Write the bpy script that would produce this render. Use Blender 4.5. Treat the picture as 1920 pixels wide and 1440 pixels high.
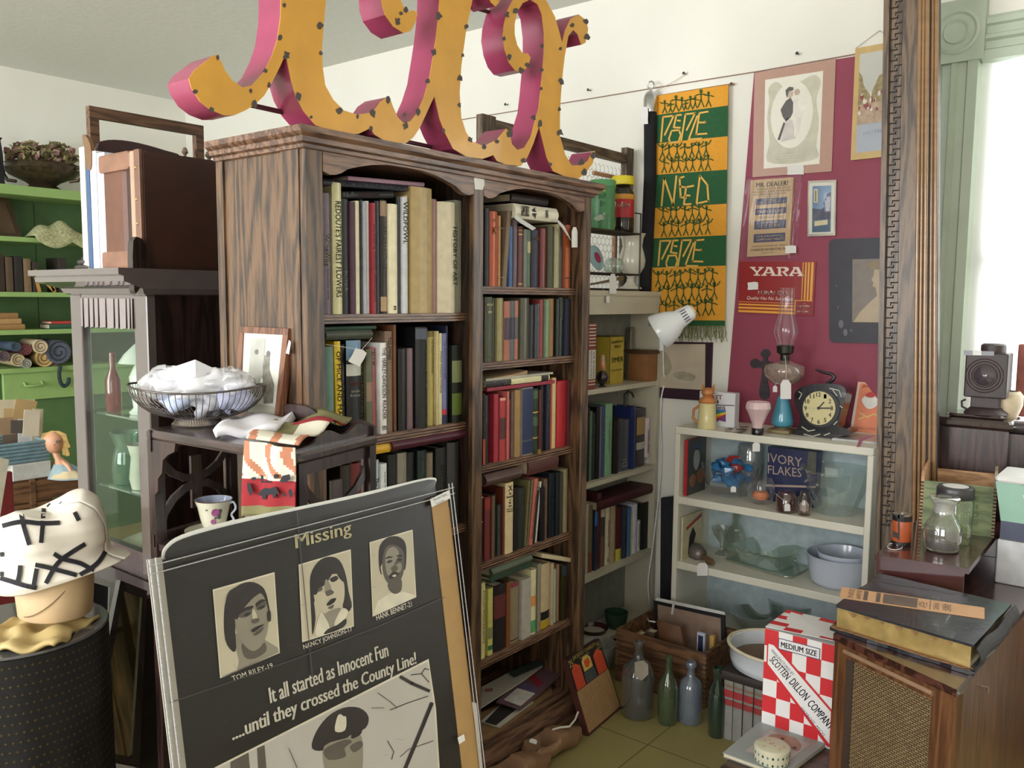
import bpy, math, random
from mathutils import Vector, Matrix
random.seed(7)
for o in list(bpy.data.objects): bpy.data.objects.remove(o)
C = bpy.context.scene.collection
V = Vector
# ---------------------------------------------------------------- camera, light, exposure
F, YAW, PIT, ROLL = 1606.0, .675, .0995, .0084
EYE = V((0, 0, 1.53))
fw = V((-math.sin(YAW)*math.cos(PIT), math.cos(YAW)*math.cos(PIT), -math.sin(PIT)))
rt0 = V((math.cos(YAW), math.sin(YAW), 0)); up0 = rt0.cross(fw)
rt = rt0*math.cos(ROLL) + up0*math.sin(ROLL); up = -rt0*math.sin(ROLL) + up0*math.cos(ROLL)
cam = bpy.data.cameras.new('camera'); co = bpy.data.objects.new('camera', cam); C.objects.link(co)
cam.sensor_width = 36; cam.lens = 36*F/1920; cam.clip_start = .02
co.matrix_world = Matrix(((rt.x, up.x, -fw.x, EYE.x), (rt.y, up.y, -fw.y, EYE.y), (rt.z, up.z, -fw.z, EYE.z), (0, 0, 0, 1)))
bpy.context.scene.camera = co
vs = bpy.context.scene.view_settings
vs.view_transform = 'Standard'; vs.look = 'None'; vs.gamma = 1; vs.use_curve_mapping = False; vs.exposure = 0.25
w = bpy.data.worlds.new('world'); bpy.context.scene.world = w; w.use_nodes = True
w.node_tree.nodes['Background'].inputs[0].default_value = (.86, .93, 1, 1)
w.node_tree.nodes['Background'].inputs[1].default_value = 1.2
def area(name, loc, target, sx, sy, power, col=(1, 1, 1)):
    l = bpy.data.lights.new(name, 'AREA'); l.shape = 'RECTANGLE'; l.size = sx; l.size_y = sy; l.energy = power; l.color = col
    o = bpy.data.objects.new(name, l); C.objects.link(o); o.location = loc
    o.rotation_euler = (V(target)-V(loc)).to_track_quat('-Z', 'Y').to_euler()
area('daylight_shop_window', (-3.2, -3.3, 1.75), (-3.0, 3, 1.9), 3.0, 2.0, 240, (.97, .98, 1))
area('daylight_door_window', (.6, -3.3, 1.75), (-.6, 3, 2.0), 2.2, 2.0, 90, (1, .98, .95))
area('daylight_side_window', (.2, 3.95, 1.75), (-.5, 0, 1.9), 1.9, 1.9, 70, (1, .99, .97))
# ---------------------------------------------------------------- picture ray helpers
def ray(px, py): return fw*F + rt*(px-960) - up*(py-720)
def P(px, py, ax, v):
    d = ray(px, py); i = 'xyz'.index(ax); return EYE + d*((v-EYE[i])/d[i])
class Pl:
    def __init__(s, pt, n):
        s.o = V(pt); s.n = V(n).normalized()
        if s.n.dot(EYE-s.o) < 0: s.n = -s.n
    def p(s, x, y, off=0):
        d = ray(x, y); q = EYE + d*((s.o-EYE).dot(s.n)/d.dot(s.n)); return q + s.n*off
def PX(x): return Pl((x, 0, 0), (1, 0, 0))
def PY(y): return Pl((0, y, 0), (0, 1, 0))
def PZ(z): return Pl((0, 0, z), (0, 0, 1))
# ---------------------------------------------------------------- materials
def lin(c, k=1.0): return tuple(((v/255)/12.92 if v/255 <= .04045 else ((v/255+.055)/1.055)**2.4)*k for v in c)
_m = {}
def M(c, r=.6, k=1.0, metal=0, var=.12, sc=25, bump=0, coat=0, spec=.5, trans=0):
    key = ('m', tuple(c), r, k, metal, var, sc, bump, coat, spec)
    if key in _m: return _m[key]
    m = bpy.data.materials.new('mat_%02x%02x%02x' % tuple(int(v) for v in c)); m.use_nodes = True; nt = m.node_tree; b = nt.nodes['Principled BSDF']
    col = lin(c, k); b.inputs['Roughness'].default_value = r; b.inputs['Metallic'].default_value = metal
    b.inputs['Specular IOR Level'].default_value = spec; b.inputs['Coat Weight'].default_value = coat
    if var:
        tc = nt.nodes.new('ShaderNodeTexCoord'); n = nt.nodes.new('ShaderNodeTexNoise'); n.inputs['Scale'].default_value = sc; n.inputs['Detail'].default_value = 4
        nt.links.new(tc.outputs['Object'], n.inputs['Vector'])
        cr = nt.nodes.new('ShaderNodeValToRGB'); cr.color_ramp.elements[0].position = .3; cr.color_ramp.elements[1].position = .7
        cr.color_ramp.elements[0].color = tuple(v*(1-var) for v in col)+(1,); cr.color_ramp.elements[1].color = tuple(min(1, v*(1+var)) for v in col)+(1,)
        nt.links.new(n.outputs['Fac'], cr.inputs['Fac']); nt.links.new(cr.outputs['Color'], b.inputs['Base Color'])
        if bump:
            bp = nt.nodes.new('ShaderNodeBump'); bp.inputs['Strength'].default_value = bump; bp.inputs['Distance'].default_value = .004
            nt.links.new(n.outputs['Fac'], bp.inputs['Height']); nt.links.new(bp.outputs['Normal'], b.inputs['Normal'])
    else: b.inputs['Base Color'].default_value = col+(1,)
    _m[key] = m; return m
def WOOD(c1, c2, axis='z', r=.4, sc=9, coat=.15, grain=7):
    key = ('w', c1, c2, axis, r, sc, coat, grain)
    if key in _m: return _m[key]
    m = bpy.data.materials.new('wood'); m.use_nodes = True; nt = m.node_tree; b = nt.nodes['Principled BSDF']
    b.inputs['Roughness'].default_value = r; b.inputs['Coat Weight'].default_value = coat; b.inputs['Coat Roughness'].default_value = .25
    tc = nt.nodes.new('ShaderNodeTexCoord'); mp = nt.nodes.new('ShaderNodeMapping'); s = [1, 1, 1]; s['xyz'.index(axis)] = .09
    mp.inputs['Scale'].default_value = [v*sc for v in s]; nt.links.new(tc.outputs['Object'], mp.inputs['Vector'])
    n1 = nt.nodes.new('ShaderNodeTexNoise'); n1.inputs['Scale'].default_value = 1.2; n1.inputs['Detail'].default_value = 2; nt.links.new(mp.outputs[0], n1.inputs['Vector'])
    mu = nt.nodes.new('ShaderNodeMath'); mu.operation = 'MULTIPLY'; mu.inputs[1].default_value = grain*6.28; nt.links.new(n1.outputs['Fac'], mu.inputs[0])
    si = nt.nodes.new('ShaderNodeMath'); si.operation = 'SINE'; nt.links.new(mu.outputs[0], si.inputs[0])
    n2 = nt.nodes.new('ShaderNodeTexNoise'); n2.inputs['Scale'].default_value = 14; n2.inputs['Detail'].default_value = 5; nt.links.new(mp.outputs[0], n2.inputs['Vector'])
    ad = nt.nodes.new('ShaderNodeMath'); ad.operation = 'MULTIPLY_ADD'; ad.inputs[1].default_value = .22; nt.links.new(si.outputs[0], ad.inputs[0]); nt.links.new(n2.outputs['Fac'], ad.inputs[2])
    cr = nt.nodes.new('ShaderNodeValToRGB'); cr.color_ramp.elements[0].position = .25; cr.color_ramp.elements[1].position = .72
    cr.color_ramp.elements[0].color = lin(c1)+(1,); cr.color_ramp.elements[1].color = lin(c2)+(1,)
    nt.links.new(ad.outputs[0], cr.inputs['Fac']); nt.links.new(cr.outputs['Color'], b.inputs['Base Color'])
    bp = nt.nodes.new('ShaderNodeBump'); bp.inputs['Strength'].default_value = .15; bp.inputs['Distance'].default_value = .001; nt.links.new(ad.outputs[0], bp.inputs['Height']); nt.links.new(bp.outputs['Normal'], b.inputs['Normal'])
    _m[key] = m; return m
def GLASS(tint=(240, 248, 245), gl=.12, a=.1, r=.03, ior=1.45, top=.9):
    key = ('g', tint, gl, a, r, ior, top)
    if key in _m: return _m[key]
    m = bpy.data.materials.new('glass'); m.use_nodes = True; nt = m.node_tree; nt.nodes.clear()
    out = nt.nodes.new('ShaderNodeOutputMaterial'); t = nt.nodes.new('ShaderNodeBsdfTransparent'); t.inputs[0].default_value = lin(tint)+(1,)
    g = nt.nodes.new('ShaderNodeBsdfGlossy'); g.inputs['Roughness'].default_value = r; g.inputs[0].default_value = (1, 1, 1, 1)
    d = nt.nodes.new('ShaderNodeBsdfDiffuse'); d.inputs[0].default_value = lin(tint)+(1,)
    fr = nt.nodes.new('ShaderNodeMath'); fr.operation = 'POWER'; fr.inputs[1].default_value = 2.2 if ior > 1.3 else 5
    lw = nt.nodes.new('ShaderNodeLayerWeight'); lw.inputs[0].default_value = .5; nt.links.new(lw.outputs['Facing'], fr.inputs[0])
    mr = nt.nodes.new('ShaderNodeMapRange'); mr.inputs[3].default_value = gl*.4; mr.inputs[4].default_value = top; nt.links.new(fr.outputs[0], mr.inputs[0])
    m1 = nt.nodes.new('ShaderNodeMixShader'); m1.inputs[0].default_value = a; nt.links.new(t.outputs[0], m1.inputs[1]); nt.links.new(d.outputs[0], m1.inputs[2])
    m2 = nt.nodes.new('ShaderNodeMixShader'); nt.links.new(mr.outputs[0], m2.inputs[0]); nt.links.new(m1.outputs[0], m2.inputs[1]); nt.links.new(g.outputs[0], m2.inputs[2])
    nt.links.new(m2.outputs[0], out.inputs[0]); _m[key] = m; return m
# ---------------------------------------------------------------- mesh builder and object tree
class B:
    def __init__(s): s.v = []; s.f = []; s.mi = []
    def add(s, vs, fs, mi=0):
        n = len(s.v); s.v += [V(p) for p in vs]; s.f += [[n+i for i in f] for f in fs]; s.mi += [mi]*len(fs); return s
    def face(s, pts, mi=0): return s.add(pts, [list(range(len(pts)))], mi)
    def prism(s, pts, vec, mi=0, mside=None):
        n = len(pts); v = V(vec); vs = [V(p) for p in pts]; vs += [p+v for p in vs]
        s.add(vs, [list(range(n)), list(range(2*n-1, n-1, -1))], mi); k = len(s.v)-2*n
        s.f += [[k+i, k+n+i, k+n+(i+1) % n, k+(i+1) % n] for i in range(n)]; s.mi += [mi if mside is None else mside]*n; return s
    def box(s, a, b, mi=0, bev=0):
        x0, y0, z0 = (min(p, q) for p, q in zip(a, b)); x1, y1, z1 = (max(p, q) for p, q in zip(a, b))
        return s.hexa([(x0, y0, z0), (x1, y0, z0), (x1, y1, z0), (x0, y1, z0)], z1-z0, mi, bev)
    def hexa(s, base, h, mi=0, bev=0):
        base = [V(p) for p in base]; up_ = V((0, 0, h)) if not isinstance(h, Vector) else h
        if bev <= 0: return s.prism(base, up_, mi)
        c = sum(base, V())/4; hl = up_.length; u = up_/hl; n = len(base); pts = []
        for p, q in zip(base, base[1:]+base[:1]):
            d = (q-p).normalized(); pts += [p+d*bev, q-d*bev]
        def ins(k): return [p+(c-p).normalized()*k for p in pts]
        rings = [[p for p in ins(bev)], [p+u*bev for p in pts], [p+u*(hl-bev) for p in pts], [p+u*hl for p in ins(bev)]]
        k = len(s.v); N = len(pts); s.v += [p for r_ in rings for p in r_]
        fs = [list(range(k, k+N))[::-1], list(range(k+3*N, k+4*N))]
        for j in range(3): fs += [[k+j*N+i, k+j*N+(i+1) % N, k+(j+1)*N+(i+1) % N, k+(j+1)*N+i] for i in range(N)]
        s.f += fs; s.mi += [mi]*len(fs); return s
    def tube(s, pts, r, mi=0, n=8, close=False):
        pts = [V(p) for p in pts]; m = len(pts); rr = r if isinstance(r, (list, tuple)) else [r]*m; k = len(s.v); up_ = None
        for i, p in enumerate(pts):
            a = pts[i-1] if (i > 0 or close) else p; b = pts[(i+1) % m] if (i < m-1 or close) else p
            t = (b-a).normalized() if (b-a).length > 1e-9 else V((0, 0, 1))
            if up_ is None: up_ = V((0, 0, 1)) if abs(t.z) < .9 else V((1, 0, 0))
            e1 = t.cross(up_); e1 = e1.normalized() if e1.length > 1e-6 else t.orthogonal().normalized(); e2 = t.cross(e1).normalized(); up_ = -e2 if False else e1.cross(t)
            s.v += [p+(e1*math.cos(2*math.pi*j/n)+e2*math.sin(2*math.pi*j/n))*rr[i] for j in range(n)]
        for i in range(m if close else m-1):
            i2 = (i+1) % m; s.f += [[k+i*n+j, k+i*n+(j+1) % n, k+i2*n+(j+1) % n, k+i2*n+j] for j in range(n)]; s.mi += [mi]*n
        if not close: s.f += [[k+j for j in range(n)][::-1], [k+(m-1)*n+j for j in range(n)]]; s.mi += [mi]*2
        return s
    def lathe(s, prof, c, mi=0, n=28, sx=1, sy=1, axis=None, cap=True, sq=0):
        c = V(c); k = len(s.v); ax = V(axis).normalized() if axis is not None else V((0, 0, 1)); e1 = ax.orthogonal().normalized() if axis is not None else V((1, 0, 0)); e2 = ax.cross(e1)
        for r_, z in prof:
            for j in range(n):
                t = 2*math.pi*j/n; cx, cy = math.cos(t), math.sin(t)
                if sq: q = max(abs(cx), abs(cy)); f_ = 1+(1/q-1)*sq; cx *= f_; cy *= f_
                s.v.append(c+e1*cx*r_*sx+e2*cy*r_*sy+ax*z)
        m = len(prof)
        for i in range(m-1): s.f += [[k+i*n+j, k+i*n+(j+1) % n, k+(i+1)*n+(j+1) % n, k+(i+1)*n+j] for j in range(n)]; s.mi += [mi]*n
        if cap:
            if prof[0][0] > 1e-4: s.f.append([k+j for j in range(n)][::-1]); s.mi.append(mi)
            if cap != 'b' and prof[-1][0] > 1e-4: s.f.append([k+(m-1)*n+j for j in range(n)]); s.mi.append(mi)
        return s
    def sweep(s, prof, path_a, path_b, out, mi=0):     # moulding profile (d, z) swept from a to b
        a, b, o = V(path_a), V(path_b), V(out); return s.prism([a+o*d+V((0, 0, z)) for d, z in prof], b-a, mi)
    def grid(s, fn, nu, nv, mi=0, closeu=False):
        k = len(s.v); s.v += [V(fn(i/nu, j/nv)) for j in range(nv+1) for i in range(nu+1)]
        for j in range(nv):
            for i in range(nu): a = k+j*(nu+1)+i; s.f.append([a, a+1, a+nu+2, a+nu+1]); s.mi.append(mi if not callable(mi) else mi((i+.5)/nu, (j+.5)/nv))
        return s
    def dec(s, pl, pts, off=.001, mi=0): return s.face([pl.p(x, y, off) for x, y in pts], mi)
    def rot(s, c, ax, ang, k=0):
        R_ = Matrix.Rotation(ang, 3, V(ax)); c = V(c)
        for i in range(k, len(s.v)): s.v[i] = R_@(s.v[i]-c)+c
        return s
    def build(s, name, mats, parent=None, smooth=False, solid=0, sub=0):
        if not isinstance(mats, (list, tuple)): mats = [mats]
        xs = [p.x for p in s.v]; ys = [p.y for p in s.v]; zs = [p.z for p in s.v]; o3 = V(((min(xs)+max(xs))/2, (min(ys)+max(ys))/2, min(zs)))
        me = bpy.data.meshes.new(name); me.from_pydata([p-o3 for p in s.v], [], s.f)
        for m in mats: me.materials.append(m)
        for p, i in zip(me.polygons, s.mi): p.material_index = i; p.use_smooth = bool(smooth)
        me.validate(); me.update()
        o = bpy.data.objects.new(name, me); C.objects.link(o); put(o, o3, parent)
        if smooth and smooth != 2:
            try: me.set_sharp_from_angle(angle=math.radians(smooth if smooth > 5 else 40))
            except Exception: pass
        if solid: md = o.modifiers.new('solid', 'SOLIDIFY'); md.thickness = solid; md.offset = 0
        if sub: md = o.modifiers.new('sub', 'SUBSURF'); md.levels = sub; md.render_levels = sub
        return o
_w = {}
def put(o, wl, parent):
    _w[o.name] = V(wl)
    if parent is not None: o.parent = parent; o.location = V(wl)-_w[parent.name]
    else: o.location = V(wl)
def thing(name, label, cat, loc, group=None):
    o = bpy.data.objects.new(name, None); C.objects.link(o); o.empty_display_size = .03; put(o, loc, None); return tag(o, label, cat, group)
def tag(o, label, cat, group=None, kind=None):
    n = len(label.split())
    if not 4 <= n <= 16: print('LABEL WORDS', n, label)
    o['label'] = label; o['category'] = cat
    if group: o['group'] = group
    if kind: o['kind'] = kind
    return o
def struct(o): o['kind'] = 'structure'; return o
def crv(pts, n=4, close=False):        # catmull-rom through 2D or 3D points
    out = []; m = len(pts)
    for i in range(m if close else m-1):
        g = lambda j: pts[j % m] if close else pts[max(0, min(m-1, j))]
        p0, p1, p2, p3 = g(i-1), g(i), g(i+1), g(i+2)
        for k in range(n):
            t = k/n; out.append(tuple(.5*((2*b)+(-a+c)*t+(2*a-5*b+4*c-d)*t*t+(-a+3*b-3*c+d)*t**3) for a, b, c, d in zip(p0, p1, p2, p3)))
    if not close: out.append(tuple(pts[-1]))
    return out
def ell(cx, cy, rx, ry, n=20, a0=0, a1=6.2832, rot=0):
    c_, s_ = math.cos(rot), math.sin(rot); r_ = []
    full = abs(a1-a0-6.2832) < .01
    for i in range(n if full else n+1):
        t = a0+(a1-a0)*i/n; x, y = rx*math.cos(t), ry*math.sin(t); r_.append((cx+x*c_-y*s_, cy+x*s_+y*c_))
    return r_
# ---------------------------------------------------------------- lettering
_tc = {}
def tmesh(s, shear=0):
    k = (s, shear)
    if k not in _tc:
        cu = bpy.data.curves.new('t', 'FONT'); cu.body = s; cu.shear = shear; cu.resolution_u = 2; cu.align_x = 'CENTER' if '\n' in s else 'LEFT'
        ob = bpy.data.objects.new('t', cu); me = bpy.data.meshes.new_from_object(ob); bpy.data.objects.remove(ob)
        vs = [tuple(v.co) for v in me.vertices]; fs = [list(p.vertices) for p in me.polygons]; bpy.data.meshes.remove(me)
        x0 = min(v[0] for v in vs); x1 = max(v[0] for v in vs); y0 = min(v[1] for v in vs); y1 = max(v[1] for v in vs)
        _tc[k] = ([((v[0]-x0)/(x1-x0), (v[1]-y0)/(y1-y0)) for v in vs], fs, (x1-x0)/(y1-y0))
    return _tc[k]
def tadd(b, s, O, U, Vv, mi=0, shear=0, bold=0):
    vs, fs, a = tmesh(s, shear); O, U, Vv = V(O), V(U), V(Vv); k = U.normalized()*Vv.length*bold*1.3
    for e in ((-k, k*0, k) if bold > .008 else (k*0,)): b.add([O+U*x+Vv*y+e for x, y in vs], fs, mi)
    return b
def tpl(b, s, pl, lb, rb, lt, off=.0015, mi=0, shear=0, bold=0):
    O = pl.p(*lb, off); return tadd(b, s, O, pl.p(*rb, off)-O, pl.p(*lt, off)-O, mi, shear, bold)
# ---------------------------------------------------------------- price tag on a string
TAGW = M((235, 232, 228), .8, .9, var=0); STR = M((225, 222, 215), .9, var=0)
def price_tag(pl, top, cx, cy, wpx, hpx, label, ang=0, scallop=False, off=.004, parent=None):
    pts = []
    for x, y in ([(-.5, .5), (-.5, -.28), (-.25, -.5), (.25, -.5), (.5, -.28), (.5, .5)] if not scallop else [(-.5, .5), (-.46, .1), (-.5, -.4), (-.2, -.44), (.1, -.5), (.46, -.44), (.5, -.1), (.47, .25), (.5, .46), (.1, .47), (-.2, .5)]):
        x *= wpx; y *= hpx; pts.append((cx+x*math.cos(ang)-y*math.sin(ang), cy+x*math.sin(ang)+y*math.cos(ang)))
    t = thing('price_tag', label, 'price tag', pl.p(cx, cy, off)) if parent is None else parent
    if parent is None:
        B().prism([pl.p(x, y, off) for x, y in pts], pl.n*.0006).build('card', TAGW, t)
    else:
        B().prism([pl.p(x, y, off) for x, y in pts], pl.n*.0006).build('price_tag', TAGW, parent)
    if top:
        q = [pl.p(*top, off), pl.p((top[0]+cx)/2+wpx*.1, (top[1]+cy-hpx*.4)/2, off*1.5), pl.p(cx-math.sin(-ang)*hpx*.42, cy-hpx*.42, off+.0012)]
        B().tube(q, .0006, n=5).build('string', STR, t)
    return t
# ================================================================ the room
WALLM = M((236, 234, 224), .85, .95, var=.02, sc=3, bump=.03)
YR, XL, ZC = 3.5, -5.87, 2.93
struct(B().box((XL-.1, -3.1, -.1), (2.6, 3.6, 0)).build('floor', M((150, 138, 84), .55, .8, var=.1, sc=5)))
gb = B()
for i in range(14): gb.box((XL+i*.6+.28, -3, 0), (XL+i*.6+.284, 3.5, .0006))
for i in range(11): gb.box((XL, -2.9+i*.6, 0), (2.5, -2.896+i*.6, .0006))
struct(gb.build('trim_1', M((95, 86, 50), .8, var=0)))
struct(B().box((XL-.1, -3.1, ZC), (2.6, 3.6, ZC+.1)).build('ceiling', M((226, 226, 220), .9, .95, var=.03, sc=30, bump=.25)))
struct(B().box((XL-.1, -3.1, 0), (XL, 3.6, ZC)).build('wall_left', WALLM))
WX0, WX1, WZ0, WZ1 = -.665, .95, .82, 2.5
wb = B().box((XL, YR, 0), (WX0, YR+.12, ZC)).box((WX1, YR, 0), (2.6, YR+.12, ZC)).box((WX0, YR, 0), (WX1, YR+.12, WZ0)).box((WX0, YR, WZ1), (WX1, YR+.12, ZC))
struct(wb.build('wall_back', WALLM))
wb = B().box((2.5, -3.1, 0), (2.6, 3.6, ZC)); struct(wb.build('wall_right', WALLM))
wb = B()
for a, b in ((XL, -4.7), (-1.7, -.5), (1.7, 2.6)): wb.box((a, -3.1, 0), (b, -3, ZC))
for a, b in ((-4.7, -1.7), (-.5, 1.7)): wb.box((a, -3.1, 0), (b, -3, .75)).box((a, -3.1, 2.75), (b, -3, ZC))
struct(wb.build('wall_front', WALLM))
# burgundy painted field of the back wall, up to the cord that runs along it
wp = PY(YR)
bd = B().prism([wp.p(1415, 137), wp.p(1752, 82), wp.p(1752, 1000), wp.p(1752, 1290), wp.p(1310, 1150), wp.p(1365, 735)], (0, -.006, 0))
struct(bd.build('trim_2', M((148, 62, 84), .6, .92, var=.05, sc=4)))
cd = B().tube([P(x, y, 'y', YR-.008) for x, y in ((600, 269), (867, 224), (1100, 186), (1250, 161), (1420, 134), (1640, 95), (1700, 85))], .0022, n=6).build('cord', M((150, 120, 105), .8, var=0))
tag(cd, 'thin taut cord running across the whole back wall above the banner', 'cord')
for x, y, l in ((952, 197, 'small black nail in white wall left of the curled letter foot'), (1107, 170, 'small black nail in white wall above the green tin'), (1286, 139, 'small black nail above the orange banner holding a slack string'), (1498, 102, 'small black nail above the mother and baby print'), (1375, 159, 'small black nail at right top corner of the orange banner')):
    q = P(x, y, 'y', YR); n = B().tube([q, q+V((0, -.02, 0))], .0022, n=6).lathe([(.0, -.003), (.0065, -.001), (.0065, .001), (0, .003)], q+V((0, -.021, 0)), axis=(0, -1, 0), n=10).build('nail', M((40, 38, 36), .5, var=0)); tag(n, l, 'nail')
# window: green moulded casing, corner block, frame, pane, lace curtain
GR = M((186, 198, 178), .45, .9, var=.05, sc=10); x0 = -.83
cs = B(); ym = YR
prof = [(0, 0), (.0, .018), (.012, .024), (.03, .024), (.036, .014), (.062, .014), (.068, .03), (.082, .032), (.09, .02), (.115, .02), (.122, .034), (.155, .034), (.165, 0)]
cs.prism([(x0+a, ym-b, .5) for a, b in prof], (0, 0, 1.885))
cs.prism([(WX1+.165-a, ym-b, .5) for a, b in prof], (0, 0, 1.885))
cs.prism([(WX0, ym-b, 2.37+.165-a) for a, b in prof], (WX1-WX0, 0, 0))
for bx in (x0, WX1):
    cs.box((bx-.012, ym-.042, 2.385), (bx+.172, ym, 2.6))
    cs.lathe([(.078, 0), (.078, .004), (.068, .008), (.06, .002), (.045, .002), (.04, .009), (.03, .004), (0, .002)], (bx+.08, ym-.042, 2.49), axis=(0, -1, 0), n=30)
cs.box((x0-.02, ym-.09, .47), (WX1+.18, ym, .5))
struct(cs.build('trim_3', GR, smooth=0))
wf = B().box((WX0, YR+.02, WZ0), (WX0+.045, YR+.06, WZ1)).box((WX1-.045, YR+.02, WZ0), (WX1, YR+.06, WZ1)).box((WX0, YR+.02, WZ1-.05), (WX1, YR+.06, WZ1)).box((WX0, YR+.02, WZ0), (WX1, YR+.06, WZ0+.06)).box((WX0, YR+.025, 1.66), (WX1, YR+.055, 1.7))
wn = struct(wf.build('window_1', M((200, 205, 195), .5, var=0)))
B().box((WX0+.04, YR+.035, WZ0+.05), (WX1-.04, YR+.038, WZ1-.04)).build('pane', GLASS((250, 252, 252), .04, .0), wn)
CUR = bpy.data.materials.new('lace'); CUR.use_nodes = True; nt = CUR.node_tree; nt.nodes.clear(); o_ = nt.nodes.new('ShaderNodeOutputMaterial'); t1 = nt.nodes.new('ShaderNodeBsdfTranslucent'); t2 = nt.nodes.new('ShaderNodeBsdfDiffuse'); t3 = nt.nodes.new('ShaderNodeBsdfTransparent'); m1 = nt.nodes.new('ShaderNodeMixShader'); m2 = nt.nodes.new('ShaderNodeMixShader')
for q in (t1, t2): q.inputs[0].default_value = (.95, .95, .93, 1)
m1.inputs[0].default_value = .25; m2.inputs[0].default_value = .3
for a, b in ((t1.outputs[0], m1.inputs[1]), (t2.outputs[0], m1.inputs[2]), (m1.outputs[0], m2.inputs[1]), (t3.outputs[0], m2.inputs[2]), (m2.outputs[0], o_.inputs[0])): nt.links.new(a, b)
cb = B().grid(lambda u, v: (WX0+.0+u*(WX1-WX0), YR-.015+.008*math.sin(u*60), .98+v*(1.405+.01*abs(math.sin(u*70)))), 220, 6)
cu = cb.build('lace_curtain', CUR, smooth=2); tag(cu, 'white lace curtain with scalloped heading glowing in the bright right window', 'curtain')
# far-left panel door joint, electrical etc: plain plaster only
# ================================================================ oak bookcase
OAK = WOOD((50, 37, 28), (108, 80, 55), 'z', .42, 13, .2, 7); OAKH = WOOD((76, 53, 42), (132, 99, 77), 'y', .42, 22, .2, 5); OAK_SHADED = WOOD((26, 17, 12), (58, 39, 27), 'z', .5, 16, .1)  # third oak tone has the shade of the shelf interior put into its colour
XF, XB, YA, YD0, YD1, YE = -1.675, -2.04, 1.301, 1.908, 1.953, 2.527
bk = thing('bookcase', 'tall double oak bookcase with arched top rails, filled with books', 'bookcase', (-1.85, 1.9, 0))
s_ = B().box((XB, YA+.004, .0), (XF-.02, YA+.03, 1.895)).box((XB, YA-.002, .02), (-2.01, YA+.004, 1.89)).box((-1.762, YA-.002, .02), (XF-.0205, YA+.004, 1.89))
s_.build('side_panel', OAK, bk)
B().box((XB, YE-.034, 0), (XF-.02, YE-.008, 1.895)).build('side_panel', OAK, bk)
B().box((XB, YD0+.01, .05), (XF-.02, YD1-.015, 1.88)).build('divider', OAK_SHADED, bk)
B().box((XB-.012, YA+.01, .02), (XB, YE-.01, 1.9)).build('back_panel', OAK_SHADED, bk)
for a, b in ((YA, 1.357), (YD0, YD1), (2.483, YE)):
    st = B().box((XF-.02, a, 0 if a != YD0 else .1), (XF, b, 1.895), bev=.003); st.build('stile', OAK, bk)
def arch(y0, y1):
    w_ = y1-y0; pts = [(y0, 1.9), (y1, 1.9), (y1, 1.832)]
    for t in (.965, .93, .9, .86, .8, .72, .62, .5, .38, .28, .2, .14, .1, .07, .035):
        k = (1-abs(t-.5)*2); z = 1.832+.042*max(0, math.sin(min(1, max(0, (k-.12)/.75))*math.pi/2)) - (.006 if .05 < k < .22 else 0); pts.append((y0+t*w_, z))
    pts.append((y0, 1.832)); return B().prism([(XF-.02, y, z) for y, z in pts], (.02, 0, 0))
arch(1.357, YD0).build('arched_rail', OAKH, bk); arch(YD1, 2.483).build('arched_rail', OAKH, bk)
B().box((XF-.02, 1.357, 0), (XF-.004, 2.483, .1)).box((XF-.004, YA, .0), (XF+.006, YE, .07)).box((XF-.01, YA, .07), (XF+.004, YE, .076)).build('plinth', OAKH, bk)
cp = [(0, 1.878), (.008, 1.88), (.01, 1.888), (.02, 1.892), (.022, 1.903), (.03, 1.908), (.034, 1.912), (.034, 1.926), (-.02, 1.926), (-.02, 1.878)]
cn = B()
def ring(d, z): return [V((XF+d, YA-d, z)), V((XF+d, YE+d, z)), V((XB-.0, YE+d, z)), V((XB-.0, YA-d, z))]
k0 = len(cn.v); rings = [ring(d, z) for d, z in cp[:8]]
for a, b in zip(rings, rings[1:]): cn.add(a+b, [[i, (i+1) % 4, 4+(i+1) % 4, 4+i] for i in range(4)])
cn.face(rings[-1]); cn.face(rings[0][::-1]); cn.build('cornice', OAKH, bk)
XS = -1.722
SH = {}
def oshelf(nm, y0, y1, z, edge=True):
    b = B().box((XB, y0, z-.024), (XS, y1, z))
    for a, c in ((0, .0055), (.009, .0135), (.017, .022)): b.box((XS, y0, z-c-.001), (XS+.009, y1, z-a-.001))
    b.build('shelf', OAKH, bk); SH[nm] = z
ly0, ly1, ry0, ry1 = 1.327, 1.918, 1.938, 2.493
oshelf('A1', ly0, ly1, 1.486); oshelf('A2', ly0, ly1, 1.158); oshelf('A3', ly0, ly1, .842); oshelf('A4', ly0, ly1, .48); oshelf('A5', ly0, ly1, .12)
oshelf('B1', ry0, ry1, 1.567); oshelf('B2', ry0, ry1, 1.332); oshelf('B3', ry0, ry1, 1.010); oshelf('B4', ry0, ry1, .695); oshelf('B5', ry0, ry1, .373); oshelf('B6', ry0, ry1, .1)
B().prism([PX(XF).p(x, y, .0005) for x, y in ((888, 334), (896, 331), (907, 333), (908, 346), (905, 356), (890, 355))], (.0008, 0, 0)).build('price_sticker', TAGW, bk)
# brass shelf clip
B().box(P(1007, 851, 'x', XS+.005), P(1014, 842, 'x', XS+.012)).build('shelf_clip', M((200, 160, 80), .35, metal=.8, var=0), bk)
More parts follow.
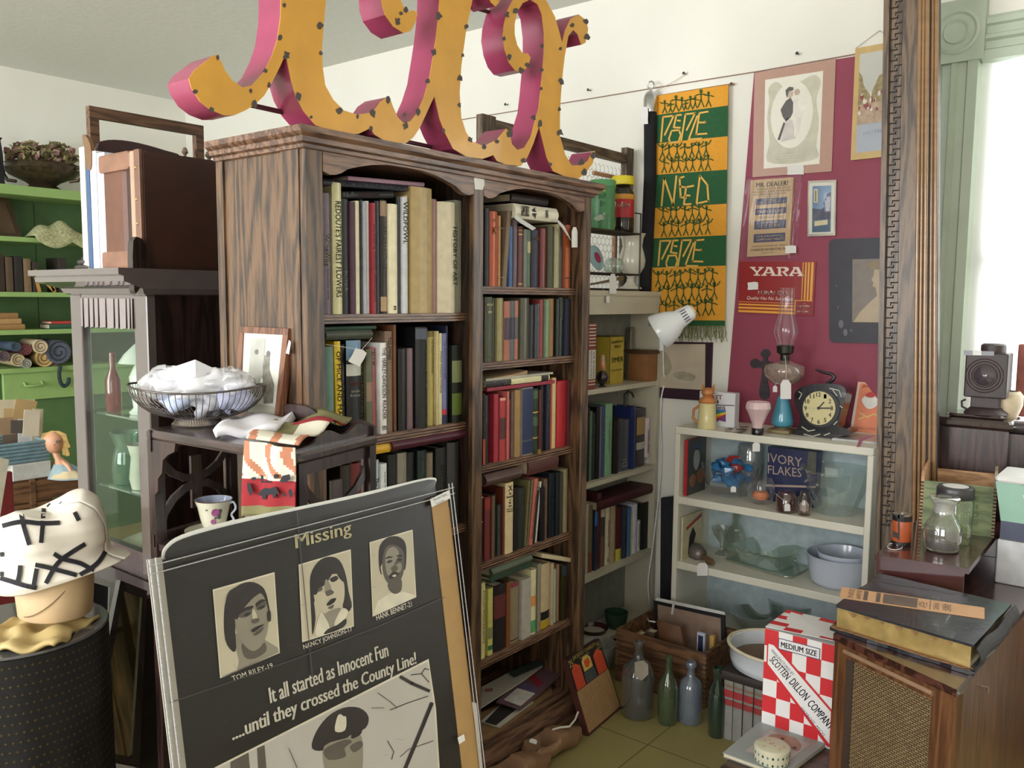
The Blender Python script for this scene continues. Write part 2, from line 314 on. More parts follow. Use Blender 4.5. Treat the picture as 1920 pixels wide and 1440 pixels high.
# ================================================================ books
ORD = ['first', 'second', 'third', 'fourth', 'fifth', 'sixth', 'seventh', 'eighth', 'ninth', 'tenth', 'eleventh', 'twelfth', 'thirteenth', 'fourteenth', 'fifteenth', 'sixteenth', 'seventeenth', 'eighteenth', 'nineteenth', 'twentieth']
PAGE = M((222, 208, 178), .9, .8, var=.06, sc=60); GOLD = (205, 170, 95)
def book_geo(t, O, Wv, Dv, Hv, col, rnd=.18, page_in=.006, tlist=(), bands=(), rough=.55, k=1.0, edge=None):
    # O lower front-left of the spine, Wv thickness, Dv depth (away from the spine), Hv spine length
    O, Wv, Dv, Hv = V(O), V(Wv), V(Dv), V(Hv); w_ = Wv.length; d_ = Dv.normalized(); th = min(.0028, w_*.2)/w_
    out = [O+Dv, O]; inn = [O+Dv+Wv*th, O+Wv*th+d_*.003]
    N = 6; arc = [O+Wv*(i/N)-d_*(math.sin(math.pi*i/N)*w_*rnd) for i in range(1, N)]
    poly = [O+Dv, O]+arc+[O+Wv, O+Wv+Dv, O+Wv*(1-th)+Dv, O+Wv*(1-th)+d_*.003, O+Wv*th+d_*.003, O+Wv*th+Dv]
    mx = max(col); kk = min(1, mx/130)**1.1; cm = M(col, rough, k*kk, var=.1, sc=40, bump=.05)
    B().prism(poly, Hv).build('cover', cm, t)
    hn = Hv.normalized(); pi_ = min(page_in, Hv.length*.04)
    po = O+Wv*th+d_*.0035+hn*pi_; pw = Wv*(1-2*th); pd = Dv-d_*(.0035+.004)
    B().prism([po, po+pw, po+pw+pd, po+pd], Hv-hn*pi_*2).build('pages', PAGE, t)
    zo = -d_*(w_*rnd+.0006)
    if bands:
        b = B(); ms = []
        for (h0, h1, c) in bands:
            m_ = M(c, .5, var=0)
            if m_ not in ms: ms.append(m_)
            e = .0007; a = [O+Wv*(i/N)-d_*(math.sin(math.pi*i/N)*w_*rnd+e) for i in range(0, N+1)]
            for p, q in zip(a, a[1:]): b.face([p+Hv*h0, q+Hv*h0, q+Hv*h1, p+Hv*h1], ms.index(m_))
        b.build('spine_label', ms, t)
    if tlist:
        b = B(); ms = []
        for (s, h0, h1, w0, w1, c, *x) in tlist:
            m_ = M(c, .5, var=0)
            if m_ not in ms: ms.append(m_)
            mode = x[0] if x else 'v'
            if mode == 'v':  tadd(b, s, O+zo+Wv*w0+Hv*h1, -Hv*(h1-h0), Wv*(w1-w0), ms.index(m_), 0, .012)
            else: tadd(b, s, O+zo+Wv*w0+Hv*h0, Wv*(w1-w0), Hv*(h1-h0), ms.index(m_), 0, .01)
        b.build('title_lettering', ms, t)
def upright(shelf_name, where, base, xs, specs, group):
    n = len(specs); bay = {'A': (1.333, 1.9165), 'B': (1.9395, 2.4915)}.get(shelf_name[0])
    for i, sp in enumerate(specs):
        xl, xr, yt, col, desc = sp[:5]; o = sp[5] if len(sp) > 5 else {}
        rec = o.get('rec', random.choice((.0, .003, .006, .01))); X = xs-rec; lean = o.get('lean', 0)
        ym_ = o.get('ym', None)
        yl = P(xl, yt+100, 'x', xs).y; yr = P(xr, yt+100, 'x', xs).y
        if bay: yl = max(yl, bay[0]); yr = min(yr, bay[1])
        zt = P((xl+xr)/2+lean, yt, 'x', X).z; z0 = base+o.get('lift', 0)
        if yr-yl < .004: yr = yl+.004
        dy = lean*(.001*2.3*.62) ; h = zt-z0
        if lean: dy = P(xl+lean, yt, 'x', X).y-P(xl, yt+(1 if not lean else 0), 'x', X).y
        ln = f"{desc}, {ORD[i] if i < 20 else 'last'} from left on {where}"
        t = thing('book', ln, 'book', (X-.08, (yl+yr)/2, z0), group)
        d = o.get('d', .1 if shelf_name[0] == 'W' else random.uniform(.13, .2) if h > .15 else .12)
        book_geo(t, (X, yl+.0004, z0+.0003), (0, yr-yl-.0008, 0), (-d, 0, 0), (0, dy, h), col, o.get('rnd', .16), tlist=o.get('t', ()), bands=o.get('b', ()), rough=o.get('r', random.choice((.34, .42, .5, .6))))
def flat(xs, x0, y0, x1, y1, th_px, col, label, group, **o):
    # book lying on its side, spine facing the room: bottom-left (x0,y0), bottom-right (x1,y1), thickness in px at left
    pl = PX(xs); a = pl.p(x0, y0); b_ = pl.p(x1, y1); c = pl.p(x0, y0-th_px); 
    z = (a.z+b_.z)/2 if not o.get('tilt') else None
    A = V((xs, a.y, z if z else a.z)); Bv = V((xs, b_.y, z if z else b_.z)); h = (c-a).z
    t = thing('book', label, 'book', A, group)
    book_geo(t, A, (0, 0, h), (-o.get('d', .16), 0, 0), Bv-A, col, o.get('rnd', .2), tlist=[(s, 1-h1, 1-h0, w0, w1, cc, 'v') for s, h0, h1, w0, w1, cc in ()], bands=o.get('b', ()))
    if o.get('t'):
        bb = B(); ms = []
        for s, h0, h1, w0, w1, cc in o['t']:
            m_ = M(cc, .5, var=0)
            if m_ not in ms: ms.append(m_)
            rn = o.get('rnd', .2)
            tadd(bb, s, A+(Bv-A)*h0+V((h*rn+.0008, 0, h*w0)), (Bv-A)*(h1-h0), V((0, 0, h*(w1-w0))), ms.index(m_), 0, .01)
        bb.build('title_lettering', ms, t)
    return t
WHT = (240, 238, 232); BLK = (25, 22, 22)
gA1 = 'books on the top left shelf of the oak bookcase'
upright('A1', 'top left oak bookcase shelf', SH['A1'], XS-.004, [
 (608.5, 622.5, 363, (128, 112, 128), 'tall dull mauve book titled WineWise', {'t': [('Wine', .52, .67, .1, .8, WHT), ('Wise', .4, .52, .1, .8, (215, 200, 120)), ('a complete guide', .12, .38, .35, .65, (190, 180, 190))]}),
 (622.7, 640.5, 343, (214, 208, 162), 'tallest pale yellow book about flowers', {'t': [("REDOUTE'S FAIREST FLOWERS", .13, .86, .25, .85, (120, 115, 80))]}),
 (640.5, 656, 374, (34, 32, 36), 'black book titled The Bicycle', {'t': [('The Bicycle', .2, .4, .3, .75, WHT)], 'b': [(0, 1, (34, 32, 36))]}),
 (656.5, 666, 379, (92, 58, 78), 'thin plum picture book'),
 (667, 674, 377, (212, 204, 172), 'very thin cream book'),
 (674.8, 680, 375, (44, 44, 56), 'very thin black book with white flecks', {'t': [('a guide to collecting prints', .3, .95, .25, .8, WHT)]}),
 (680.3, 689.5, 378, (160, 164, 172), 'silvery grey book'),
 (690, 697, 378, (226, 224, 222), 'thin white book'),
 (697.3, 704.5, 381, (148, 42, 52), 'red book on political Americana', {'t': [('Collecting Political Americana', .12, .82, .2, .85, (225, 170, 150))]}),
 (705, 715, 378, (36, 38, 56), 'dark navy book'),
 (715.5, 728, 376, (58, 48, 44), 'dark brown book with tan ends', {'b': [(.02, .15, (176, 146, 110)), (.86, .99, (150, 124, 100))], 't': [('MODERN FURNITURE', .4, .85, .45, .85, WHT)]}),
 (728.5, 745, 383, (232, 222, 188), 'cream book lit bright', {'t': [('B', .03, .07, .4, .7, BLK)]}),
 (745.3, 753.5, 370, (28, 27, 32), 'plain black book'),
 (754, 764, 370, (206, 208, 212), 'white book with grey brush pattern', {'t': [('WILDFOWL', .6, .96, .1, .9, (90, 100, 120))]}),
 (764.3, 769.8, 368, (214, 196, 160), 'thin cream book with red title', {'t': [('the pottery', .5, .7, .2, .8, (160, 60, 50))]}),
 (770.5, 809.5, 352, (176, 152, 104), 'thickest and broadest tan book', {'rnd': .1, 'rec': .0}),
 (810.2, 819.7, 374, (142, 106, 98), 'dull rose brown book'),
 (820.2, 853.5, 380, (208, 196, 168), 'wide cream book, HISTORY OF ART', {'rnd': .25, 'rec': .0, 't': [('HISTORY OF ART', .25, .78, .62, .85, (80, 70, 60))]}),
 (854.2, 875.5, 377, (150, 150, 132), 'broad grey green book', {'rnd': .08}),
], gA1)
flat(XS-.006, 640, 372, 737, 371, 13, (34, 30, 34), 'black book with white and red title, lowest of three laid across top left shelf', gA1, d=.15, t=[('Nell', .02, .2, .2, .9, WHT), ('The Indian Horse', .28, .7, .3, .75, (170, 50, 60))], tilt=1)
flat(XS-.006, 605, 347, 762, 358.5, 11, (52, 48, 66), 'dark slate book laid flat, middle one of the three on top left shelf', gA1, d=.17, t=[('Survival Arts of the Primitive', .1, .96, .3, .85, (190, 190, 200))], tilt=1)
flat(XS-.006, 652, 338, 795, 350, 8, (150, 116, 132), 'thin dusty pink book laid flat, topmost under the left arch', gA1, d=.15, tilt=1)
gA2 = 'books on the second left shelf of the oak bookcase'
upright('A2', 'second left oak bookcase shelf', SH['A2'], XS-.004, [
 (609.5, 626, 650, (104, 134, 126), 'teal landscape covered book', {'b': [(.0, .3, (150, 158, 130))]}),
 (631.5, 643.5, 640, (222, 186, 40), 'yellow leaning book, OF MICE AND MAGIC', {'lean': -3, 't': [('OF MICE AND MAGIC', .12, .9, .2, .85, (60, 48, 20))]}),
 (644.3, 651.7, 646, (34, 32, 34), 'narrow black book', {'t': [('THE ARTS', .35, .6, .3, .7, (130, 130, 120))]}),
 (652, 679.7, 638, (34, 34, 42), 'thick black book with pale blue top', {'b': [(.8, 1, (120, 150, 176)), (.64, .76, (190, 190, 180))], 't': [('Long', .53, .59, .15, .8, (200, 90, 60), 'h'), ('Steals\nKnapp', .42, .5, .15, .8, WHT, 'h')]}),
 (680, 686.5, 657, (36, 32, 26), 'thin black book with yellow title', {'t': [("THE WORLD'S WORST SCIENCE CRIMES", .05, .95, .15, .85, (214, 180, 60))]}),
 (687, 698.7, 655, (104, 106, 84), 'mossy grey green book', {'b': [(.4, .62, (140, 112, 90))]}),
 (699, 709.5, 652, (160, 78, 74), 'dull red book', {'lean': -2, 't': [('ALLIE', .8, .97, .2, .8, (200, 140, 120))]}),
 (712.5, 724.7, 643, (232, 230, 228), 'white motorcycle reader with red title', {'t': [('THE', .86, .95, .25, .8, (150, 50, 60)), ('HARLEY-DAVIDSON', .4, .83, .2, .85, (40, 36, 44)), ('READER', .16, .37, .25, .8, (150, 50, 60)), ('m', .04, .09, .25, .8, BLK, 'h')]}),
 (726.5, 740.5, 621, (126, 104, 84), 'tall taupe book', {'t': [('TOUMINES', .72, .94, .3, .7, (160, 140, 110))]}),
 (741, 746, 609, (116, 72, 44), 'tallest rust brown book'),
 (749, 766, 654, (34, 26, 34), 'broad black book'),
 (766.5, 779, 653, (122, 96, 98), 'dusty mauve cloth book'),
 (780, 803, 613, (40, 42, 46), 'black rounded memorial book', {'rnd': .3, 'r': .3, 't': [('John Fitzgerald Kennedy - 1917-1963', .4, .88, .55, .72, (225, 215, 190))], 'b': [(.88, .985, (80, 84, 98))]}),
 (804, 817.3, 621, (178, 162, 92), 'olive yellow book', {'b': [(.94, 1, (120, 98, 30))], 't': [('THE MUSEUM COOK BOOK', .55, .92, .6, .85, (110, 95, 50))]}),
 (818, 822.8, 621, (196, 180, 132), 'thin tan book'),
 (824, 831.5, 625, (216, 202, 156), 'cream book with red script', {'t': [('French Country Cooking', .35, .8, .3, .8, (150, 80, 50))]}),
 (831.9, 840.2, 625, (110, 112, 160), 'lavender blue book with red band', {'b': [(.0, .1, (30, 36, 66)), (.1, .16, (190, 40, 50))], 't': [('The Italian Mountain House', .5, .92, .3, .75, (210, 210, 225))]}),
 (840.5, 844.5, 611, (44, 48, 80), 'thin navy book'),
 (847, 866, 647, (34, 42, 30), 'black book with green leaf', {'b': [(.52, .8, (120, 126, 84)), (.1, .38, (86, 104, 36))], 'rec': .0}),
], gA2)
flat(XS-.002, 609, 640, 696, 633, 18, (84, 88, 74), 'thick grey green book laid flat under the dark green one, second left oak shelf', gA2, d=.15, rnd=.3)
flat(XS-.0, 609, 622, 705, 615.5, 7, (34, 78, 58), 'thin dark green book with gilt title laid flat at top of second left oak shelf', gA2, d=.16, t=[('Cowboy Working Stories', .1, .55, .25, .8, (160, 180, 140))])
sp = PX(XS+.01)
pt = price_tag(sp, (696, 633), 669, 669, 24, 32, 'white scalloped price tag hanging before the black book on the second left shelf', .5, True)
B().tube([sp.p(609, 646, .003), sp.p(640, 650, .004), sp.p(668, 655, .006)], .0006, n=5).build('string', STR, pt)
gA3 = 'books on the third left shelf of the oak bookcase'
upright('A3', 'third left oak bookcase shelf', SH['A3'], XS-.004, [
 (640, 660, 872, (70, 60, 50), 'dark brown book behind the carved stand'),
 (661, 680, 868, (120, 40, 40), 'dark red book behind the carved stand'),
 (702, 715.5, 862, (176, 192, 200), 'pale blue book with script title', {'t': [('The Florida Cookbook', .2, .8, .3, .85, (70, 80, 100))]}),
 (716, 727, 869, (226, 228, 230), 'white paperback', {'t': [('keep it simple', .5, .9, .4, .7, (150, 110, 110))]}),
 (732.5, 748, 851, (48, 48, 44), 'black book with golden leaf spray', {'b': [(.45, .55, (160, 130, 80)), (.14, .3, (150, 138, 104))], 't': [('HERBS', .34, .4, .1, .9, (60, 50, 40), 'h')]}),
 (750, 767, 848, (140, 132, 118), 'taupe book with patterned bands', {'b': [(.6, .66, (90, 80, 60)), (.5, .53, (190, 170, 70)), (.42, .48, (90, 80, 60))], 't': [('TABLE', .61, .65, .1, .9, WHT, 'h')]}),
 (767.5, 782, 847, (38, 36, 34), 'black book on food history', {'t': [('Much Depends', .25, .6, .3, .7, (190, 190, 180))]}),
 (784, 801, 844, (28, 58, 52), 'dark green Victorian book', {'t': [('Victorian', .35, .6, .35, .75, WHT), ('Domestic', .72, .92, .35, .65, (190, 200, 190))]}),
 (802, 816.3, 848, (126, 110, 92), 'rounded taupe book with pale edge', {'rnd': .3}),
 (816.7, 837, 839, (42, 42, 40), 'black book about a city', {'t': [('City of L', .35, .8, .25, .6, (180, 180, 165))]}),
 (838, 860, 829, (72, 70, 66), 'big charcoal book'),
], gA3)
flat(XS-.0, 609, 868, 731, 848, 18, (222, 172, 44), 'yellow book laid flat at left on the third left oak shelf', gA3, d=.16)
flat(XS+.004, 733, 847, 875, 820, 19, (92, 34, 50), 'large maroon book laid flat across the third left oak shelf', gA3, d=.2, rnd=.35)
gA4 = 'books low on the left side of the oak bookcase'
upright('A4', 'fourth left oak bookcase shelf', SH['A4'], XS-.004, [(600+i*22, 618+i*22, 1040+random.uniform(-10, 25), c, d_) for i, (c, d_) in enumerate((((60, 50, 44), 'dark brown book hidden by the film poster'), ((92, 40, 36), 'brick red book hidden by the film poster'), ((50, 58, 56), 'slate green book hidden by the film poster'), ((120, 100, 76), 'tan book hidden by the film poster'), ((46, 46, 58), 'navy book hidden by the film poster'), ((88, 72, 60), 'umber book hidden by the film poster'), ((130, 116, 96), 'beige book hidden by the film poster'), ((40, 36, 36), 'black book behind film poster'), ((84, 40, 44), 'wine red book behind film poster'), ((66, 62, 52), 'olive black book behind film poster')))][-3:], gA4)
gB1 = 'books on the top right shelf of the oak bookcase'
upright('B1', 'top right oak bookcase shelf', SH['B1'], XS-.004, [
 (908.5, 917.5, 391, (52, 56, 68), 'slate blue book'),
 (919, 933, 397, (184, 86, 50), 'orange red book with gilt figure', {'t': [('K', .7, .8, .25, .75, GOLD, 'h'), ('THE ART OF', .86, .9, .2, .8, GOLD, 'h')]}),
 (933.3, 936, 404, (150, 62, 40), 'thin rust book'),
 (936.5, 941.3, 405, (170, 126, 76), 'thin tan book'),
 (944, 952.5, 396, (120, 102, 82), 'leaning taupe folder with white edge', {'lean': 9, 'b': [(0, 1, (120, 102, 82))]}),
 (955.5, 962.5, 425, (60, 90, 134), 'thin blue book'),
 (963.5, 971, 414, (110, 92, 100), 'mauve grey book'),
 (972.5, 981, 425, (108, 60, 58), 'dark rose book with gilt bands', {'b': [(.86, .88, GOLD), (.93, .94, GOLD), (.04, .06, GOLD)]}),
 (981.7, 988.6, 430, (112, 122, 110), 'grey teal book'),
 (989.5, 998.6, 432, (100, 116, 90), 'sage green book with cream label', {'b': [(.6, .8, (190, 176, 126))]}),
 (1000, 1013.8, 432, (58, 58, 78), 'navy cloth book with gilt title', {'t': [('ESSAYS', .82, .88, .15, .85, GOLD, 'h')]}),
 (1015, 1026, 429, (116, 50, 50), 'brick red cloth book'),
 (1027.5, 1039, 425, (84, 82, 56), 'dark olive book'),
 (1039.8, 1050, 421, (150, 144, 108), 'pale olive book'),
 (1051, 1058.3, 432, (84, 86, 84), 'grey cloth book'),
 (1059.3, 1069.3, 422, (160, 82, 44), 'orange brown leather book', {'b': [(.15, .17, (70, 40, 20)), (.8, .82, (70, 40, 20))]}),
 (1070, 1077, 424, (122, 82, 52), 'brown leather book'),
], gB1)
# ring binder posts
pz = P(945, 428, 'x', XS); rb = B()
for yy in (428, 520): a = P(936, yy, 'x', XS+.002); rb.tube([a, P(946, yy, 'x', XS+.002)], .0012, n=6)
tag(rb.build('binder_rings', M((190, 180, 160), .3, metal=.9, var=0)), 'pair of small metal binder posts between tan and taupe folders', 'binder posts')
flat(XS+.0, 962, 408, 1043, 417, 27, (226, 218, 196), 'thick cream book with black bird laid on top right oak shelf', gB1, d=.13, rnd=.22, tilt=1, t=[('GAME BIRDS', .12, .3, .15, .9, (70, 60, 50)), ('HUNTING', .68, .74, .2, .8, (70, 60, 50))])
bp_ = PX(XS+.0075); B().dec(bp_, [(999, 399), (996, 394), (1000, 391), (1002, 388), (1003, 395), (1007, 399), (1004, 404), (1003, 411), (1000, 405), (996, 402)], .002).build('bird_emblem', M(BLK, .6, var=0), [o for o in bpy.data.objects if o.name.startswith('book') and 'black bird' in str(o.get('label', ''))][0])
flat(XS-.015, 957, 378, 1026, 386, 16, (62, 44, 42), 'dark brown leather book lying highest under the right arch', gB1, d=.14, tilt=1)
rbn = B(); rp = PX(XS+.02)
for a in ([(965, 402), (985, 415), (1005, 428), (998, 432), (975, 418), (965, 410)], [(1046, 412), (1058, 424), (1071, 452), (1068, 448), (1054, 428), (1044, 416)]): rbn.prism([rp.p(*q) for q in a], (.001, 0, 0))
rb_ = rbn.build('satin_ribbon', M((196, 196, 194), .35, var=0)); tag(rb_, 'pale satin ribbon hanging from the cream bird book', 'ribbon')
price_tag(rp, (1071, 430), 1075.5, 445, 11, 38, 'long pale price tag hanging at right end of top right oak shelf')
gB2 = 'books on the second right shelf of the oak bookcase'
upright('B2', 'second right oak bookcase shelf', SH['B2'], XS-.004, [
 (906.3, 910.5, 559, (120, 48, 54), 'thin crimson book'),
 (911.3, 925.3, 557, (98, 104, 88), 'sage grey book with gilt title', {'t': [('ON THE EDGE\nOF\nTROUBLE', .75, .9, .1, .9, (200, 190, 140), 'h'), ('BY NOTT', .06, .1, .2, .8, (190, 180, 90), 'h')]}),
 (926, 932, 560, (58, 58, 38), 'narrow dark olive book'),
 (932.6, 944, 559, (150, 142, 96), 'worn yellowish green book'),
 (944.6, 956.5, 565, (166, 108, 92), 'salmon book with dark centre panel', {'b': [(.35, .72, (76, 62, 76))]}),
 (957.2, 965.6, 564, (96, 110, 112), 'blue grey book with dark panel', {'b': [(.35, .72, (60, 60, 70))]}),
 (966, 974.3, 564, (168, 104, 86), 'salmon book with slate panel', {'b': [(.35, .72, (90, 84, 88))]}),
 (975.2, 991, 559, (96, 94, 76), 'wide grey olive book'),
 (992, 1002.3, 572, (34, 36, 48), 'narrow black book'),
 (1003, 1009, 572, (72, 74, 86), 'slate book with cream title', {'t': [('LITTLE MEN', .7, .92, .3, .8, (210, 200, 180), 'v')]}),
 (1009.4, 1013, 570, (96, 104, 108), 'thin grey blue book'),
 (1013.4, 1020.5, 562, (134, 54, 56), 'brick red thin book'),
 (1022.5, 1029.3, 562, (120, 142, 112), 'mint green book'),
 (1031, 1041.6, 560, (152, 112, 68), 'scuffed tan book'),
 (1043, 1050, 561, (38, 50, 42), 'very dark green book'),
 (1050.6, 1059, 558, (52, 72, 62), 'bottle green book with pale title', {'t': [('SHAKESPEARE', .62, .98, .15, .8, (190, 190, 160), 'v')]}),
 (1060.3, 1070, 560, (48, 50, 76), 'navy book at the end'),
], gB2)
gB3 = 'books on the third right shelf of the oak bookcase'
upright('B3', 'third right oak bookcase shelf', SH['B3'], XS-.004, [
 (905.3, 909.7, 738, (36, 30, 30), 'black and orange book titled RUINS', {'b': [(.0, .36, (180, 70, 40))], 't': [('RUINS', .42, .68, .1, .9, WHT, 'v')]}),
 (910.3, 920.6, 741, (62, 58, 64), 'charcoal cloth book'),
 (925.5, 934.5, 739, (160, 44, 60), 'bright crimson book'),
 (936.5, 947.6, 745, (172, 60, 62), 'red book with dark label', {'b': [(.34, .68, (84, 44, 44)), (.95, .99, (220, 160, 140))]}),
 (950.2, 954.2, 734, (196, 104, 100), 'thin pinkish red book'),
 (955, 960.7, 749, (144, 52, 56), 'thin red book with fine lettering'),
 (961, 965.3, 734, (112, 92, 84), 'thin taupe book'),
 (966, 977.5, 731, (156, 124, 80), 'golden tan book'),
 (978.5, 998.5, 727, (150, 146, 140), 'navy book in pale slipcase', {'rnd': .02, 'rec': .0, 'b': [(.015, .985, (36, 46, 82)), (.2, .23, (190, 190, 190))]}),
 (1001.3, 1012.6, 728, (44, 74, 50), 'dark green gilt tooled book', {'b': [(.84, .97, (70, 96, 60)), (.42, .56, (70, 96, 60)), (.62, .64, GOLD), (.22, .24, GOLD)]}),
 (1013.2, 1017, 731, (104, 40, 42), 'thin maroon book'),
 (1017.5, 1023, 722, (58, 44, 48), 'dark umber book'),
 (1023.4, 1031.4, 721, (42, 44, 66), 'navy book with pale script', {'t': [('Chairman and Power', .5, .95, .2, .7, (190, 180, 150))]}),
 (1032, 1037, 709, (170, 66, 58), 'thin scarlet book'),
 (1038, 1046, 708, (206, 180, 126), 'cream book standing tall'),
 (1047.5, 1065, 714, (182, 44, 50), 'broad bright red book', {'rnd': .05}),
 (1066, 1075, 712, (104, 40, 52), 'dark wine book at the end'),
], gB3)
flat(XS+.0, 913, 739.5, 1040, 714, 6.5, (150, 44, 62), 'thin crimson book laid flat over the row, third right oak shelf', gB3, d=.14, rnd=.03)
flat(XS+.002, 909, 732, 1030, 708, 11, (214, 206, 160), 'black and cream artist book laid flat, third right oak shelf', gB3, d=.15, rnd=.1, b=[(.0, .38, (44, 38, 40)), (.86, .98, (44, 38, 40))], t=[('PICASSO', .02, .25, .15, .7, WHT), ('and his', .27, .38, .15, .7, WHT)])
flat(XS-.002, 911, 720.5, 1037, 696, 4, (176, 172, 156), 'thin grey magazine under the envelope, third right oak shelf', gB3, d=.14, rnd=0)
ev = B().grid(lambda u, v: V((XS-.004-v*.12, P(929, 700, 'x', XS).y+u*.17, P(929, 716, 'x', XS).z+.008+.012*u*u+.006*v)), 8, 3)
tag(ev.build('envelope', M((176, 146, 112), .8, .9), solid=.012), 'bulging tan paper envelope on top of the third right oak shelf books', 'envelope')
gB4 = 'books on the fourth right shelf of the oak bookcase'
upright('B4', 'fourth right oak bookcase shelf', SH['B4'], XS-.004, [
 (905, 910, 929, (40, 36, 34), 'black book with thin gilt lines', {'b': [(.97, .985, GOLD), (.6, .61, GOLD)]}),
 (911, 921.5, 931, (118, 40, 44), 'dark red book with red label', {'b': [(.8, .97, (150, 44, 40))]}),
 (921.8, 927.3, 930, (112, 84, 62), 'scuffed brown book'),
 (927.7, 934, 925, (34, 38, 42), 'black green book'),
 (935, 941, 946, (76, 78, 76), 'short grey book'),
 (942, 945.8, 914, (112, 54, 38), 'thin rust book'),
 (946.5, 961.5, 905, (214, 194, 150), 'big cream book with black letter mark', {'rnd': .08, 'rec': .0, 't': [('X', .88, .96, .3, .8, BLK, 'h'), ('The\nRoosevelt\nof\nVan\nLoon', .66, .86, .15, .9, (70, 60, 50), 'h'), ('Richard\nWright', .58, .64, .15, .9, (90, 80, 60), 'h')]}),
 (963.5, 971.5, 914, (46, 34, 32), 'dark umber book'),
 (972.5, 985.5, 914, (52, 58, 44), 'dark green cloth book'),
 (986, 989, 901, (118, 112, 70), 'leaning olive book', {'lean': 7}),
 (990, 993, 899, (116, 106, 86), 'leaning grey tan book', {'lean': 9}),
 (993.5, 1000, 897, (184, 106, 90), 'leaning rosy patterned book', {'lean': 10, 't': [('THE NEW YORK STAGE', .1, .8, .25, .8, (150, 60, 60))]}),
 (1000.5, 1005.5, 919, (48, 54, 68), 'leaning navy book', {'lean': 8}),
 (1006, 1009, 903, (202, 198, 186), 'leaning thin white book', {'lean': 8}),
 (1013, 1021, 914, (48, 40, 46), 'dark plum book'),
 (1022.5, 1030, 897, (112, 84, 64), 'warm brown book'),
 (1031, 1042, 886, (38, 48, 60), 'tall blue black book with teal title', {'t': [('ABOVE SUSPICION', .2, .9, .3, .7, (90, 130, 140))]}),
 (1042.6, 1050.8, 885, (40, 48, 54), 'tall dark slate book'),
 (1051.3, 1057, 886, (82, 84, 74), 'grey green thin book'),
 (1058, 1066, 879, (146, 132, 104), 'beige book near the end'),
], gB4)
flat(XS+.004, 906, 920, 973, 890, 23, (98, 74, 66), 'fat rounded brown book laid flat at left, fourth right oak shelf', gB4, d=.12, rnd=.4)
flat(XS+.004, 989, 898, 1045, 872, 30, (96, 50, 42), 'fat reddish brown book laid flat at right, fourth right oak shelf', gB4, d=.14, rnd=.1)
gB5 = 'books on the fifth right shelf of the oak bookcase'
upright('B5', 'fifth right oak bookcase shelf', SH['B5'], XS-.004, [
 (904, 912, 1092, (208, 196, 140), 'tall cream book with dotted spine', {'t': [('FOUR PORTRAITS', .2, .9, .3, .7, (130, 120, 80))]}),
 (917, 926.5, 1102, (196, 192, 110), 'yellow green book', {'b': [(.25, .42, (130, 134, 90)), (.08, .15, (50, 110, 80))]}),
 (928, 950, 1095, (58, 50, 54), 'thick black book with maroon middle', {'b': [(.5, .85, (96, 44, 46))], 'rnd': .06}),
 (951, 958, 1091, (128, 76, 40), 'orange brown book'),
 (959, 976, 1091, (142, 126, 102), 'taupe book with pink top label', {'b': [(.93, 1, (140, 60, 70)), (.04, .06, (60, 40, 30))], 'rnd': .05}),
 (978, 995, 1086, (176, 170, 160), 'broad pale grey book', {'rnd': .02, 'rec': .0}),
 (997, 1007, 1067, (222, 212, 168), 'white orange and green book', {'b': [(.03, .22, (90, 160, 100)), (.44, .6, (220, 150, 80))]}),
 (1010, 1016, 1056, (142, 136, 120), 'grey stone coloured book'),
 (1017.5, 1033.5, 1055, (196, 176, 140), 'cream book with black square, yellow foot', {'b': [(.0, .12, (190, 160, 40)), (.13, .26, (30, 28, 26))], 'rnd': .08}),
 (1034, 1039, 1056, (180, 160, 130), 'thin tan book'),
 (1040, 1046, 1066, (170, 184, 166), 'pale green thin book'),
 (1047, 1052, 1057, (150, 116, 92), 'thin rosy tan book'),
 (1053.5, 1067, 1059, (70, 64, 34), 'dark olive book with blue top', {'b': [(.82, 1, (50, 60, 70))]}),
], gB5)
flat(XS+.004, 919, 1080, 994, 1057, 17, (92, 104, 84), 'fat mottled green book laid flat, topmost on fifth right oak shelf', gB5, d=.13, rnd=.4)
flat(XS+.004, 919, 1091, 997, 1063, 9, (54, 88, 64), 'dark green crock cookery book laid flat, fifth right oak shelf', gB5, d=.14, rnd=.05, t=[('CROCK-POT FOODS', .15, .75, .15, .75, WHT)])
flat(XS+.004, 1016, 1046, 1077, 1055, 8, (206, 190, 156), 'cream book laid askew at right over the fifth right oak shelf', gB5, d=.12, rnd=.05, tilt=1)
# ================================================================ helpers for single things
def S(p): return (V(p)-EYE).dot(fw)/F
def LA(b, base, prof, mi=0, cap='b', **k):          # turned form: (half width px, height px) at the distance of its base
    s = S(base); return b.lathe([(r*s, h*s) for r, h in prof], base, mi, cap=cap, **k)
def plate(nm, pl, pts, th, mats, parent=None, off=.0):
    return B().prism([pl.p(x, y, off+th) for x, y in pts], -pl.n*th).build(nm, mats, parent)
def strokes(b, pl, lines, w, off=.002, mi=0):
    for ln in lines:
        for (x0, y0), (x1, y1) in zip(ln, ln[1:]):
            dx, dy = x1-x0, y1-y0; L_ = math.hypot(dx, dy) or 1; nx, ny = -dy/L_*w/2, dx/L_*w/2; ex, ey = dx/L_*w*.3, dy/L_*w*.3
            b.dec(pl, [(x0+nx-ex, y0+ny-ey), (x1+nx+ex, y1+ny+ey), (x1-nx+ex, y1-ny+ey), (x0-nx-ex, y0-ny-ey)], off, mi)
def solo(b, name, mats, label, cat, smooth=False, group=None, **k): return tag(b.build(name, mats, None, smooth, **k), label, cat, group)
WP = PY(YR)
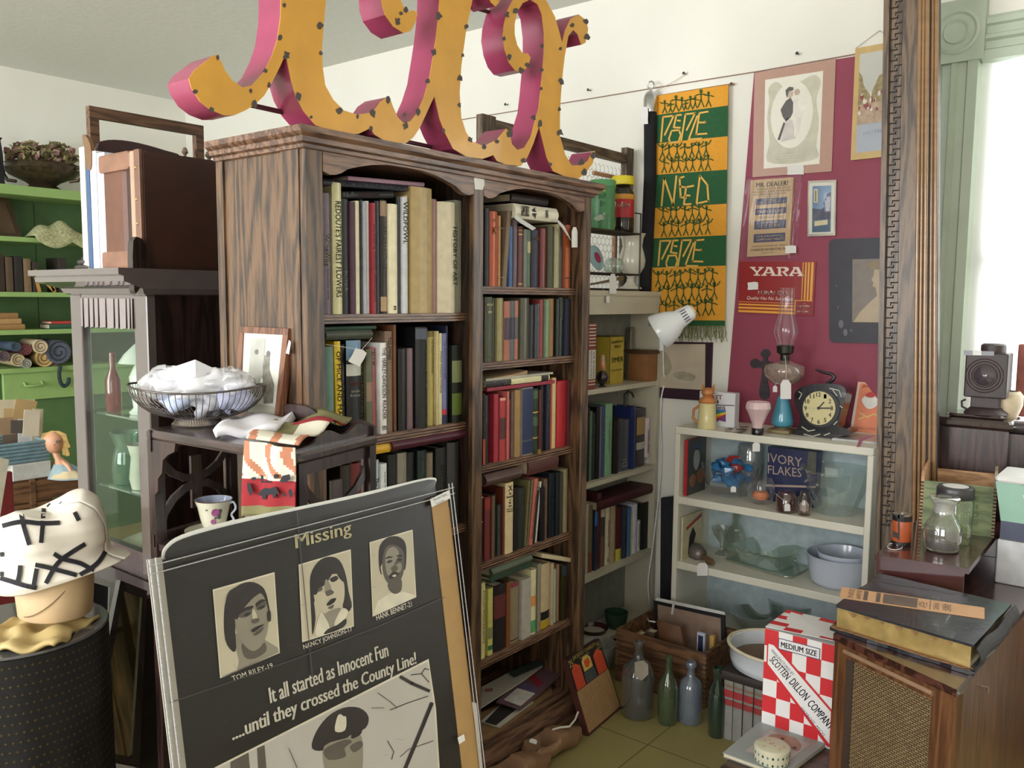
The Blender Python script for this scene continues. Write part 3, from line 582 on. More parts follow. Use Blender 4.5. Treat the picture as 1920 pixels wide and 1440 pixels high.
# ================================================================ big cut-metal letters on the bookcase
YEL = M((222, 162, 56), .34, .86, var=.1, sc=9, coat=.15); MAG = M((164, 66, 100), .3, .86, var=.1, sc=14, coat=.2); WELD = M((70, 62, 58), .6, var=.2, sc=200)
lp = PX(-1.652); DEP = V((-.082, 0, 0))
lower = [(527, -70), (527, 0), (526, 32), (520, 75), (510, 105), (495, 135), (472, 160), (455, 164), (435, 150), (422, 132), (416, 117), (407, 103), (400, 104), (385, 115), (365, 131), (354, 147), (359, 165), (375, 190), (395, 206), (420, 216), (440, 216), (460, 207), (477, 197), (495, 180), (510, 155), (525, 125), (536, 101), (540, 120), (546, 150), (555, 180), (570, 209), (592, 235), (615, 243), (650, 251), (672, 251), (687, 244), (695, 240), (702, 252), (720, 263), (742, 268), (762, 268), (775, 258), (787, 240), (800, 212), (810, 190), (815, 180), (819, 197), (825, 225), (835, 250), (850, 279), (875, 294), (905, 298), (925, 291), (932, 302), (950, 309), (977, 311), (989, 295), (1000, 270), (1011, 237), (1017, 262), (1025, 295), (1037, 321), (1060, 331), (1085, 335), (1100, 322), (1112, 305), (1116, 283), (1110, 285), (1102, 302), (1090, 310), (1072, 310), (1060, 290), (1050, 255), (1050, 215), (1052, 175), (1055, 140), (1059, 105), (1066, 67), (1075, 56), (1083, 64), (1090, 84), (1098, 80), (1103, 55), (1099, 38), (1085, 27), (1070, 35), (1060, 57), (1054, 80), (1049, 60), (1040, 30), (1025, 2), (1008, -14), (988, -18), (965, -6), (952, 18), (945, 45), (943, 68), (947, 95), (955, 118), (966, 132), (979, 136), (990, 125), (995, 108), (990, 100), (980, 100), (970, 85), (965, 65), (965, 45), (970, 22), (980, 6), (994, -1), (1008, 8), (1016, 27), (1020, 62), (1020, 100), (1017, 137), (1014, 170), (1010, 205), (1004, 225), (995, 257), (983, 277), (970, 281), (960, 270), (955, 247), (949, 241), (932, 261), (907, 274), (885, 265), (874, 248), (865, 220), (862, 175), (865, 125), (870, 87), (875, 52), (882, 20), (890, -20), (892, -70), (826, -70), (824, 0), (822, 32), (817, 75), (812, 107), (805, 150), (795, 182), (782, 212), (770, 227), (757, 231), (746, 220), (737, 200), (732, 186), (726, 182), (712, 192), (702, 207), (690, 212), (670, 215), (645, 207), (625, 187), (610, 160), (605, 125), (604, 87), (607, 50), (611, 0), (612, -70)]
curl = [(715, -14), (716, 6), (722, 28), (738, 50), (757, 62), (770, 58), (779, 42), (783, 25), (776, 19), (766, 21), (757, 13), (752, 2), (752, -14), (764, -34), (790, -46), (826, -50), (826, -92), (770, -86), (730, -62), (718, -36)]
curl2 = [(892, -50), (905, -30), (915, -8), (921, 5), (929, 12), (936, 4), (940, -12), (934, -34), (916, -58), (892, -70)]
sg = thing('letter_sign', 'huge yellow script letters in cut sheet metal with magenta sides standing atop oak bookcase', 'sign', lp.p(760, 268))
fb = B(); sb = B()
for poly in (lower, curl, curl2):
    fb.prism([lp.p(x, y) for x, y in poly], (-.002, 0, 0)); n = len(poly)
    pp = [lp.p(x, y)+V((-.0022, 0, 0)) for x, y in poly]; sb.add(pp+[p+DEP for p in pp], [[i, n+i, n+(i+1) % n, (i+1) % n] for i in range(n)])
wl = [(408, 108), (533, 10), (600, 47), (524, 70), (601, 100), (497, 133), (470, 171), (504, 160), (477, 194), (366, 172), (396, 206), (537, 104), (560, 180), (583, 220), (636, 208), (670, 219), (699, 214), (727, 187), (760, 236), (695, 241), (757, 215), (822, 31), (874, 50), (813, 98), (867, 104), (862, 147), (861, 197), (801, 153), (783, 210), (831, 245), (882, 262), (907, 275), (931, 265), (955, 250), (1015, 131), (1016, 87), (1014, 167), (1000, 220), (1012, 232), (1052, 153), (1051, 92), (1050, 248), (1048, 205), (1032, 308), (1090, 305), (1095, 324), (1112, 290), (1072, 47), (1098, 40), (1100, 70), (944, 73), (955, 107), (965, 20), (950, 28), (976, 132), (989, 122), (761, 19), (751, 25), (745, 40), (982, 300)]
for x, y in wl:
    m_ = random.randint(7, 11); r_ = random.uniform(3.4, 7)
    fb.dec(lp, [(x+r_*math.cos(6.28*i/m_)*random.uniform(.5, 1.2), y+r_*math.sin(6.28*i/m_)*random.uniform(.6, 1.5)) for i in range(m_)], .0012, 1)
fb.build('letter_face', [YEL, WELD], sg); sb.build('side_band', MAG, sg, smooth=30)
rd = B(); bp2 = PX(-1.73)
for a, b_ in (((470, 197), (560, 217)), ((745, 262), (830, 280)), ((880, 12), (935, 28))): rd.tube([bp2.p(*a), bp2.p(*b_)], .006, n=8)
rd.build('brace_rod', M((90, 34, 52), .5, var=0), sg)
# ================================================================ white shelf unit behind the bookcase
UW = M((205, 198, 176), .5, .85, var=.04, sc=8); UX, UB = -1.92, -2.068
un = thing('shelf_unit', 'cream painted open shelf unit squeezed between oak bookcase and back wall', 'shelves', (-2.0, 3.0, 0))
B().box((UB, 2.56, 0), (UX, 2.58, 1.5)).build('side_panel', UW, un); B().box((UB, 3.463, 0), (UX, 3.487, 1.5)).build('side_panel', UW, un)
B().box((UB, 2.545, 1.545), (UX+.004, 3.495, 1.566), bev=.003).box((UX-.018, 2.56, 1.468), (UX, 3.487, 1.546)).box((UB, 2.56, 1.468), (UB+.018, 3.487, 1.546)).build('top_board', UW, un)
SW = {'W1': 1.161, 'W2': .772, 'W3': .372, 'W4': .06}
for z in SW.values(): B().box((UB, 2.58, z-.02), (UX-.002, 3.463, z)).build('shelf', UW, un)
B().box((UB-.006, 2.56, 0), (UB, 3.487, 1.54)).build('back_panel', M((150, 150, 138), .7, .8), un)  # grey carries the shadow behind the shelves in the panel's colour
XW = UX-.03
# metal rack with tins
rk = thing('wire_rack', 'black wire rack of three tiers holding tins and white china above the shelf unit', 'rack', (-2.0, 3.15, 1.566))
RY0, RY1, RX0, RX1 = 2.62, P(1200, 470, 'x', -1.94).y, -1.94, -2.062; MT = M((40, 36, 34), .45, var=0)
zt1 = P(1150, 433, 'x', RX0).z; zt2 = P(1150, 513, 'x', RX0).z
for z in (zt1, zt2, 1.572):
    b = B().tube([(RX0, RY0, z), (RX0, RY1, z), (RX1, RY1, z), (RX1, RY0, z)], .004, n=6, close=True)
    for i in range(7): x = RX0+(RX1-RX0)*(i+.5)/7; b.tube([(x, RY0, z), (x, RY1, z)], .0018, n=5)
    b.build('wire_shelf', MT, rk)
for x, y, zz in ((RX0, RY0, zt1), (RX0, RY1, zt1+.09), (RX1, RY0, zt1), (RX1, RY1, zt1)): B().tube([(x, y, 1.567), (x, y, zz)], .0035, n=6).build('post', MT, rk)
B().tube([(RX0, RY1, zt1+.088), (RX0, RY1-.05, zt1+.088)], .003, n=6).build('arm', MT, rk)
# green tin
q = P(1128, 432, 'x', -2.0); q.z = zt1+.004; s = S(q)
t = thing('tin', 'tall green lithographed tin with pale cloud and tree, on top tier of wire rack', 'tin', q)
B().lathe([(24*s, 0), (24.5*s, 2*s), (24.5*s, 84*s), (23.5*s, 87*s)], q, n=36).build('body', M((78, 140, 90), .35, .85, var=.1, sc=40), t, smooth=40)
B().lathe([(25.2*s, 80*s), (25.4*s, 90*s), (24*s, 92*s), (0, 91*s)], q, n=36).build('lid', M((92, 158, 104), .35, .85), t, smooth=40)
gp = PX(-1.962); b = B()
for cx, cy, rx, ry in ((1128, 407, 9, 5), (1136, 403, 7, 6), (1120, 410, 7, 4), (1143, 408, 6, 5)): b.dec(gp, ell(cx, cy, rx, ry, 14), .002, 0)
for cx, cy in ((1122, 358), (1134, 356), (1143, 360)): b.dec(gp, ell(cx, cy, 6, 4, 8), .002, 1)
tpl(b, 'Butter', gp, (1121, 373), (1144, 369), (1121, 362), .003, 2); tpl(b, 'Bros', gp, (1124, 387), (1142, 384), (1124, 376), .003, 2)
b.build('label_print', [M((170, 184, 168), .6), M((170, 180, 90), .6), M((40, 80, 50), .6)], t)
# coffee jar
q = P(1166, 434, 'x', -2.0); q.z = zt1+.004; s = S(q)
t = thing('coffee_jar', 'dark glass coffee jar with yellow lid and red label, right of the green tin', 'jar', q)
B().lathe([(20*s, 0), (22*s, 3*s), (22*s, 26*s), (20.5*s, 30*s), (20.5*s, 62*s), (22*s, 66*s), (20*s, 76*s), (15*s, 82*s), (15*s, 90*s)], q, n=32).build('body', M((34, 24, 20), .12, var=0, coat=.5), t, smooth=40)
B().lathe([(21.2*s, 27*s), (21.6*s, 28*s), (21.6*s, 60*s), (21.2*s, 61*s)], q, n=32, cap=False).build('label', M((178, 36, 44), .45, var=0), t, smooth=40)
B().lathe([(21.3*s, 61*s), (22.2*s, 65*s), (21.8*s, 70*s), (21*s, 70.5*s)], q, n=32, cap=False).build('label_band', M((214, 150, 50), .45, var=0), t, smooth=40)
B().lathe([(21*s, 88*s), (21.5*s, 90*s), (21.5*s, 101*s), (19*s, 104*s), (0, 105*s)], q, n=32).build('lid', M((222, 204, 48), .4, var=.04), t, smooth=40)
b = B(); fp = PX(q.x+21.8*s); tpl(b, 'Folger', fp, (1153, 391), (1183, 391), (1153, 378), .001, bold=.02); b.build('lettering', M((236, 226, 214), .5, var=0), t)
# china on the rack
CH = M((226, 220, 204), .2, .88, var=.03, coat=.4)
q = V((-2.04, P(1186, 515, 'x', -2.04).y, zt2+.004)); s = S(q)
t = thing('pitcher', 'large cream china pitcher with scalloped spout inside wire rack below the coffee jar', 'pitcher', q)
b = LA(B(), q, [(14, 0), (17, 2), (25, 14), (27, 26), (24, 40), (20, 52), (22, 66), (27, 76), (25, 76), (19, 64)], n=30, cap=True); b.build('body', CH, t, smooth=60)
B().tube([q+V((0, 24*s, 66*s)), q+V((0, 40*s, 58*s)), q+V((0, 42*s, 36*s)), q+V((0, 27*s, 18*s))], 2.4*s, n=8).build('handle', CH, t, smooth=60)
q = V((-2.03, P(1182, 545, 'x', -2.03).y, 1.577)); s = S(q)
solo(LA(B(), q, [(22, 0), (21, 3), (14, 6), (8, 14), (7, 22), (12, 26), (11, 27), (0, 24)], n=28), 'china_stand', CH, 'cream china pedestal with flared foot on bottom tier of wire rack', 'pedestal', 60)
q = V((-1.975, P(1118, 513, 'x', -1.975).y, zt2+.004)); s = S(q)
t = thing('decorated_plate', 'pale blue oval plate with crimson flower propped in wire rack by the bookcase edge', 'plate', q)
B().lathe([(0, 3*s), (18*s, 2*s), (26*s, 0), (26*s, -1*s), (0, 1*s)], q+V((0, 0, 27*s)), axis=(1, 0, .15), n=28, sx=.8).build('rim', M((140, 176, 184), .25, coat=.4), t, smooth=60)
B().lathe([(0, 4*s), (11*s, 3*s), (12*s, 2*s)], q+V((.001, 0, 27*s)), axis=(1, 0, .15), n=12, sx=.7).build('flower', M((150, 40, 84), .5, var=.4, sc=160), t)
SIL = M((176, 172, 164), .22, metal=.9, var=.15, sc=60); GLS = GLASS()
q = V((-1.985, P(1150, 514, 'x', -1.985).y, zt2+.004)); s = S(q)
t = thing('glass_teapot', 'clear glass teapot with curled handle between the oval plate and cream pitcher', 'teapot', q)
LA(B(), q, [(10, 0), (18, 4), (21, 14), (17, 24), (12, 28)], n=26).build('body', GLASS((225, 235, 230), .2, .15), t, smooth=60)
B().tube([q+V((0, 17*s, 24*s)), q+V((0, 28*s, 28*s)), q+V((0, 27*s, 16*s)), q+V((0, 18*s, 8*s))], 1.6*s, n=7).build('handle', GLASS((225, 235, 230), .3, .3), t, smooth=60)
a = P(1108, 533, 'x', -1.965); solo(B().tube([a, P(1140, 527, 'x', -1.965), P(1168, 521, 'x', -1.965)], [.004, .006, .008], n=8), 'serving_spoon', SIL, 'silver handle lying in bottom tier of the wire rack', 'spoon', 60)
up_ = PX(UX+.006)
price_tag(up_, (1145, 508), 1147.5, 532, 13, 37, 'long white price tag hanging from the wire rack in front of cream unit')
price_tag(up_, (1128, 541), 1138, 561, 6, 13, 'tiny white tag dangling on the cream fascia under the long tag')
# objects on W1
b_ = lambda x, y, z, xx: V((xx, P(x, y, 'x', xx).y, z))
t = thing('book', 'red and cream striped book, THE RUSSIAN REVOLUTION, alone on the unit shelf', 'book', b_(1109, 720, SW['W1'], XW), None)
Xr = UX-.006; yl = P(1103, 720, 'x', Xr).y; yr = P(1116, 720, 'x', Xr).y; zt = P(1109, 606, 'x', Xr).z
book_geo(t, (Xr, yl, 1.1615), (0, yr-yl, 0), (-.1, 0, 0), (0, 0, zt-1.1615), (130, 60, 46), .03, bands=[(.16, .6, (205, 200, 190))]+[(k, k+.015, (215, 205, 190)) for k in (.07, .12, .66, .71, .76, .81, .86, .91, .96)], tlist=[('THE RUSSIAN', .18, .58, .55, .8, BLK), ('REVOLUTION', .18, .58, .2, .45, BLK)])
q = b_(1153, 705, SW['W1'], -2.0); 
t = thing('emery_tin', 'yellow rectangular tin lettered EMERY on the cream unit shelf', 'tin', q)
c1, c2, c3 = V((-1.985, P(1142, 706, 'x', -1.985).y, 1.161)), V((-1.985, P(1169, 706, 'x', -1.985).y, 1.161)), None
zt = P(1142, 632, 'x', -1.985).z; B().hexa([c1, c2, c2+V((-.07, 0, 0)), c1+V((-.07, 0, 0))], zt-1.161, bev=.002).build('body', M((196, 172, 62), .4, .85, var=.12), t)
b = B(); ep = PX(-1.985); 
tpl(b, 'EMER', ep, (1148, 680), (1168, 677), (1148, 671), .0012, bold=.03); tpl(b, 'WASHINGTON', ep, (1146, 645), (1167, 642), (1146, 640), .0012, bold=.01); tpl(b, 'MILLS', ep, (1152, 653), (1163, 651), (1152, 648), .0012, bold=.02); tpl(b, 'coarse grain', ep, (1147, 698), (1166, 695), (1147, 693), .0012)
b.prism([(-1.985-.0, c1.y, 1.165), (-1.984, c1.y, 1.165), (-1.984, c1.y+.004, 1.165), (-1.985, c1.y+.004, 1.165)], (0, 0, zt-1.17), 0)
b.build('lettering', M((50, 44, 26), .5, var=0), t); B().box((-1.983, c1.y-.001, zt-.001), (-2.057, c2.y+.001, zt+.004)).build('lid', M((110, 96, 40), .35, .85, metal=.4), t)
q = b_(1204, 711, SW['W1'], -1.995); s = S(q)
t = thing('wooden_tub', 'round edged tan wooden box on the cream unit shelf right of yellow tin', 'box', q)
B().lathe([(29*s, 0), (30*s, 2*s), (30*s, 52*s), (29*s, 54*s)], q, n=32, sq=.55).build('body', M((146, 98, 56), .5, .85, var=.15, sc=20), t, smooth=50)
B().lathe([(31*s, 50*s), (31*s, 57*s), (29*s, 58*s), (0, 57*s)], q, n=32, sq=.55).build('lid_rim', M((86, 62, 42), .35, metal=.3), t, smooth=50)
q = b_(1129, 716, SW['W1'], -1.96); s = S(q)
t = thing('oil_lamp', 'small dark round lamp with clear chimney glowing amber beside the striped book', 'lamp', q)
LA(B(), q, [(8, 0), (6, 2), (4, 4), (10, 10), (12, 18), (9, 26), (4, 30)], n=22).build('font', M((40, 28, 40), .1, coat=.6), t, smooth=60)
LA(B(), q, [(4, 30), (7, 36), (6, 46), (4, 60)], n=18, cap=False).build('chimney', GLASS((250, 220, 180), .15, .2), t, smooth=60)
LA(B(), q, [(0, 31), (4, 34), (4.5, 40), (2, 46), (0, 48)], n=12).build('amber_glass', M((230, 150, 70), .4, var=0), t, smooth=60)
q = b_(1180, 700, SW['W1'], -2.04); s = S(q)
solo(LA(B(), q, [(12, 0), (14, 4), (14, 50), (8, 60), (8, 96), (7, 98)], n=20), 'tall_bottle', GLASS((120, 110, 90), .2, .4), 'tall dim glass bottle behind yellow tin on unit shelf', 'bottle', 60)
# W2 / W3 books
gW2 = 'books on the middle shelf of the cream unit'
upright('W2', 'middle book shelf of cream unit', SW['W2'], XW, [
 (1100, 1104.7, 764, (36, 38, 40), 'black book with white lettering', {'t': [('THE MESSAGE OF THE WEST', .2, .97, .3, .9, (200, 200, 190))]}),
 (1105.2, 1110.5, 771, (92, 116, 96), 'grey green book'),
 (1111, 1116.5, 774, (46, 66, 52), 'dark green book with white flecks', {'t': [('WALLS', .6, .85, .2, .7, (170, 180, 160))]}),
 (1117, 1124, 765, (30, 32, 36), 'plain black book'),
 (1124.5, 1128, 762, (120, 104, 120), 'thin purple grey book'),
 (1128.4, 1135, 761, (56, 80, 120), 'blue book titled HOLOCAUST', {'t': [('HOLOCAUST', .5, .86, .2, .75, WHT)]}),
 (1136, 1149, 757, (126, 168, 130), 'wide mint book with gold script', {'rnd': .08, 't': [('the gallant art', .35, .75, .35, .65, (150, 110, 50))]}),
 (1149.8, 1159.2, 786, (44, 36, 34), 'short dark brown book'),
 (1159.7, 1163, 786, (190, 150, 130), 'thin cream and red book'),
 (1163.4, 1180.2, 787, (84, 84, 96), 'grey photographic cover book', {'rnd': .06, 't': [('King\nof the\nCamb', .08, .24, .2, .8, WHT, 'h')]}),
 (1181, 1191, 763, (36, 50, 104), 'royal blue book'),
 (1192, 1207.3, 766, (70, 60, 66), 'dark book with golden figure', {'rnd': .04, 'b': [(.55, .85, (160, 130, 76)), (.3, .42, (180, 176, 160))]}),
 (1208, 1216.8, 783, (206, 190, 196), 'pale pink white book', {'lift': .035, 't': [('VANISHING AMERICA', .1, .7, .3, .6, (90, 80, 90))]}),
 (1217.2, 1221, 785, (210, 200, 200), 'thin white book'),
 (1221.4, 1226, 757, (40, 46, 84), 'starry navy book'),
 (1226.4, 1231.5, 775, (176, 160, 130), 'cream mottled book'),
], gW2)
gW3 = 'books on the lower shelf of the cream unit'
upright('W3', 'lower book shelf of cream unit', SW['W3'], XW, [
 (1100, 1104.5, 945, (170, 160, 150), 'thin patterned whitish book'),
 (1105, 1114, 947, (116, 102, 70), 'olive book with rust foot', {'b': [(.0, .3, (120, 70, 50))]}),
 (1115, 1120.6, 940, (48, 60, 84), 'black book with blue top', {'b': [(.65, 1, (50, 110, 170))]}),
 (1121, 1128.2, 924, (94, 40, 50), 'tall maroon book with white letters', {'t': [('FIREFLY ANNUAL', .05, .6, .3, .7, (200, 180, 170))]}),
 (1129, 1137, 935, (80, 78, 66), 'dark book with cream top', {'b': [(.74, 1, (190, 172, 150)), (0, .45, (110, 84, 64))]}),
 (1138, 1146, 946, (204, 190, 164), 'cream book on the English', {'t': [('THE ENGLISH AS A CARP', .3, .75, .3, .7, (100, 80, 60)), ('E', .05, .1, .3, .7, BLK, 'h')]}),
 (1146.5, 1155, 948, (160, 142, 112), 'tan book with dim spine'),
 (1155.5, 1166, 950, (92, 36, 42), 'maroon book with yellow foot', {'b': [(0, .22, (190, 180, 70))]}),
 (1166.7, 1174.5, 951, (66, 70, 84), 'slate book with blue lettering', {'t': [('SPIRIT SUMMER', .1, .9, .3, .6, (110, 130, 150))]}),
 (1175, 1181.5, 953, (70, 110, 150), 'steel blue book'),
 (1182, 1186, 962, (196, 188, 126), 'pale yellow thin book'),
 (1186.6, 1194.3, 945, (196, 194, 204), 'lilac white book'),
 (1194.8, 1202, 976, (206, 200, 200), 'short white book with dark title', {'t': [('TRIUMPH OF DEMOCRACY', .1, .9, .25, .5, (50, 40, 50))]}),
 (1203, 1218, 942, (46, 50, 38), 'wide black green book', {'rnd': .05}),
 (1220.5, 1230.5, 961, (150, 50, 50), 'red book with white arcs', {'b': [(.75, .88, (60, 40, 50))]}),
], gW3)
flat(UX-.012, 1120, 951, 1224, 930, 17, (84, 30, 36), 'very thick dark maroon book lying over the lower books of the cream unit', gW3, d=.12, rnd=.1)
# cast hook in front of W2
solo(B().tube([P(1172, 762, 'x', UX-.03), P(1172, 740, 'x', UX-.03), P(1178, 734, 'x', UX-.03), P(1185, 737, 'x', UX-.03), P(1188, 745, 'x', UX-.03)], [.006, .007, .006, .006, .004], n=8), 'iron_hook', M((46, 38, 34), .5, var=0), 'black curled iron hook rising behind the blue books of the cream unit', 'hook', 60)
# pots on bottom
q = b_(1155, 1178, .001, -2.0); q = P(1155, 1176, 'z', .06); s = S(q)
solo(LA(B(), q, [(14, 0), (19, 6), (22, 24), (23, 30), (21, 30), (19, 10), (0, 4)], n=30), 'green_pot', M((44, 74, 56), .2, .85, coat=.4), 'dark green glazed pot at the foot of the cream unit', 'pot', 60)
q = P(1112, 1195, 'z', .03); s = S(q)
solo(LA(B(), q, [(14, 0), (24, 8), (28, 20), (26, 20), (20, 8), (0, 3)], n=30), 'dark_red_bowl', M((70, 26, 32), .2, coat=.5), 'dark red bowl beside the green pot behind bookcase corner', 'bowl', 60)
q = P(1122, 1250, 'z', .0); s = S(q)
solo(LA(B(), q, [(22, 0), (30, 14), (33, 46), (31, 46), (27, 14), (0, 6)], n=30), 'white_bucket', M((190, 190, 182), .35, .8, var=.15, sc=40), 'white patterned round bucket behind the punch board game', 'bucket', 60)
# ================================================================ old screen door leaning behind the bookcase
DW = WOOD((66, 52, 40), (116, 96, 76), 'z', .6, 14, 0); DWH = WOOD((66, 52, 40), (116, 96, 76), 'y', .6, 14, 0)
dX = -2.075; sp_ = PX(dX)
sd = thing('screen_door', 'weathered wooden frame with chicken wire standing behind the oak bookcase', 'screen', (dX, 2.6, 0))
yl = sp_.p(905, 215).y; yr = sp_.p(1188, 300).y; ztp = sp_.p(918, 216).z
B().box((dX-.03, yl, 0), (dX, yl+.075, ztp)).build('stile', DW, sd); B().box((dX-.03, yr-.06, 0), (dX, yr, sp_.p(1176, 276).z)).build('stile', DW, sd)
za = sp_.p(930, 224).z; zb_ = sp_.p(930, 246).z
B().box((dX-.028, yl+.07, zb_), (dX-.004, yr-.06, za)).build('top_rail', DWH, sd)
B().box((dX-.028, yl+.07, .9), (dX-.004, yr-.06, 1.0)).build('middle_rail', DWH, sd)
b = B(); hx = .019
y0_, y1_, z0_, z1_ = sp_.p(1020, 300).y, yr-.06, 1.5, za-.05
nz = int((z1_-z0_)/(hx*1.5)); ny = int((y1_-y0_)/(hx*1.732))
for j in range(nz):
    for i in range(ny):
        cy = y0_+(i+(j % 2)*.5)*hx*1.732; cz = z0_+j*hx*1.5
        pts = [V((dX-.012, cy+hx*math.sin(a), cz+hx*math.cos(a))) for a in (0, 1.0472, 2.0944, 3.1416)]
        for p, q in zip(pts, pts[1:]): d = (q-p).normalized(); n_ = V((0, -d.z, d.y))*.0009; b.face([p-n_, q-n_, q+n_, p+n_])
b.build('chicken_wire', M((70, 64, 58), .6, var=0), sd)
B().box((dX-.022, sp_.p(1118, 300).y, za-.12), (dX-.008, yr-.06, za-.105)).box((dX-.022, sp_.p(1158, 320).y, 1.3), (dX-.008, sp_.p(1163, 320).y, za-.12)).build('inner_frame', M((176, 130, 100), .6), sd)
# ================================================================ rope and banner on the wall
q = P(1216, 545, 'y', YR-.05); zt = P(1216, 205, 'y', YR-.05).z
rp_ = thing('barrier_rope', 'black velvet rope with chrome end cap hanging from the wall beside banner', 'rope', (q.x, q.y, q.z))
qs = [P(x, y, 'y', YR-.05) for x, y in ((1219, 200), (1219, 260), (1219, 330), (1215, 420), (1211, 500), (1209, 560))]
B().tube(qs, .028, n=16).build('velvet_rope', M((26, 26, 32), .9, .8, var=.2, sc=60), rp_, smooth=2)
c0 = P(1219, 206, 'y', YR-.05); CHR = M((200, 200, 200), .15, metal=1, var=0)
B().lathe([(.03, -.0), (.031, .01), (.031, .055), (.028, .075), (.018, .09), (.006, .095), (.006, .108)], c0+V((0, 0, -.012)), n=24).build('chrome_cap', CHR, rp_, smooth=50)
B().tube([c0+V((.016*math.sin(a), 0, .092+.016-.016*math.cos(a))) for a in [i*.55 for i in range(11)]], .0035, n=8).build('hook_ring', CHR, rp_, smooth=2)
price_tag(PY(YR-.085), (1207, 200), 1208, 217, 16, 34, 'white blurred tag hanging left of the black rope', 0, True)
solo(B().tube([P(1286, 139, 'y', YR-.012), P(1258, 156, 'y', YR-.02), P(1229, 172, 'y', YR-.03)], .001, n=5), 'string', M((170, 130, 90), .8, var=0), 'slack brown string from nail to top corner of the banner', 'string')
bn = thing('banner', 'orange and green cloth banner reading PEOPLE NEED PEOPLE with stick figures', 'banner', P(1297, 640, 'y', YR-.01))
npl = PY(YR-.03); Lx = lambda y: 1230-(y-180)*.008-max(0, y-420)*.07; Rx = lambda y: 1365.5-(y-159)*.014
ORA = M((226, 158, 48), .85, .92, var=.05, sc=60); GRN = M((36, 92, 52), .85, .85, var=.1, sc=60)
rows = [(180, 159, 0), (216, 198, 1), (269, 255.5, 0), (328, 318, 1), (390, 382, 0), (447, 441, 1), (502, 498, 0), (600, 601, 1), (611, 611, None)]
b = B()
for (a0, a1, m_), (c0_, c1_, _) in zip(rows, rows[1:]):
    N = 14
    def bf(u, v, a0=a0, a1=a1, c0_=c0_, c1_=c1_):
        yl_ = a0+(c0_-a0)*v; yr_ = a1+(c1_-a1)*v; x = Lx(yl_)*(1-u)+Rx(yr_)*u; y = yl_*(1-u)+yr_*u
        return npl.p(x, y)+V((0, .0, 0))
    b.grid(bf, N, 4, m_)
b.build('cloth', [ORA, GRN], bn, solid=.002)
fr = B()
for i in range(110):
    x = Lx(611)+(Rx(611)-Lx(611))*i/109; y2 = 636+random.uniform(-6, 6); a = npl.p(x, 609); c = npl.p(x+random.uniform(-4, 4), (611+y2)/2); d = npl.p(x+random.uniform(-5, 5), y2)
    fr.tube([a, c, d], .0013, n=4)
fr.build('fringe', M((112, 116, 62), .9, .9, var=.2), bn)['kind'] = 'stuff'
lt = B()
def PEOPLE(x, y, kx=1, ky=1, sk=-.12):
    L_ = [[(0, 46), (4, 0), (24, 0), (7, 34)], [(24, 22), (36, 24)], [(38, 0), (29, 0), (24, 22)], [(31, 10), (36, 11)], [(20, 28), (34, 28), (37, 38), (33, 50), (17, 50), (15, 42), (20, 28)], [(38, 48), (46, 0), (64, 0), (48, 30)], [(68, 6), (52, 48), (76, 49)], [(88, 0), (72, 1), (66, 40), (86, 41)], [(69, 18), (83, 20), (82, 18)]]
    for ln in L_: strokes(lt, npl, [[(x+a*kx, y+c*ky+a*kx*sk) for a, c in ln]], 3.3, .0035)
PEOPLE(1240, 220); LTM = M((224, 176, 84), .8, .95, var=0); lt.build('lettering', LTM, bn); lt = B()
for ln in ([(0, 52), (5, 0), (22, 52), (28, -2)], [(42, 0), (34, 2), (36, 38), (46, 40)], [(35, 18), (44, 20)], [(60, 18), (46, 20), (42, 52), (56, 52)], [(45, 35), (53, 36)], [(66, 50), (72, 0), (86, 18), (88, 48), (66, 52)]): strokes(lt, npl, [[(1241+a, 334+c-a*.06) for a, c in ln]], 3.6, .0035)
lt.build('lettering', LTM, bn); lt = B(); PEOPLE(1235, 452, .97, 1, -.03)
lt.build('lettering', LTM, bn)
fg = B(); FGM = M((56, 84, 34), .85, var=0)
def man(x, y, h, a1, a2, flip=1):
    fg.dec(npl, ell(x, y-h*.9, h*.1, h*.12, 8), .0035)
    for ln in ([(x, y-h*.82), (x, y-h*.42)], [(x, y-h*.42), (x-h*.17, y)], [(x, y-h*.42), (x+h*.17, y)], [(x, y-h*.74), (x-h*.2, y-h*(.74+a1*.12)), (x-h*.34, y-h*(.74+a1*.34))], [(x, y-h*.74), (x+h*.2, y-h*(.74+a2*.12)), (x+h*.34, y-h*(.74+a2*.34))]): strokes(fg, npl, [ln], 2.1, .0035)
for x, y, h in ((1247, 212, 24), (1258, 211, 19), (1268, 209, 30), (1279, 207, 25), (1286, 205, 14), (1295, 205, 25), (1304, 203, 22), (1315, 201, 33), (1329, 200, 28)): man(x, y, h, random.choice((-.3, .2)), random.choice((-.2, .3)))
for y0, y1, n_ in ((270, 326, 2), (388, 446, 2), (506, 598, 3)):
    fg.build('stick_figures', FGM, bn); fg = B()
    for r_ in range(n_):
        h = (y1-y0)/n_*1.02
        for i in range(7 if y0 < 500 else 8): man(1243+i*(13.5 if y0 < 500 else 14.5)+random.uniform(-2, 2)+(r_ % 2)*4-(8 if y0 > 500 else 0), y1-2-(n_-1-r_)*h*.93-i*.8, h*random.uniform(.88, 1.05), random.choice((1, -.4, .6)), random.choice((1, .9, -.3)))
fg.build('stick_figures', FGM, bn)
solo(B().tube([P(x, y, 'y', YR-.02) for x, y in ((1228, 181), (1300, 169), (1376, 157))], .0035, n=8), 'hanging_rod', M((150, 110, 70), .6), 'thin wooden rod holding the top of the banner', 'rod')
# ================================================================ things on the back wall
WQ = lambda x, y: WP.p(x, y)
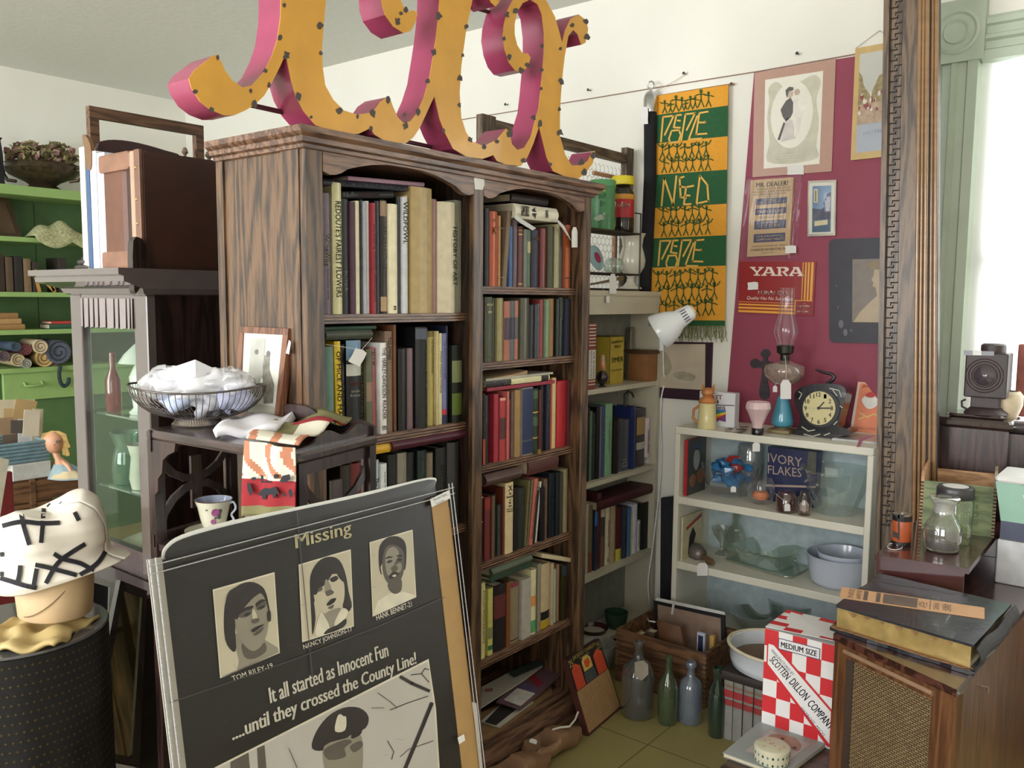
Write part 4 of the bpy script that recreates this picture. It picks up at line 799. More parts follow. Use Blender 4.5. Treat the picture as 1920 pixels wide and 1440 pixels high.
# mother and baby print
t = thing('print', 'oval print of woman holding baby on wide pinkish mat, top of burgundy wall', 'print', WQ(1487, 330))
plate('mat_board', WP, [(1417, 138), (1569, 111), (1561, 322), (1413, 333)], .005, M((186, 146, 128), .45, .92, var=.03, coat=.2), t, off=.007)
f2 = WP; o0 = .0125; b = B()
def QD(c, w, l=None): return lambda u, v: tuple((c[0][k]*(1-u)+c[1][k]*u)*(1-v)+(c[3][k]*(1-u)+c[2][k]*u)*v for k in (0, 1))
pq = QD([(1437, 151), (1545.5, 134), (1538.5, 308), (1434, 317)], 0)
b.dec(WP, [pq(0, 0), pq(1, 0), pq(1, 1), pq(0, 1)], o0, 0)
def UV(pts, pq_): return [pq_(u, v) for u, v in pts]
b.dec(WP, UV(crv([(.06, .1), (.2, .04), (.35, .12), (.6, .08), (.85, .03), (.97, .12), (.9, .3), (.96, .55), (.93, .8), (.97, .93), (.5, .97), (.06, .92), (.1, .7), (.05, .45), (.08, .25)], 3, True), pq), o0+.0005, 1)
b.dec(WP, UV(ell(.48, .43, .37, .37, 28), pq), o0+.001, 0)
b.dec(WP, UV([(.37, .27), (.45, .24), (.5, .3), (.52, .38), (.46, .46), (.38, .5), (.32, .44), (.28, .36)], pq), o0+.0015, 2)
b.dec(WP, UV([(.36, .5), (.4, .46), (.5, .5), (.56, .7), (.52, .7), (.3, .72)], pq), o0+.0015, 3)
b.dec(WP, UV([(.34, .5), (.37, .52), (.28, .7), (.24, .69)], pq), o0+.002, 2)
b.dec(WP, UV([(.5, .28), (.62, .24), (.72, .3), (.72, .38), (.64, .45), (.62, .62), (.53, .68), (.54, .48), (.5, .42)], pq), o0+.002, 4)
b.dec(WP, UV(ell(.44, .2, .055, .045, 12), pq), o0+.002, 5); b.dec(WP, UV(ell(.56, .19, .05, .035, 12), pq), o0+.0025, 5); b.dec(WP, UV([(.37, .2), (.36, .15), (.42, .12), (.49, .13), (.5, .16), (.42, .17), (.39, .24)], pq), o0+.0025, 2)
for i, w_ in enumerate((.5, .62, .55, .5)): tadd(b, 'Mothers love their babies well'[i*2:], WP.p(*pq(.5-w_/2, .86+i*.028), o0+.001), WP.p(*pq(.5+w_/2, .86+i*.028), o0+.001)-WP.p(*pq(.5-w_/2, .86+i*.028), o0+.001), V((0, 0, .006)), 6)
b.build('oval_picture', [M((232, 228, 214), .4, .95, var=.02), M((202, 198, 178), .5, .95, var=.08), M((96, 92, 92), .6, var=.1), M((216, 208, 204), .6, .9), M((234, 228, 218), .6, .95), M((206, 186, 168), .6, .9), M((186, 180, 170), .6)], t)
price_tag(WP, None, 1494, 319, 32, 19, 'price_tag', 0, True, .014, t)
# hanging calendar frame
t = thing('framed_calendar', 'tall gilt framed street scene with pale blue lower panel beside carved post', 'picture', WQ(1640, 300))
cq = QD([(1607, 93), (1684, 79), (1672, 294), (1598, 302)], 0)
plate('frame', WP, [cq(0, 0), cq(1, 0), cq(1, 1), cq(0, 1)], .014, M((206, 174, 110), .45, .9, var=.08), t, off=.007)
b = B(); o0 = .0215
b.dec(WP, UV([(.12, .06), (.9, .06), (.9, .69), (.12, .69)], cq), o0, 0)
b.dec(WP, UV([(.12, .69), (.9, .69), (.9, .94), (.12, .94)], cq), o0, 1)
b.dec(WP, UV([(.12, .22), (.2, .26), (.24, .34), (.34, .4), (.42, .44), (.5, .38), (.62, .28), (.8, .25), (.9, .3), (.9, .69), (.12, .69)], cq), o0+.0005, 2)
b.dec(WP, UV([(.12, .52), (.9, .5), (.9, .69), (.12, .69)], cq), o0+.001, 3)
for i in range(26):
    u, v = random.uniform(.14, .88), random.uniform(.42, .6); b.dec(WP, UV(ell(u, v, random.uniform(.02, .04), random.uniform(.012, .03), 6), cq), o0+.0015+i*.00003, random.choice((4, 5, 4)))
b.build('street_picture', [M((196, 196, 186), .3, .95, var=.06, sc=6), M((168, 174, 184), .4, .95, var=.04), M((150, 134, 92), .5, var=.35, sc=60), M((176, 152, 128), .5, var=.2, sc=50), M((140, 66, 62), .5, var=.3), M((222, 206, 196), .5)], t)
tb = B(); tadd(tb, 'HOTEL', WP.p(*cq(.3, .79), o0+.001), WP.p(*cq(.8, .78), o0+.001)-WP.p(*cq(.3, .79), o0+.001), V((0, 0, .012))); tb.build('lettering', M((140, 146, 158), .5, var=0), t)
B().tube([WP.p(1607, 92, .015), WP.p(1650, 58, .005), WP.p(1684, 79, .015)], .0012, n=5).build('hanging_wire', M((150, 140, 130), .5, var=0), t)
# dealer card in plastic
t = thing('advertising_card', 'tan MR. DEALER card of tablet ads in a clear plastic sleeve', 'card', WQ(1450, 480))
dq = QD([(1411, 339), (1491, 333), (1483, 478), (1404, 482)], 0)
plate('card', WP, [dq(0, 0), dq(1, 0), dq(1, 1), dq(0, 1)], .012, M((204, 172, 130), .6, .92, var=.05), t, off=.007)
b = B(); o0 = .0195
def tq(s, q, u0, u1, v0, v1, mi=0, bold=0, off=o0, pl=WP, sh=0): O = pl.p(*q(u0, v1), off); tadd(b, s, O, pl.p(*q(u1, v1), off)-O, pl.p(*q(u0, v0), off)-O, mi, sh, bold)
tq('MR. DEALER!', dq, .14, .88, .04, .1, 0, .02); tq('INCREASE YOUR PROFITS BY', dq, .16, .95, .115, .14); tq('HANDLING THESE ADVERTISED', dq, .08, .96, .15, .175); tq('AND DEPENDABLE PRODUCTS', dq, .08, .84, .185, .21); tq('THIS BOX IS SET', dq, .32, .7, .22, .24)
for v0, v1 in ((.25, .33), (.38, .46), (.54, .65), (.71, .82)): b.dec(WP, UV([(.14, v0), (.88, v0), (.88, v1), (.14, v1)], dq), o0, 1)
b.dec(WP, UV([(.16, .33), (.18, .33), (.18, .38), (.16, .38)], dq), o0, 1); b.dec(WP, UV([(.86, .33), (.88, .33), (.88, .38), (.86, .38)], dq), o0, 1)
tq("CHANDLER'S", dq, .3, .72, .255, .285, 2, .01, .0202); tq('ONE DAY TABLETS', dq, .17, .85, .29, .325, 2, .02, .0202); tq('PAIN RELIEF', dq, .2, .8, .4, .44, 2, 0, .0202)
tq('TWO KINDS OF COLDS', dq, .22, .8, .485, .51); tq("CHANDLER'S", dq, .3, .72, .55, .58, 2, 0, .0202); tq('BUTTONS', dq, .25, .77, .59, .635, 2, .03, .0202); tq('CHLOROPHYLL', dq, .2, .85, .73, .755, 2, 0, .0202); tq('COMPOUND TABLETS', dq, .2, .85, .77, .8, 2, 0, .0202)
tq('WHOLESALE DISTRIBUTED TABLETS', dq, .1, .95, .86, .88); tq('CHANDLER DISTRIBUTORS, INC', dq, .08, .95, .9, .935, 0, .01); tq('Detroit, Mi.', dq, .35, .62, .95, .97)
b.build('lettering', [M((60, 52, 48), .6, var=0), M((62, 66, 100), .5, var=.1), M((204, 178, 140), .6)], t)
sl = B().grid(lambda u, v: WP.p(1402+u*106-v*(11)-u*0-v*u*0, 338+u*-10+v*148+u*v*8, .021+.003*math.sin(u*40+v*6)*(.2+abs(u-.5))), 22, 10)
sl.build('plastic_sleeve', GLASS((250, 250, 252), .025, .02, .12), t, smooth=2)
price_tag(WP, None, 1487, 468, 21, 15, '', 0, True, .026, t)
# thermometer picture
t = thing('thermometer_picture', 'small silver framed blue tree silhouette picture with thermometer, right of tan card', 'picture', WQ(1543, 440))
hq = QD([(1518, 340), (1571, 338), (1569, 442), (1517, 444)], 0)
plate('frame', WP, UV([(0, 0), (1, 0), (1, 1), (0, 1)], hq), .012, M((150, 142, 128), .35, metal=.5, var=.2), t, off=.007)
b = B(); o0 = .0195
b.dec(WP, UV([(.05, .04), (.95, .04), (.95, .96), (.05, .96)], hq), o0, 0); b.dec(WP, UV([(.17, .1), (.83, .1), (.83, .93), (.17, .93)], hq), o0+.0004, 1)
b.dec(WP, UV([(.83, .22), (.7, .24), (.62, .32), (.56, .42), (.6, .48), (.5, .52), (.17, .5), (.17, .7), (.83, .7)], hq), o0+.0008, 2); b.dec(WP, UV([(.17, .7), (.83, .7), (.83, .93), (.17, .93)], hq), o0+.0008, 3)
b.dec(WP, UV([(.22, .15), (.36, .15), (.36, .4), (.22, .4)], hq), o0+.0012, 4); b.dec(WP, UV([(.27, .18), (.3, .18), (.3, .38), (.27, .38)], hq), o0+.0016, 5); b.dec(WP, UV([(.25, .73), (.72, .71), (.72, .8), (.25, .82)], hq), o0+.0012, 4)
b.build('painted_glass', [M((214, 214, 204), .15, .95, var=.03, coat=.5), M((110, 142, 178), .1, .95, var=.1, sc=12, coat=.6), M((70, 76, 96), .2, var=.3, sc=60, coat=.5), M((74, 98, 122), .15, coat=.5), M((200, 188, 150), .4), M((70, 50, 40), .4)], t)
# tobacco sign
t = thing('tobacco_sign', 'dark red YARA TOBACCO tin sign with yellow stripes on burgundy wall', 'sign', WQ(1460, 590))
yq = QD([(1389, 491), (1532, 491), (1527, 592), (1387, 586)], 0)
plate('panel', WP, UV([(0, 0), (1, 0), (1, 1), (0, 1)], yq), .006, M((150, 34, 34), .35, .92, var=.05, coat=.2), t, off=.007)
b = B(); o0 = .0138
for a, c in ((.83, .842), (.862, .885), (.9, .925), (.94, .975)): b.dec(WP, UV([(a, .01), (c, .01), (c, .72), (a, .72)], yq), o0, 0)
for a, c in ((.78, .79), (.82, .85), (.88, .92), (.945, .99)): b.dec(WP, UV([(0, a), (.745, a), (.745, c), (0, c)], yq), o0, 0)
b.dec(WP, UV([(.745, .72), (.98, .72), (.98, .735), (.758, .735), (.758, .99), (.745, .99)], yq), o0, 0)
tq('TOBACCO', yq, .24, .64, .55, .635, 1, .03, o0); tq('Quality Has No Substitute', yq, .11, .72, .67, .755, 1, .0, o0, sh=.25)
tq('FOR', yq, .84, .9, .765, .79, 1, .01, o0); tq('CHEWING', yq, .77, .965, .81, .86, 1, .02, o0); tq('AND', yq, .84, .9, .875, .895, 1, .01, o0); tq('SMOKING', yq, .77, .96, .91, .96, 1, .02, o0)
GL = {'Y': [[(0, 0), (.4, 0), (.4, .13), (.3, .13), (.52, .5), (.74, .13), (.62, .13), (.62, 0), (1, 0), (1, .13), (.92, .13), (.6, .62), (.6, .87), (.75, .87), (.75, 1), (.28, 1), (.28, .87), (.42, .87), (.42, .62), (.08, .13), (0, .13)]],
      'A': [[(.3, 0), (.66, 0), (.92, .87), (1, .87), (1, 1), (.62, 1), (.62, .87), (.72, .87), (.48, .15), (.26, .87), (.36, .87), (.36, 1), (0, 1), (0, .87), (.1, .87), (.36, .13), (.3, .13)], [(.3, .6), (.7, .6), (.7, .72), (.3, .72)]],
      'R': [[(0, 0), (.75, 0), (.92, .12), (.95, .3), (.85, .48), (.66, .55), (.85, .87), (1, .87), (1, 1), (.72, 1), (.45, .57), (.33, .57), (.33, .87), (.45, .87), (.45, 1), (0, 1), (0, .87), (.12, .87), (.12, .13), (0, .13)]]}
for ch, u0, u1 in (('Y', .14, .32), ('A', .29, .49), ('R', .49, .66), ('A', .64, .85)):
    for g in GL[ch]: b.dec(WP, UV([(u0+(u1-u0)*x, .1+.17*y) for x, y in g], yq), o0+(.0004 if g[0] == (.3, .6) else 0), 1)
b.dec(WP, UV([(.6, .14), (.6, .165), (.575, .185), (.545, .185), (.545, .122), (.575, .122)], yq), o0+.0006, 2)
b.build('painted_lettering', [M((226, 160, 60), .4, var=.03), M((228, 208, 196), .4, var=.03), M((150, 34, 34), .35, .92, var=.05)], t)
price_tag(WP, None, 1414.5, 536, 20, 15, '', 0, True, .015, t)
# dark mat photograph
t = thing('matted_photo', 'sepia profile portrait of woman in wide dark embossed mat, cut by carved post', 'photo', WQ(1610, 640))
def rr(q, u0, v0, u1, v1, ru, rv, n=5):
    out = []
    for cx, cy, a in ((u1-ru, v0+rv, -1.57), (u1-ru, v1-rv, 0), (u0+ru, v1-rv, 1.57), (u0+ru, v0+rv, 3.14)):
        for i in range(n+1): t_ = a+1.57*i/n; out.append((cx+ru*math.cos(t_), cy+rv*math.sin(t_)))
    return UV(out, q)
mq = QD([(1556, 449), (1700, 444), (1694, 645), (1557, 642)], 0)
plate('dark_mat', WP, rr(mq, 0, 0, 1, 1, .06, .05), .006, M((48, 46, 56), .5, .92, var=.2, sc=12), t, off=.007)
b = B(); o0 = .0135
b.dec(WP, UV([(.31, .2), (.85, .2), (.85, .8), (.31, .8)], mq), o0, 0); b.dec(WP, UV([(.6, .3), (.64, .27), (.7, .3), (.76, .33), (.74, .42), (.68, .5), (.85, .62), (.85, .8), (.33, .8), (.42, .7), (.56, .6), (.64, .55), (.62, .47), (.58, .46), (.59, .42), (.56, .4), (.59, .36)], mq), o0+.0005, 1)
b.dec(WP, UV([(.5, .25), (.56, .22), (.7, .22), (.8, .27), (.82, .36), (.74, .38), (.7, .31), (.62, .3), (.55, .3)], mq), o0+.001, 2)
for u, v, r_ in ((.12, .66, .01), (.16, .82, .035), (.22, .9, .03), (.3, .88, .012), (.1, .45, .01)): b.dec(WP, UV(ell(u, v, r_, r_*1.2, 8), mq), o0, 3)
b.build('sepia_portrait', [M((112, 100, 86), .4, var=.1), M((170, 150, 118), .4, var=.06), M((140, 122, 94), .5, var=.2), M((84, 82, 92), .35, var=.1)], t)
# iron cross
b = B(); c = (1437, 683)
pts = crv([(1428, 664), (1434, 655), (1443, 656), (1446, 664), (1441, 671), (1443, 677), (1452, 679), (1452, 690), (1443, 692), (1441, 716), (1445, 736), (1441, 747), (1432, 748), (1425, 738), (1428, 716), (1431, 692), (1424, 689), (1416, 690), (1409, 685), (1410, 676), (1418, 672), (1425, 676), (1431, 677), (1433, 671)], 3, True)
solo(b.prism([WP.p(x, y, .012) for x, y in pts], (0, .012, 0)), 'iron_cross', M((52, 46, 52), .5, .9, var=.3, sc=60, bump=.5), 'black cast iron cross with lobed ends on wall behind the oil lamp', 'cross')
# dark framed map under banner
t = thing('framed_map', 'faded map on deep purple frame half hidden by white lamp shade below banner', 'map', WQ(1300, 755))
plate('frame', WP, [(1232, 640), (1338, 642), (1334, 752), (1232, 745)], .01, M((56, 34, 48), .4, var=.1), t, off=.002)
b = B().dec(WP, [(1240, 645), (1325, 645), (1324, 731), (1240, 726)], .0125, 0)
b.dec(WP, crv([(1246, 660), (1256, 668), (1262, 690), (1252, 704), (1244, 690)], 3, True), .013, 1); b.dec(WP, crv([(1265, 700), (1284, 696), (1306, 704), (1300, 714), (1272, 710)], 3, True), .013, 1)
b.build('map_sheet', [M((196, 182, 160), .6, .92, var=.08, sc=14), M((160, 152, 130), .6, var=.2)], t)
# ================================================================ white low bookcase on the back wall
YB2 = 3.18; X0_, X1_ = -1.673, -.880; WB = M((226, 222, 206), .45, .9, var=.03, sc=8)
wb2 = thing('low_bookcase', 'low cream bookcase of glassware standing against the burgundy wall', 'bookcase', (-1.28, 3.33, 0))
for x in (X0_, X1_-.022): B().box((x, YB2, 0), (x+.022, 3.485, .978), bev=.002).build('side_panel', WB, wb2)
B().box((X0_, YB2-.003, .978), (X1_, 3.488, 1.006), bev=.003).build('top_board', WB, wb2)
for z in (.712, .4345, .144): B().box((X0_+.022, YB2+.003, z-.03), (X1_-.022, 3.48, z), bev=.002).build('shelf', WB, wb2)
B().box((X0_+.01, 3.48, .05), (X1_-.01, 3.486, .97)).build('back_panel', M((176, 192, 196), .6, .92), wb2)
ZT, Z1, Z2, Z3 = 1.0065, .7125, .435, .1445
def on(x, y, z): return P(x, y, 'z', z)
# lamp clipped to the shelf unit
WL = M((236, 238, 240), .25, .92, var=0, coat=.4)
ly = 3.2; lc = PY(ly); a = lc.p(1298, 583); m_ = lc.p(1276, 600); e_ = lc.p(1240, 627)
ax = (e_-a).normalized(); ax = (ax+V((.0, -.35, 0))).normalized(); s = S(a)
t = thing('clip_lamp', 'white metal clip lamp with cone shade hanging over the edge of cream unit', 'lamp', a)
B().lathe([(.0, -6*s), (8*s, -5*s), (10*s, -1*s)], a, axis=ax, n=24).build('socket_cap', M((220, 190, 150), .4, var=0), t, smooth=50)
B().lathe([(10*s, -2*s), (15*s, 2*s), (17*s, 18*s), (19*s, 30*s), (27*s, 44*s), (33*s, 62*s), (35.5*s, 74*s), (35*s, 75.5*s), (34*s, 74*s), (31*s, 60*s), (25*s, 44*s), (16*s, 30*s), (0, 28*s)], a, axis=ax, n=40, cap=False).build('shade', WL, t, smooth=60)
sl = B(); e1 = ax.orthogonal().normalized()
u1 = (EYE-a).normalized(); u1 = (u1-ax*u1.dot(ax)).normalized(); u2 = ax.cross(u1)
for i in range(5):
    an = -.65+i*.32; d = u1*math.cos(an)+u2*math.sin(an); tq_ = (u2*math.cos(an)-u1*math.sin(an))*.0022
    p0 = a+ax*9*s+d*17.4*s; p1 = a+ax*20*s+d*18.6*s; sl.face([p0-tq_, p1-tq_, p1+tq_, p0+tq_])
sl.build('vent_slots', M((60, 62, 80), .6, var=0), t)
jb = lc.p(1232, 606); B().tube([a+ax*30*s-V((0, -.03, 0)), lc.p(1255, 601)+V((0, .03, 0)), lc.p(1237, 604)+V((0, .06, 0)), V((-1.93, 3.4, 1.42))], [.011, .014, .014, .01], n=12).build('swivel_arm', WL, t, smooth=60)
B().tube([V((-1.915, 3.475, 1.44)), V((-1.912, 3.47, 1.36)), V((-1.91, 3.475, 1.3))], .014, n=10).build('clamp', WL, t, smooth=60)
cdp = [P(x, y, 'x', -1.9) for x, y in ((1243, 640), (1244, 700), (1247, 715), (1240, 745), (1238, 800), (1241, 850), (1236, 920), (1228, 990), (1222, 1040), (1215, 1090), (1218, 1130), (1222, 1145))]+[P(1214, 1162, 'z', .2), P(1228, 1166, 'z', .2)]
B().tube([V(p) for p in crv([tuple(p) for p in cdp], 3)], .0035, n=7).build('cord', WL, t, smooth=60)
# things on top of the low bookcase
q = on(1325, 803, ZT); s = S(q)
t = thing('pitcher', 'pale yellow ceramic pitcher with orange cat head lid at left end of low bookcase', 'pitcher', q)
LA(B(), q, [(17, 0), (18, 2), (17, 20), (15, 44), (16, 48), (14, 48), (0, 46)], n=28).build('body', M((228, 214, 158), .3, .9, var=.04, coat=.3), t, smooth=60)
hd = M((196, 128, 72), .4, .9, var=.1)
b = LA(B(), q, [(15, 47), (17, 51), (14, 56), (8, 60), (12, 66), (11, 72), (5, 76), (0, 77)], n=20)
for dx in (-8, 8): b.prism([q+V((dx*s*.78-4*s, dx*s*.62, 70*s)), q+V((dx*s*.78+4*s, dx*s*.62, 72*s)), q+V((dx*s*1.05, dx*s*.8, 83*s))], (.0, .006, 0))
b.build('cat_head_lid', hd, t, smooth=40)
B().tube([q+V((-14*s, -.01, 42*s)), q+V((-24*s, -.015, 34*s)), q+V((-25*s, -.015, 18*s)), q+V((-16*s, -.01, 8*s))], 2.6*s, n=8).build('handle', hd, t, smooth=60)
q = on(1350, 801, ZT)+V((0, .02, 0)); s = S(q)
t = thing('crayon_box', 'white crayon box with rainbow panel behind the yellow pitcher', 'box', q)
x0, x1 = P(1310, 790, 'y', q.y).x, P(1377, 790, 'y', q.y).x; zt = P(1340, 735, 'y', q.y).z
B().hexa([(x0, q.y, ZT), (x1, q.y, ZT), (x1, q.y+.045, ZT), (x0, q.y+.045, ZT)], zt-ZT, bev=.002).build('carton', M((226, 226, 230), .4, .92, var=.02), t)
cp_ = PY(q.y); b = B()
for i in range(6): b.dec(cp_, [(1338+i*1, 800-(5-i)*4.6-0), (1361, 778-(5-i)*2.6+2+0), (1361, 781-(5-i)*2.6+2), (1338+i*1, 804-(5-i)*4.6)] if 0 else [(1337, 792-i*4.2), (1345, 784-i*3.2), (1361, 776-i*1.6), (1361, 779.5-i*1.6+(0 if i else 12)), (1348, 788-i*3.0), (1337, 796-i*4.2)], .0008+i*.0001, i)
b.dec(cp_, [(1312, 758), (1377, 759.5), (1377, 761), (1312, 759.5)], .0008, 6)
tpl(b, 'CRATT', cp_, (1320, 750), (1354, 749), (1320, 742), .001, 1, bold=.03); tpl(b, '64', cp_, (1335, 757), (1348, 757), (1335, 750), .001, 6, bold=.01); tpl(b, 'crayons', cp_, (1322, 771), (1360, 770), (1322, 763), .001, 6, bold=.02)
b.build('printing', [M(c, .4, var=0) for c in ((120, 70, 130), (190, 60, 50), (226, 140, 50), (226, 206, 70), (90, 150, 80), (70, 120, 180), (50, 50, 60))], t)
cn_ = ['brass coin', 'silver coin']
for i in range(16):
    q = on(random.uniform(1356, 1404), random.uniform(800, 812), ZT+.0004+.0016*(i % 3)); r_ = random.uniform(.0085, .012)
    o = B().lathe([(r_, 0), (r_, .0015), (r_*.8, .0013), (0, .0013)], q, n=12).build('coin', M((150, 134, 112) if i % 2 else (110, 104, 100), .35, metal=.7, var=.2)); tag(o, ('brownish' if i % 2 else 'grey')+' dull coin in the loose heap on top of the low bookcase', 'coin', 'coins heaped on the low bookcase top')
q = on(1420, 815, ZT); s = S(q)
t = thing('fluted_shade', 'pale pink fluted glass lamp shade upturned on black fitter beside loose coins', 'lamp shade', q)
LA(B(), q, [(10.5, 0), (11, 2), (11, 12), (10, 13), (0, 13)], n=24).build('fitter', M((26, 22, 24), .25, coat=.4), t, smooth=50)
b = LA(B(), q, [(9.5, 13), (10, 20), (17, 38), (21, 46), (23, 50), (22, 58), (20, 62), (18.5, 61), (20, 50), (15, 38), (8, 22)], n=16); b.build('shade', M((224, 192, 194), .3, .9, var=.05, coat=.3), t, smooth=20)
tgp = PY(YB2-.0032)
price_tag(tgp, (1416, 812), 1418, 838, 14, 17, 'small white tag hanging in front of the top board below the pink shade', off=0)
# oil lamp
q = on(1466, 811, ZT); s = S(q)
b = B(); t = thing('oil_lamp', 'tall oil lamp with clear chimney, glass font and blue base on the low bookcase', 'lamp', q)
B().box(q+V((-.045, -.045, 0)), q+V((.045, .045, .016)), bev=.004).lathe([(.032, .016), (.026, .022), (.02, .024)], q, n=24).build('foot', M((150, 134, 100), .35, metal=.5, var=.15), t)
LA(B(), q, [(15, 12), (20, 16), (20.5, 24), (16, 44), (11, 62), (10, 68), (6, 70)], n=30).build('blue_stem', M((78, 150, 176), .18, .9, var=.04, coat=.5), t, smooth=60)
LA(B(), q, [(5, 69), (7, 72), (6, 84), (9, 88), (5, 90)], n=18).build('collar', M((140, 110, 70), .3, metal=.8), t, smooth=60)
LA(B(), q, [(8, 88), (24, 94), (35, 106), (37, 116), (35, 126), (18, 132), (8, 136)], n=32).build('font', GLASS((214, 200, 190), .18, .25), t, smooth=60)
LA(B(), q, [(7, 134), (9, 138), (8, 146), (15, 150), (16, 162), (13, 164), (6, 160)], n=24).build('burner', M((60, 58, 50), .35, metal=.7, var=.2), t, smooth=50)
LA(B(), q, [(14.5, 152), (15, 165), (17, 172), (22, 186), (21, 198), (14, 222), (12.5, 240), (12.5, 268), (13.3, 270)], n=32, cap=False).build('chimney', GLASS((250, 246, 250), .1, .03), t, smooth=60)
price_tag(PY(q.y-.085), (1473, 668), 1474, 730, 20, 36, 'white tag hung on a string from the oil lamp burner')
price_tag(PY(q.y-.03), (1455, 718), 1454, 729, 8, 12, 'tiny white tag at neck of the oil lamp')
# mantel clock
q = on(1538, 820, ZT); s = S(q)
t = thing('mantel_clock', 'black marbled mantel clock with round cream dial reading quarter past one', 'clock', q)
yc = q.y; kp = PY(yc)
BM = M((28, 26, 30), .2, .9, var=.5, sc=18, coat=.5)
op = crv([(1488, 812), (1496, 800), (1500, 780), (1489, 752), (1494, 732), (1516, 722), (1545, 719), (1574, 722), (1586, 732), (1584, 752), (1574, 790), (1574, 800), (1592, 806), (1592, 815), (1540, 822), (1484, 820)], 3, True)
B().prism([kp.p(x, y) for x, y in op], (0, .075, 0)).build('case', BM, t)
b = B(); 
b.dec(kp, ell(1540, 766, 34.5, 34, 36), .004, 0)
b.prism([kp.p(x, y, .001) for x, y in ell(1540, 766, 35.5, 35, 36)], (0, -.004, 0), 1, 1)
b.dec(kp, ell(1537, 765, 30.5, 31.5, 36), .0065, 0)
for i in range(12):
    an = math.radians(30*(i+1)-90); cx, cy = 1536+24.5*math.cos(an), 765+25.5*math.sin(an); hw = 2.3 if i < 9 else 4
    tpl(b, str(i+1), kp, (cx-hw, cy+4), (cx+hw, cy+4), (cx-hw, cy-4), .0072, 1, bold=.02)
for an, L_, w_ in ((math.radians(-48), 15, 2.4), (math.radians(0), 25, 2.6)): strokes(b, kp, [[(1536, 765), (1536+L_*math.cos(an), 765+L_*math.sin(an))]], w_, .0076, 1)
b.dec(kp, ell(1536, 765, 3, 3, 10), .008, 1); strokes(b, kp, [[(1514, 765), (1532, 765)]], 1, .0074, 2)
for ln in ([(1499, 748), (1504, 738), (1498, 734)], [(1556, 728), (1574, 732), (1578, 744)], [(1562, 731), (1570, 742)], [(1504, 800), (1516, 808), (1528, 806)], [(1546, 816), (1556, 812)], [(1574, 760), (1580, 764)], [(1508, 814), (1524, 818), (1538, 814)], [(1564, 796), (1570, 790)]): strokes(b, kp, [ln], 2, .003, 2)
b.build('dial', [M((206, 194, 142), .4, .95, var=.03), M((24, 22, 24), .4, var=0), M((176, 176, 160), .3, var=0)], t)
B().tube([kp.p(1524, 694, -.03), kp.p(1542, 700, -.03), kp.p(1554, 702, -.03), kp.p(1560, 708, -.03), kp.p(1556, 714, -.03), kp.p(1546, 720, -.03)], [.004, .006, .007, .008, .008, .006], n=10).build('top_handle', M((40, 34, 38), .3, var=.1), t, smooth=60)
# songbook and magazine at the right end
q = on(1610, 822, ZT)
t = thing('booklet', 'orange JINGLE songbook with santa figure propped at right end of low bookcase', 'booklet', q)
jp = Pl(P(1600, 815, 'z', ZT), (.25, -1, .18)); plate('cover', jp, [(1609, 716), (1676, 722), (1676, 822), (1593, 812)], .003, M((222, 200, 180), .5, .95), t)
b = B().dec(jp, [(1613, 718), (1674, 724), (1674, 818), (1599, 809)], .0036, 0); b.dec(jp, crv([(1616, 752), (1620, 744), (1630, 738), (1642, 742), (1648, 752), (1640, 764), (1626, 766)], 3, True), .0042, 1); b.dec(jp, crv([(1622, 742), (1632, 735), (1644, 740), (1634, 746)], 3, True), .0048, 2)
for ln in ([(1612, 774), (1626, 782), (1640, 776), (1652, 786)], [(1610, 786), (1624, 780)]): strokes(b, jp, [ln], 2.4, .0044, 3)
tpl(b, 'JINGLE BELLS', jp, (1616, 728), (1672, 732), (1617, 721), .0044, 4, bold=.01); tpl(b, 'KING COLE', jp, (1606, 804), (1642, 807), (1606, 800), .0044, 4)
b.build('cover_art', [M((232, 132, 88), .5, .95, var=.06), M((232, 228, 220), .5), M((200, 50, 40), .5), M((224, 190, 110), .5), M((150, 60, 50), .5)], t)
t = thing('magazine', 'grey magazine in clear sleeve lying under the orange songbook', 'magazine', on(1600, 826, ZT))
mg = [on(1560, 825, ZT), on(1680, 836, ZT), on(1680, 820, ZT)+V((0, .09, 0)), on(1592, 812, ZT)]
B().prism(mg, (0, 0, .007)).build('pages', M((190, 190, 188), .3, .9, var=.1, coat=.4), t)
B().prism([PY(YB2-.006).p(*c) for c in ((1606, 838), (1612, 838), (1618, 826), (1640, 817), (1630, 817), (1612, 822))], (0, -.002, 0)).build('bookmark_ribbon', M((130, 50, 80), .4), t)
# ---- shelf 1: boxes, bowls
def gl(tint=(250, 252, 251), g=.07, a=.05): return GLASS(tuple(min(252, t+14) for t in tint), min(g*1.6, .34), a*.5)
t = thing('book', 'red children book with ducks standing at left of the glass shelf', 'book', on(1285, 935, Z1), None)
xs_ = P(1282, 930, 'y', YB2+.03).x; B().box((X0_+.03, YB2+.03, Z1), (X0_+.045, YB2+.2, P(1290, 826, 'y', YB2+.03).z)).build('cover', M((168, 36, 44), .4), t)
b = B(); xx = X0_+.0455; zt = P(1290, 826, 'y', YB2+.03).z; h_ = zt-Z1
b.face([(xx, YB2+.03, Z1), (xx, YB2+.2, Z1), (xx, YB2+.2, zt), (xx, YB2+.03, zt)], 0)
for cy, cz, ry, rz, m_ in ((.08, .62, .03, .2, 1), (.05, .25, .03, .12, 2), (.12, .3, .035, .14, 2), (.09, .85, .05, .06, 3)): b.face([(xx+.0008, YB2+.03+cy+ry*math.cos(a), Z1+h_*(cz+rz*math.sin(a))) for a in [k*.5236 for k in range(12)]], m_)
b.build('front_picture', [M((70, 72, 70), .4), M((150, 156, 160), .4, var=.2), M((140, 96, 66), .4, var=.3), M((60, 70, 100), .4)], t)
q = V((P(1369, 930, 'y', 3.35).x, 3.35, Z1)); s = S(q)
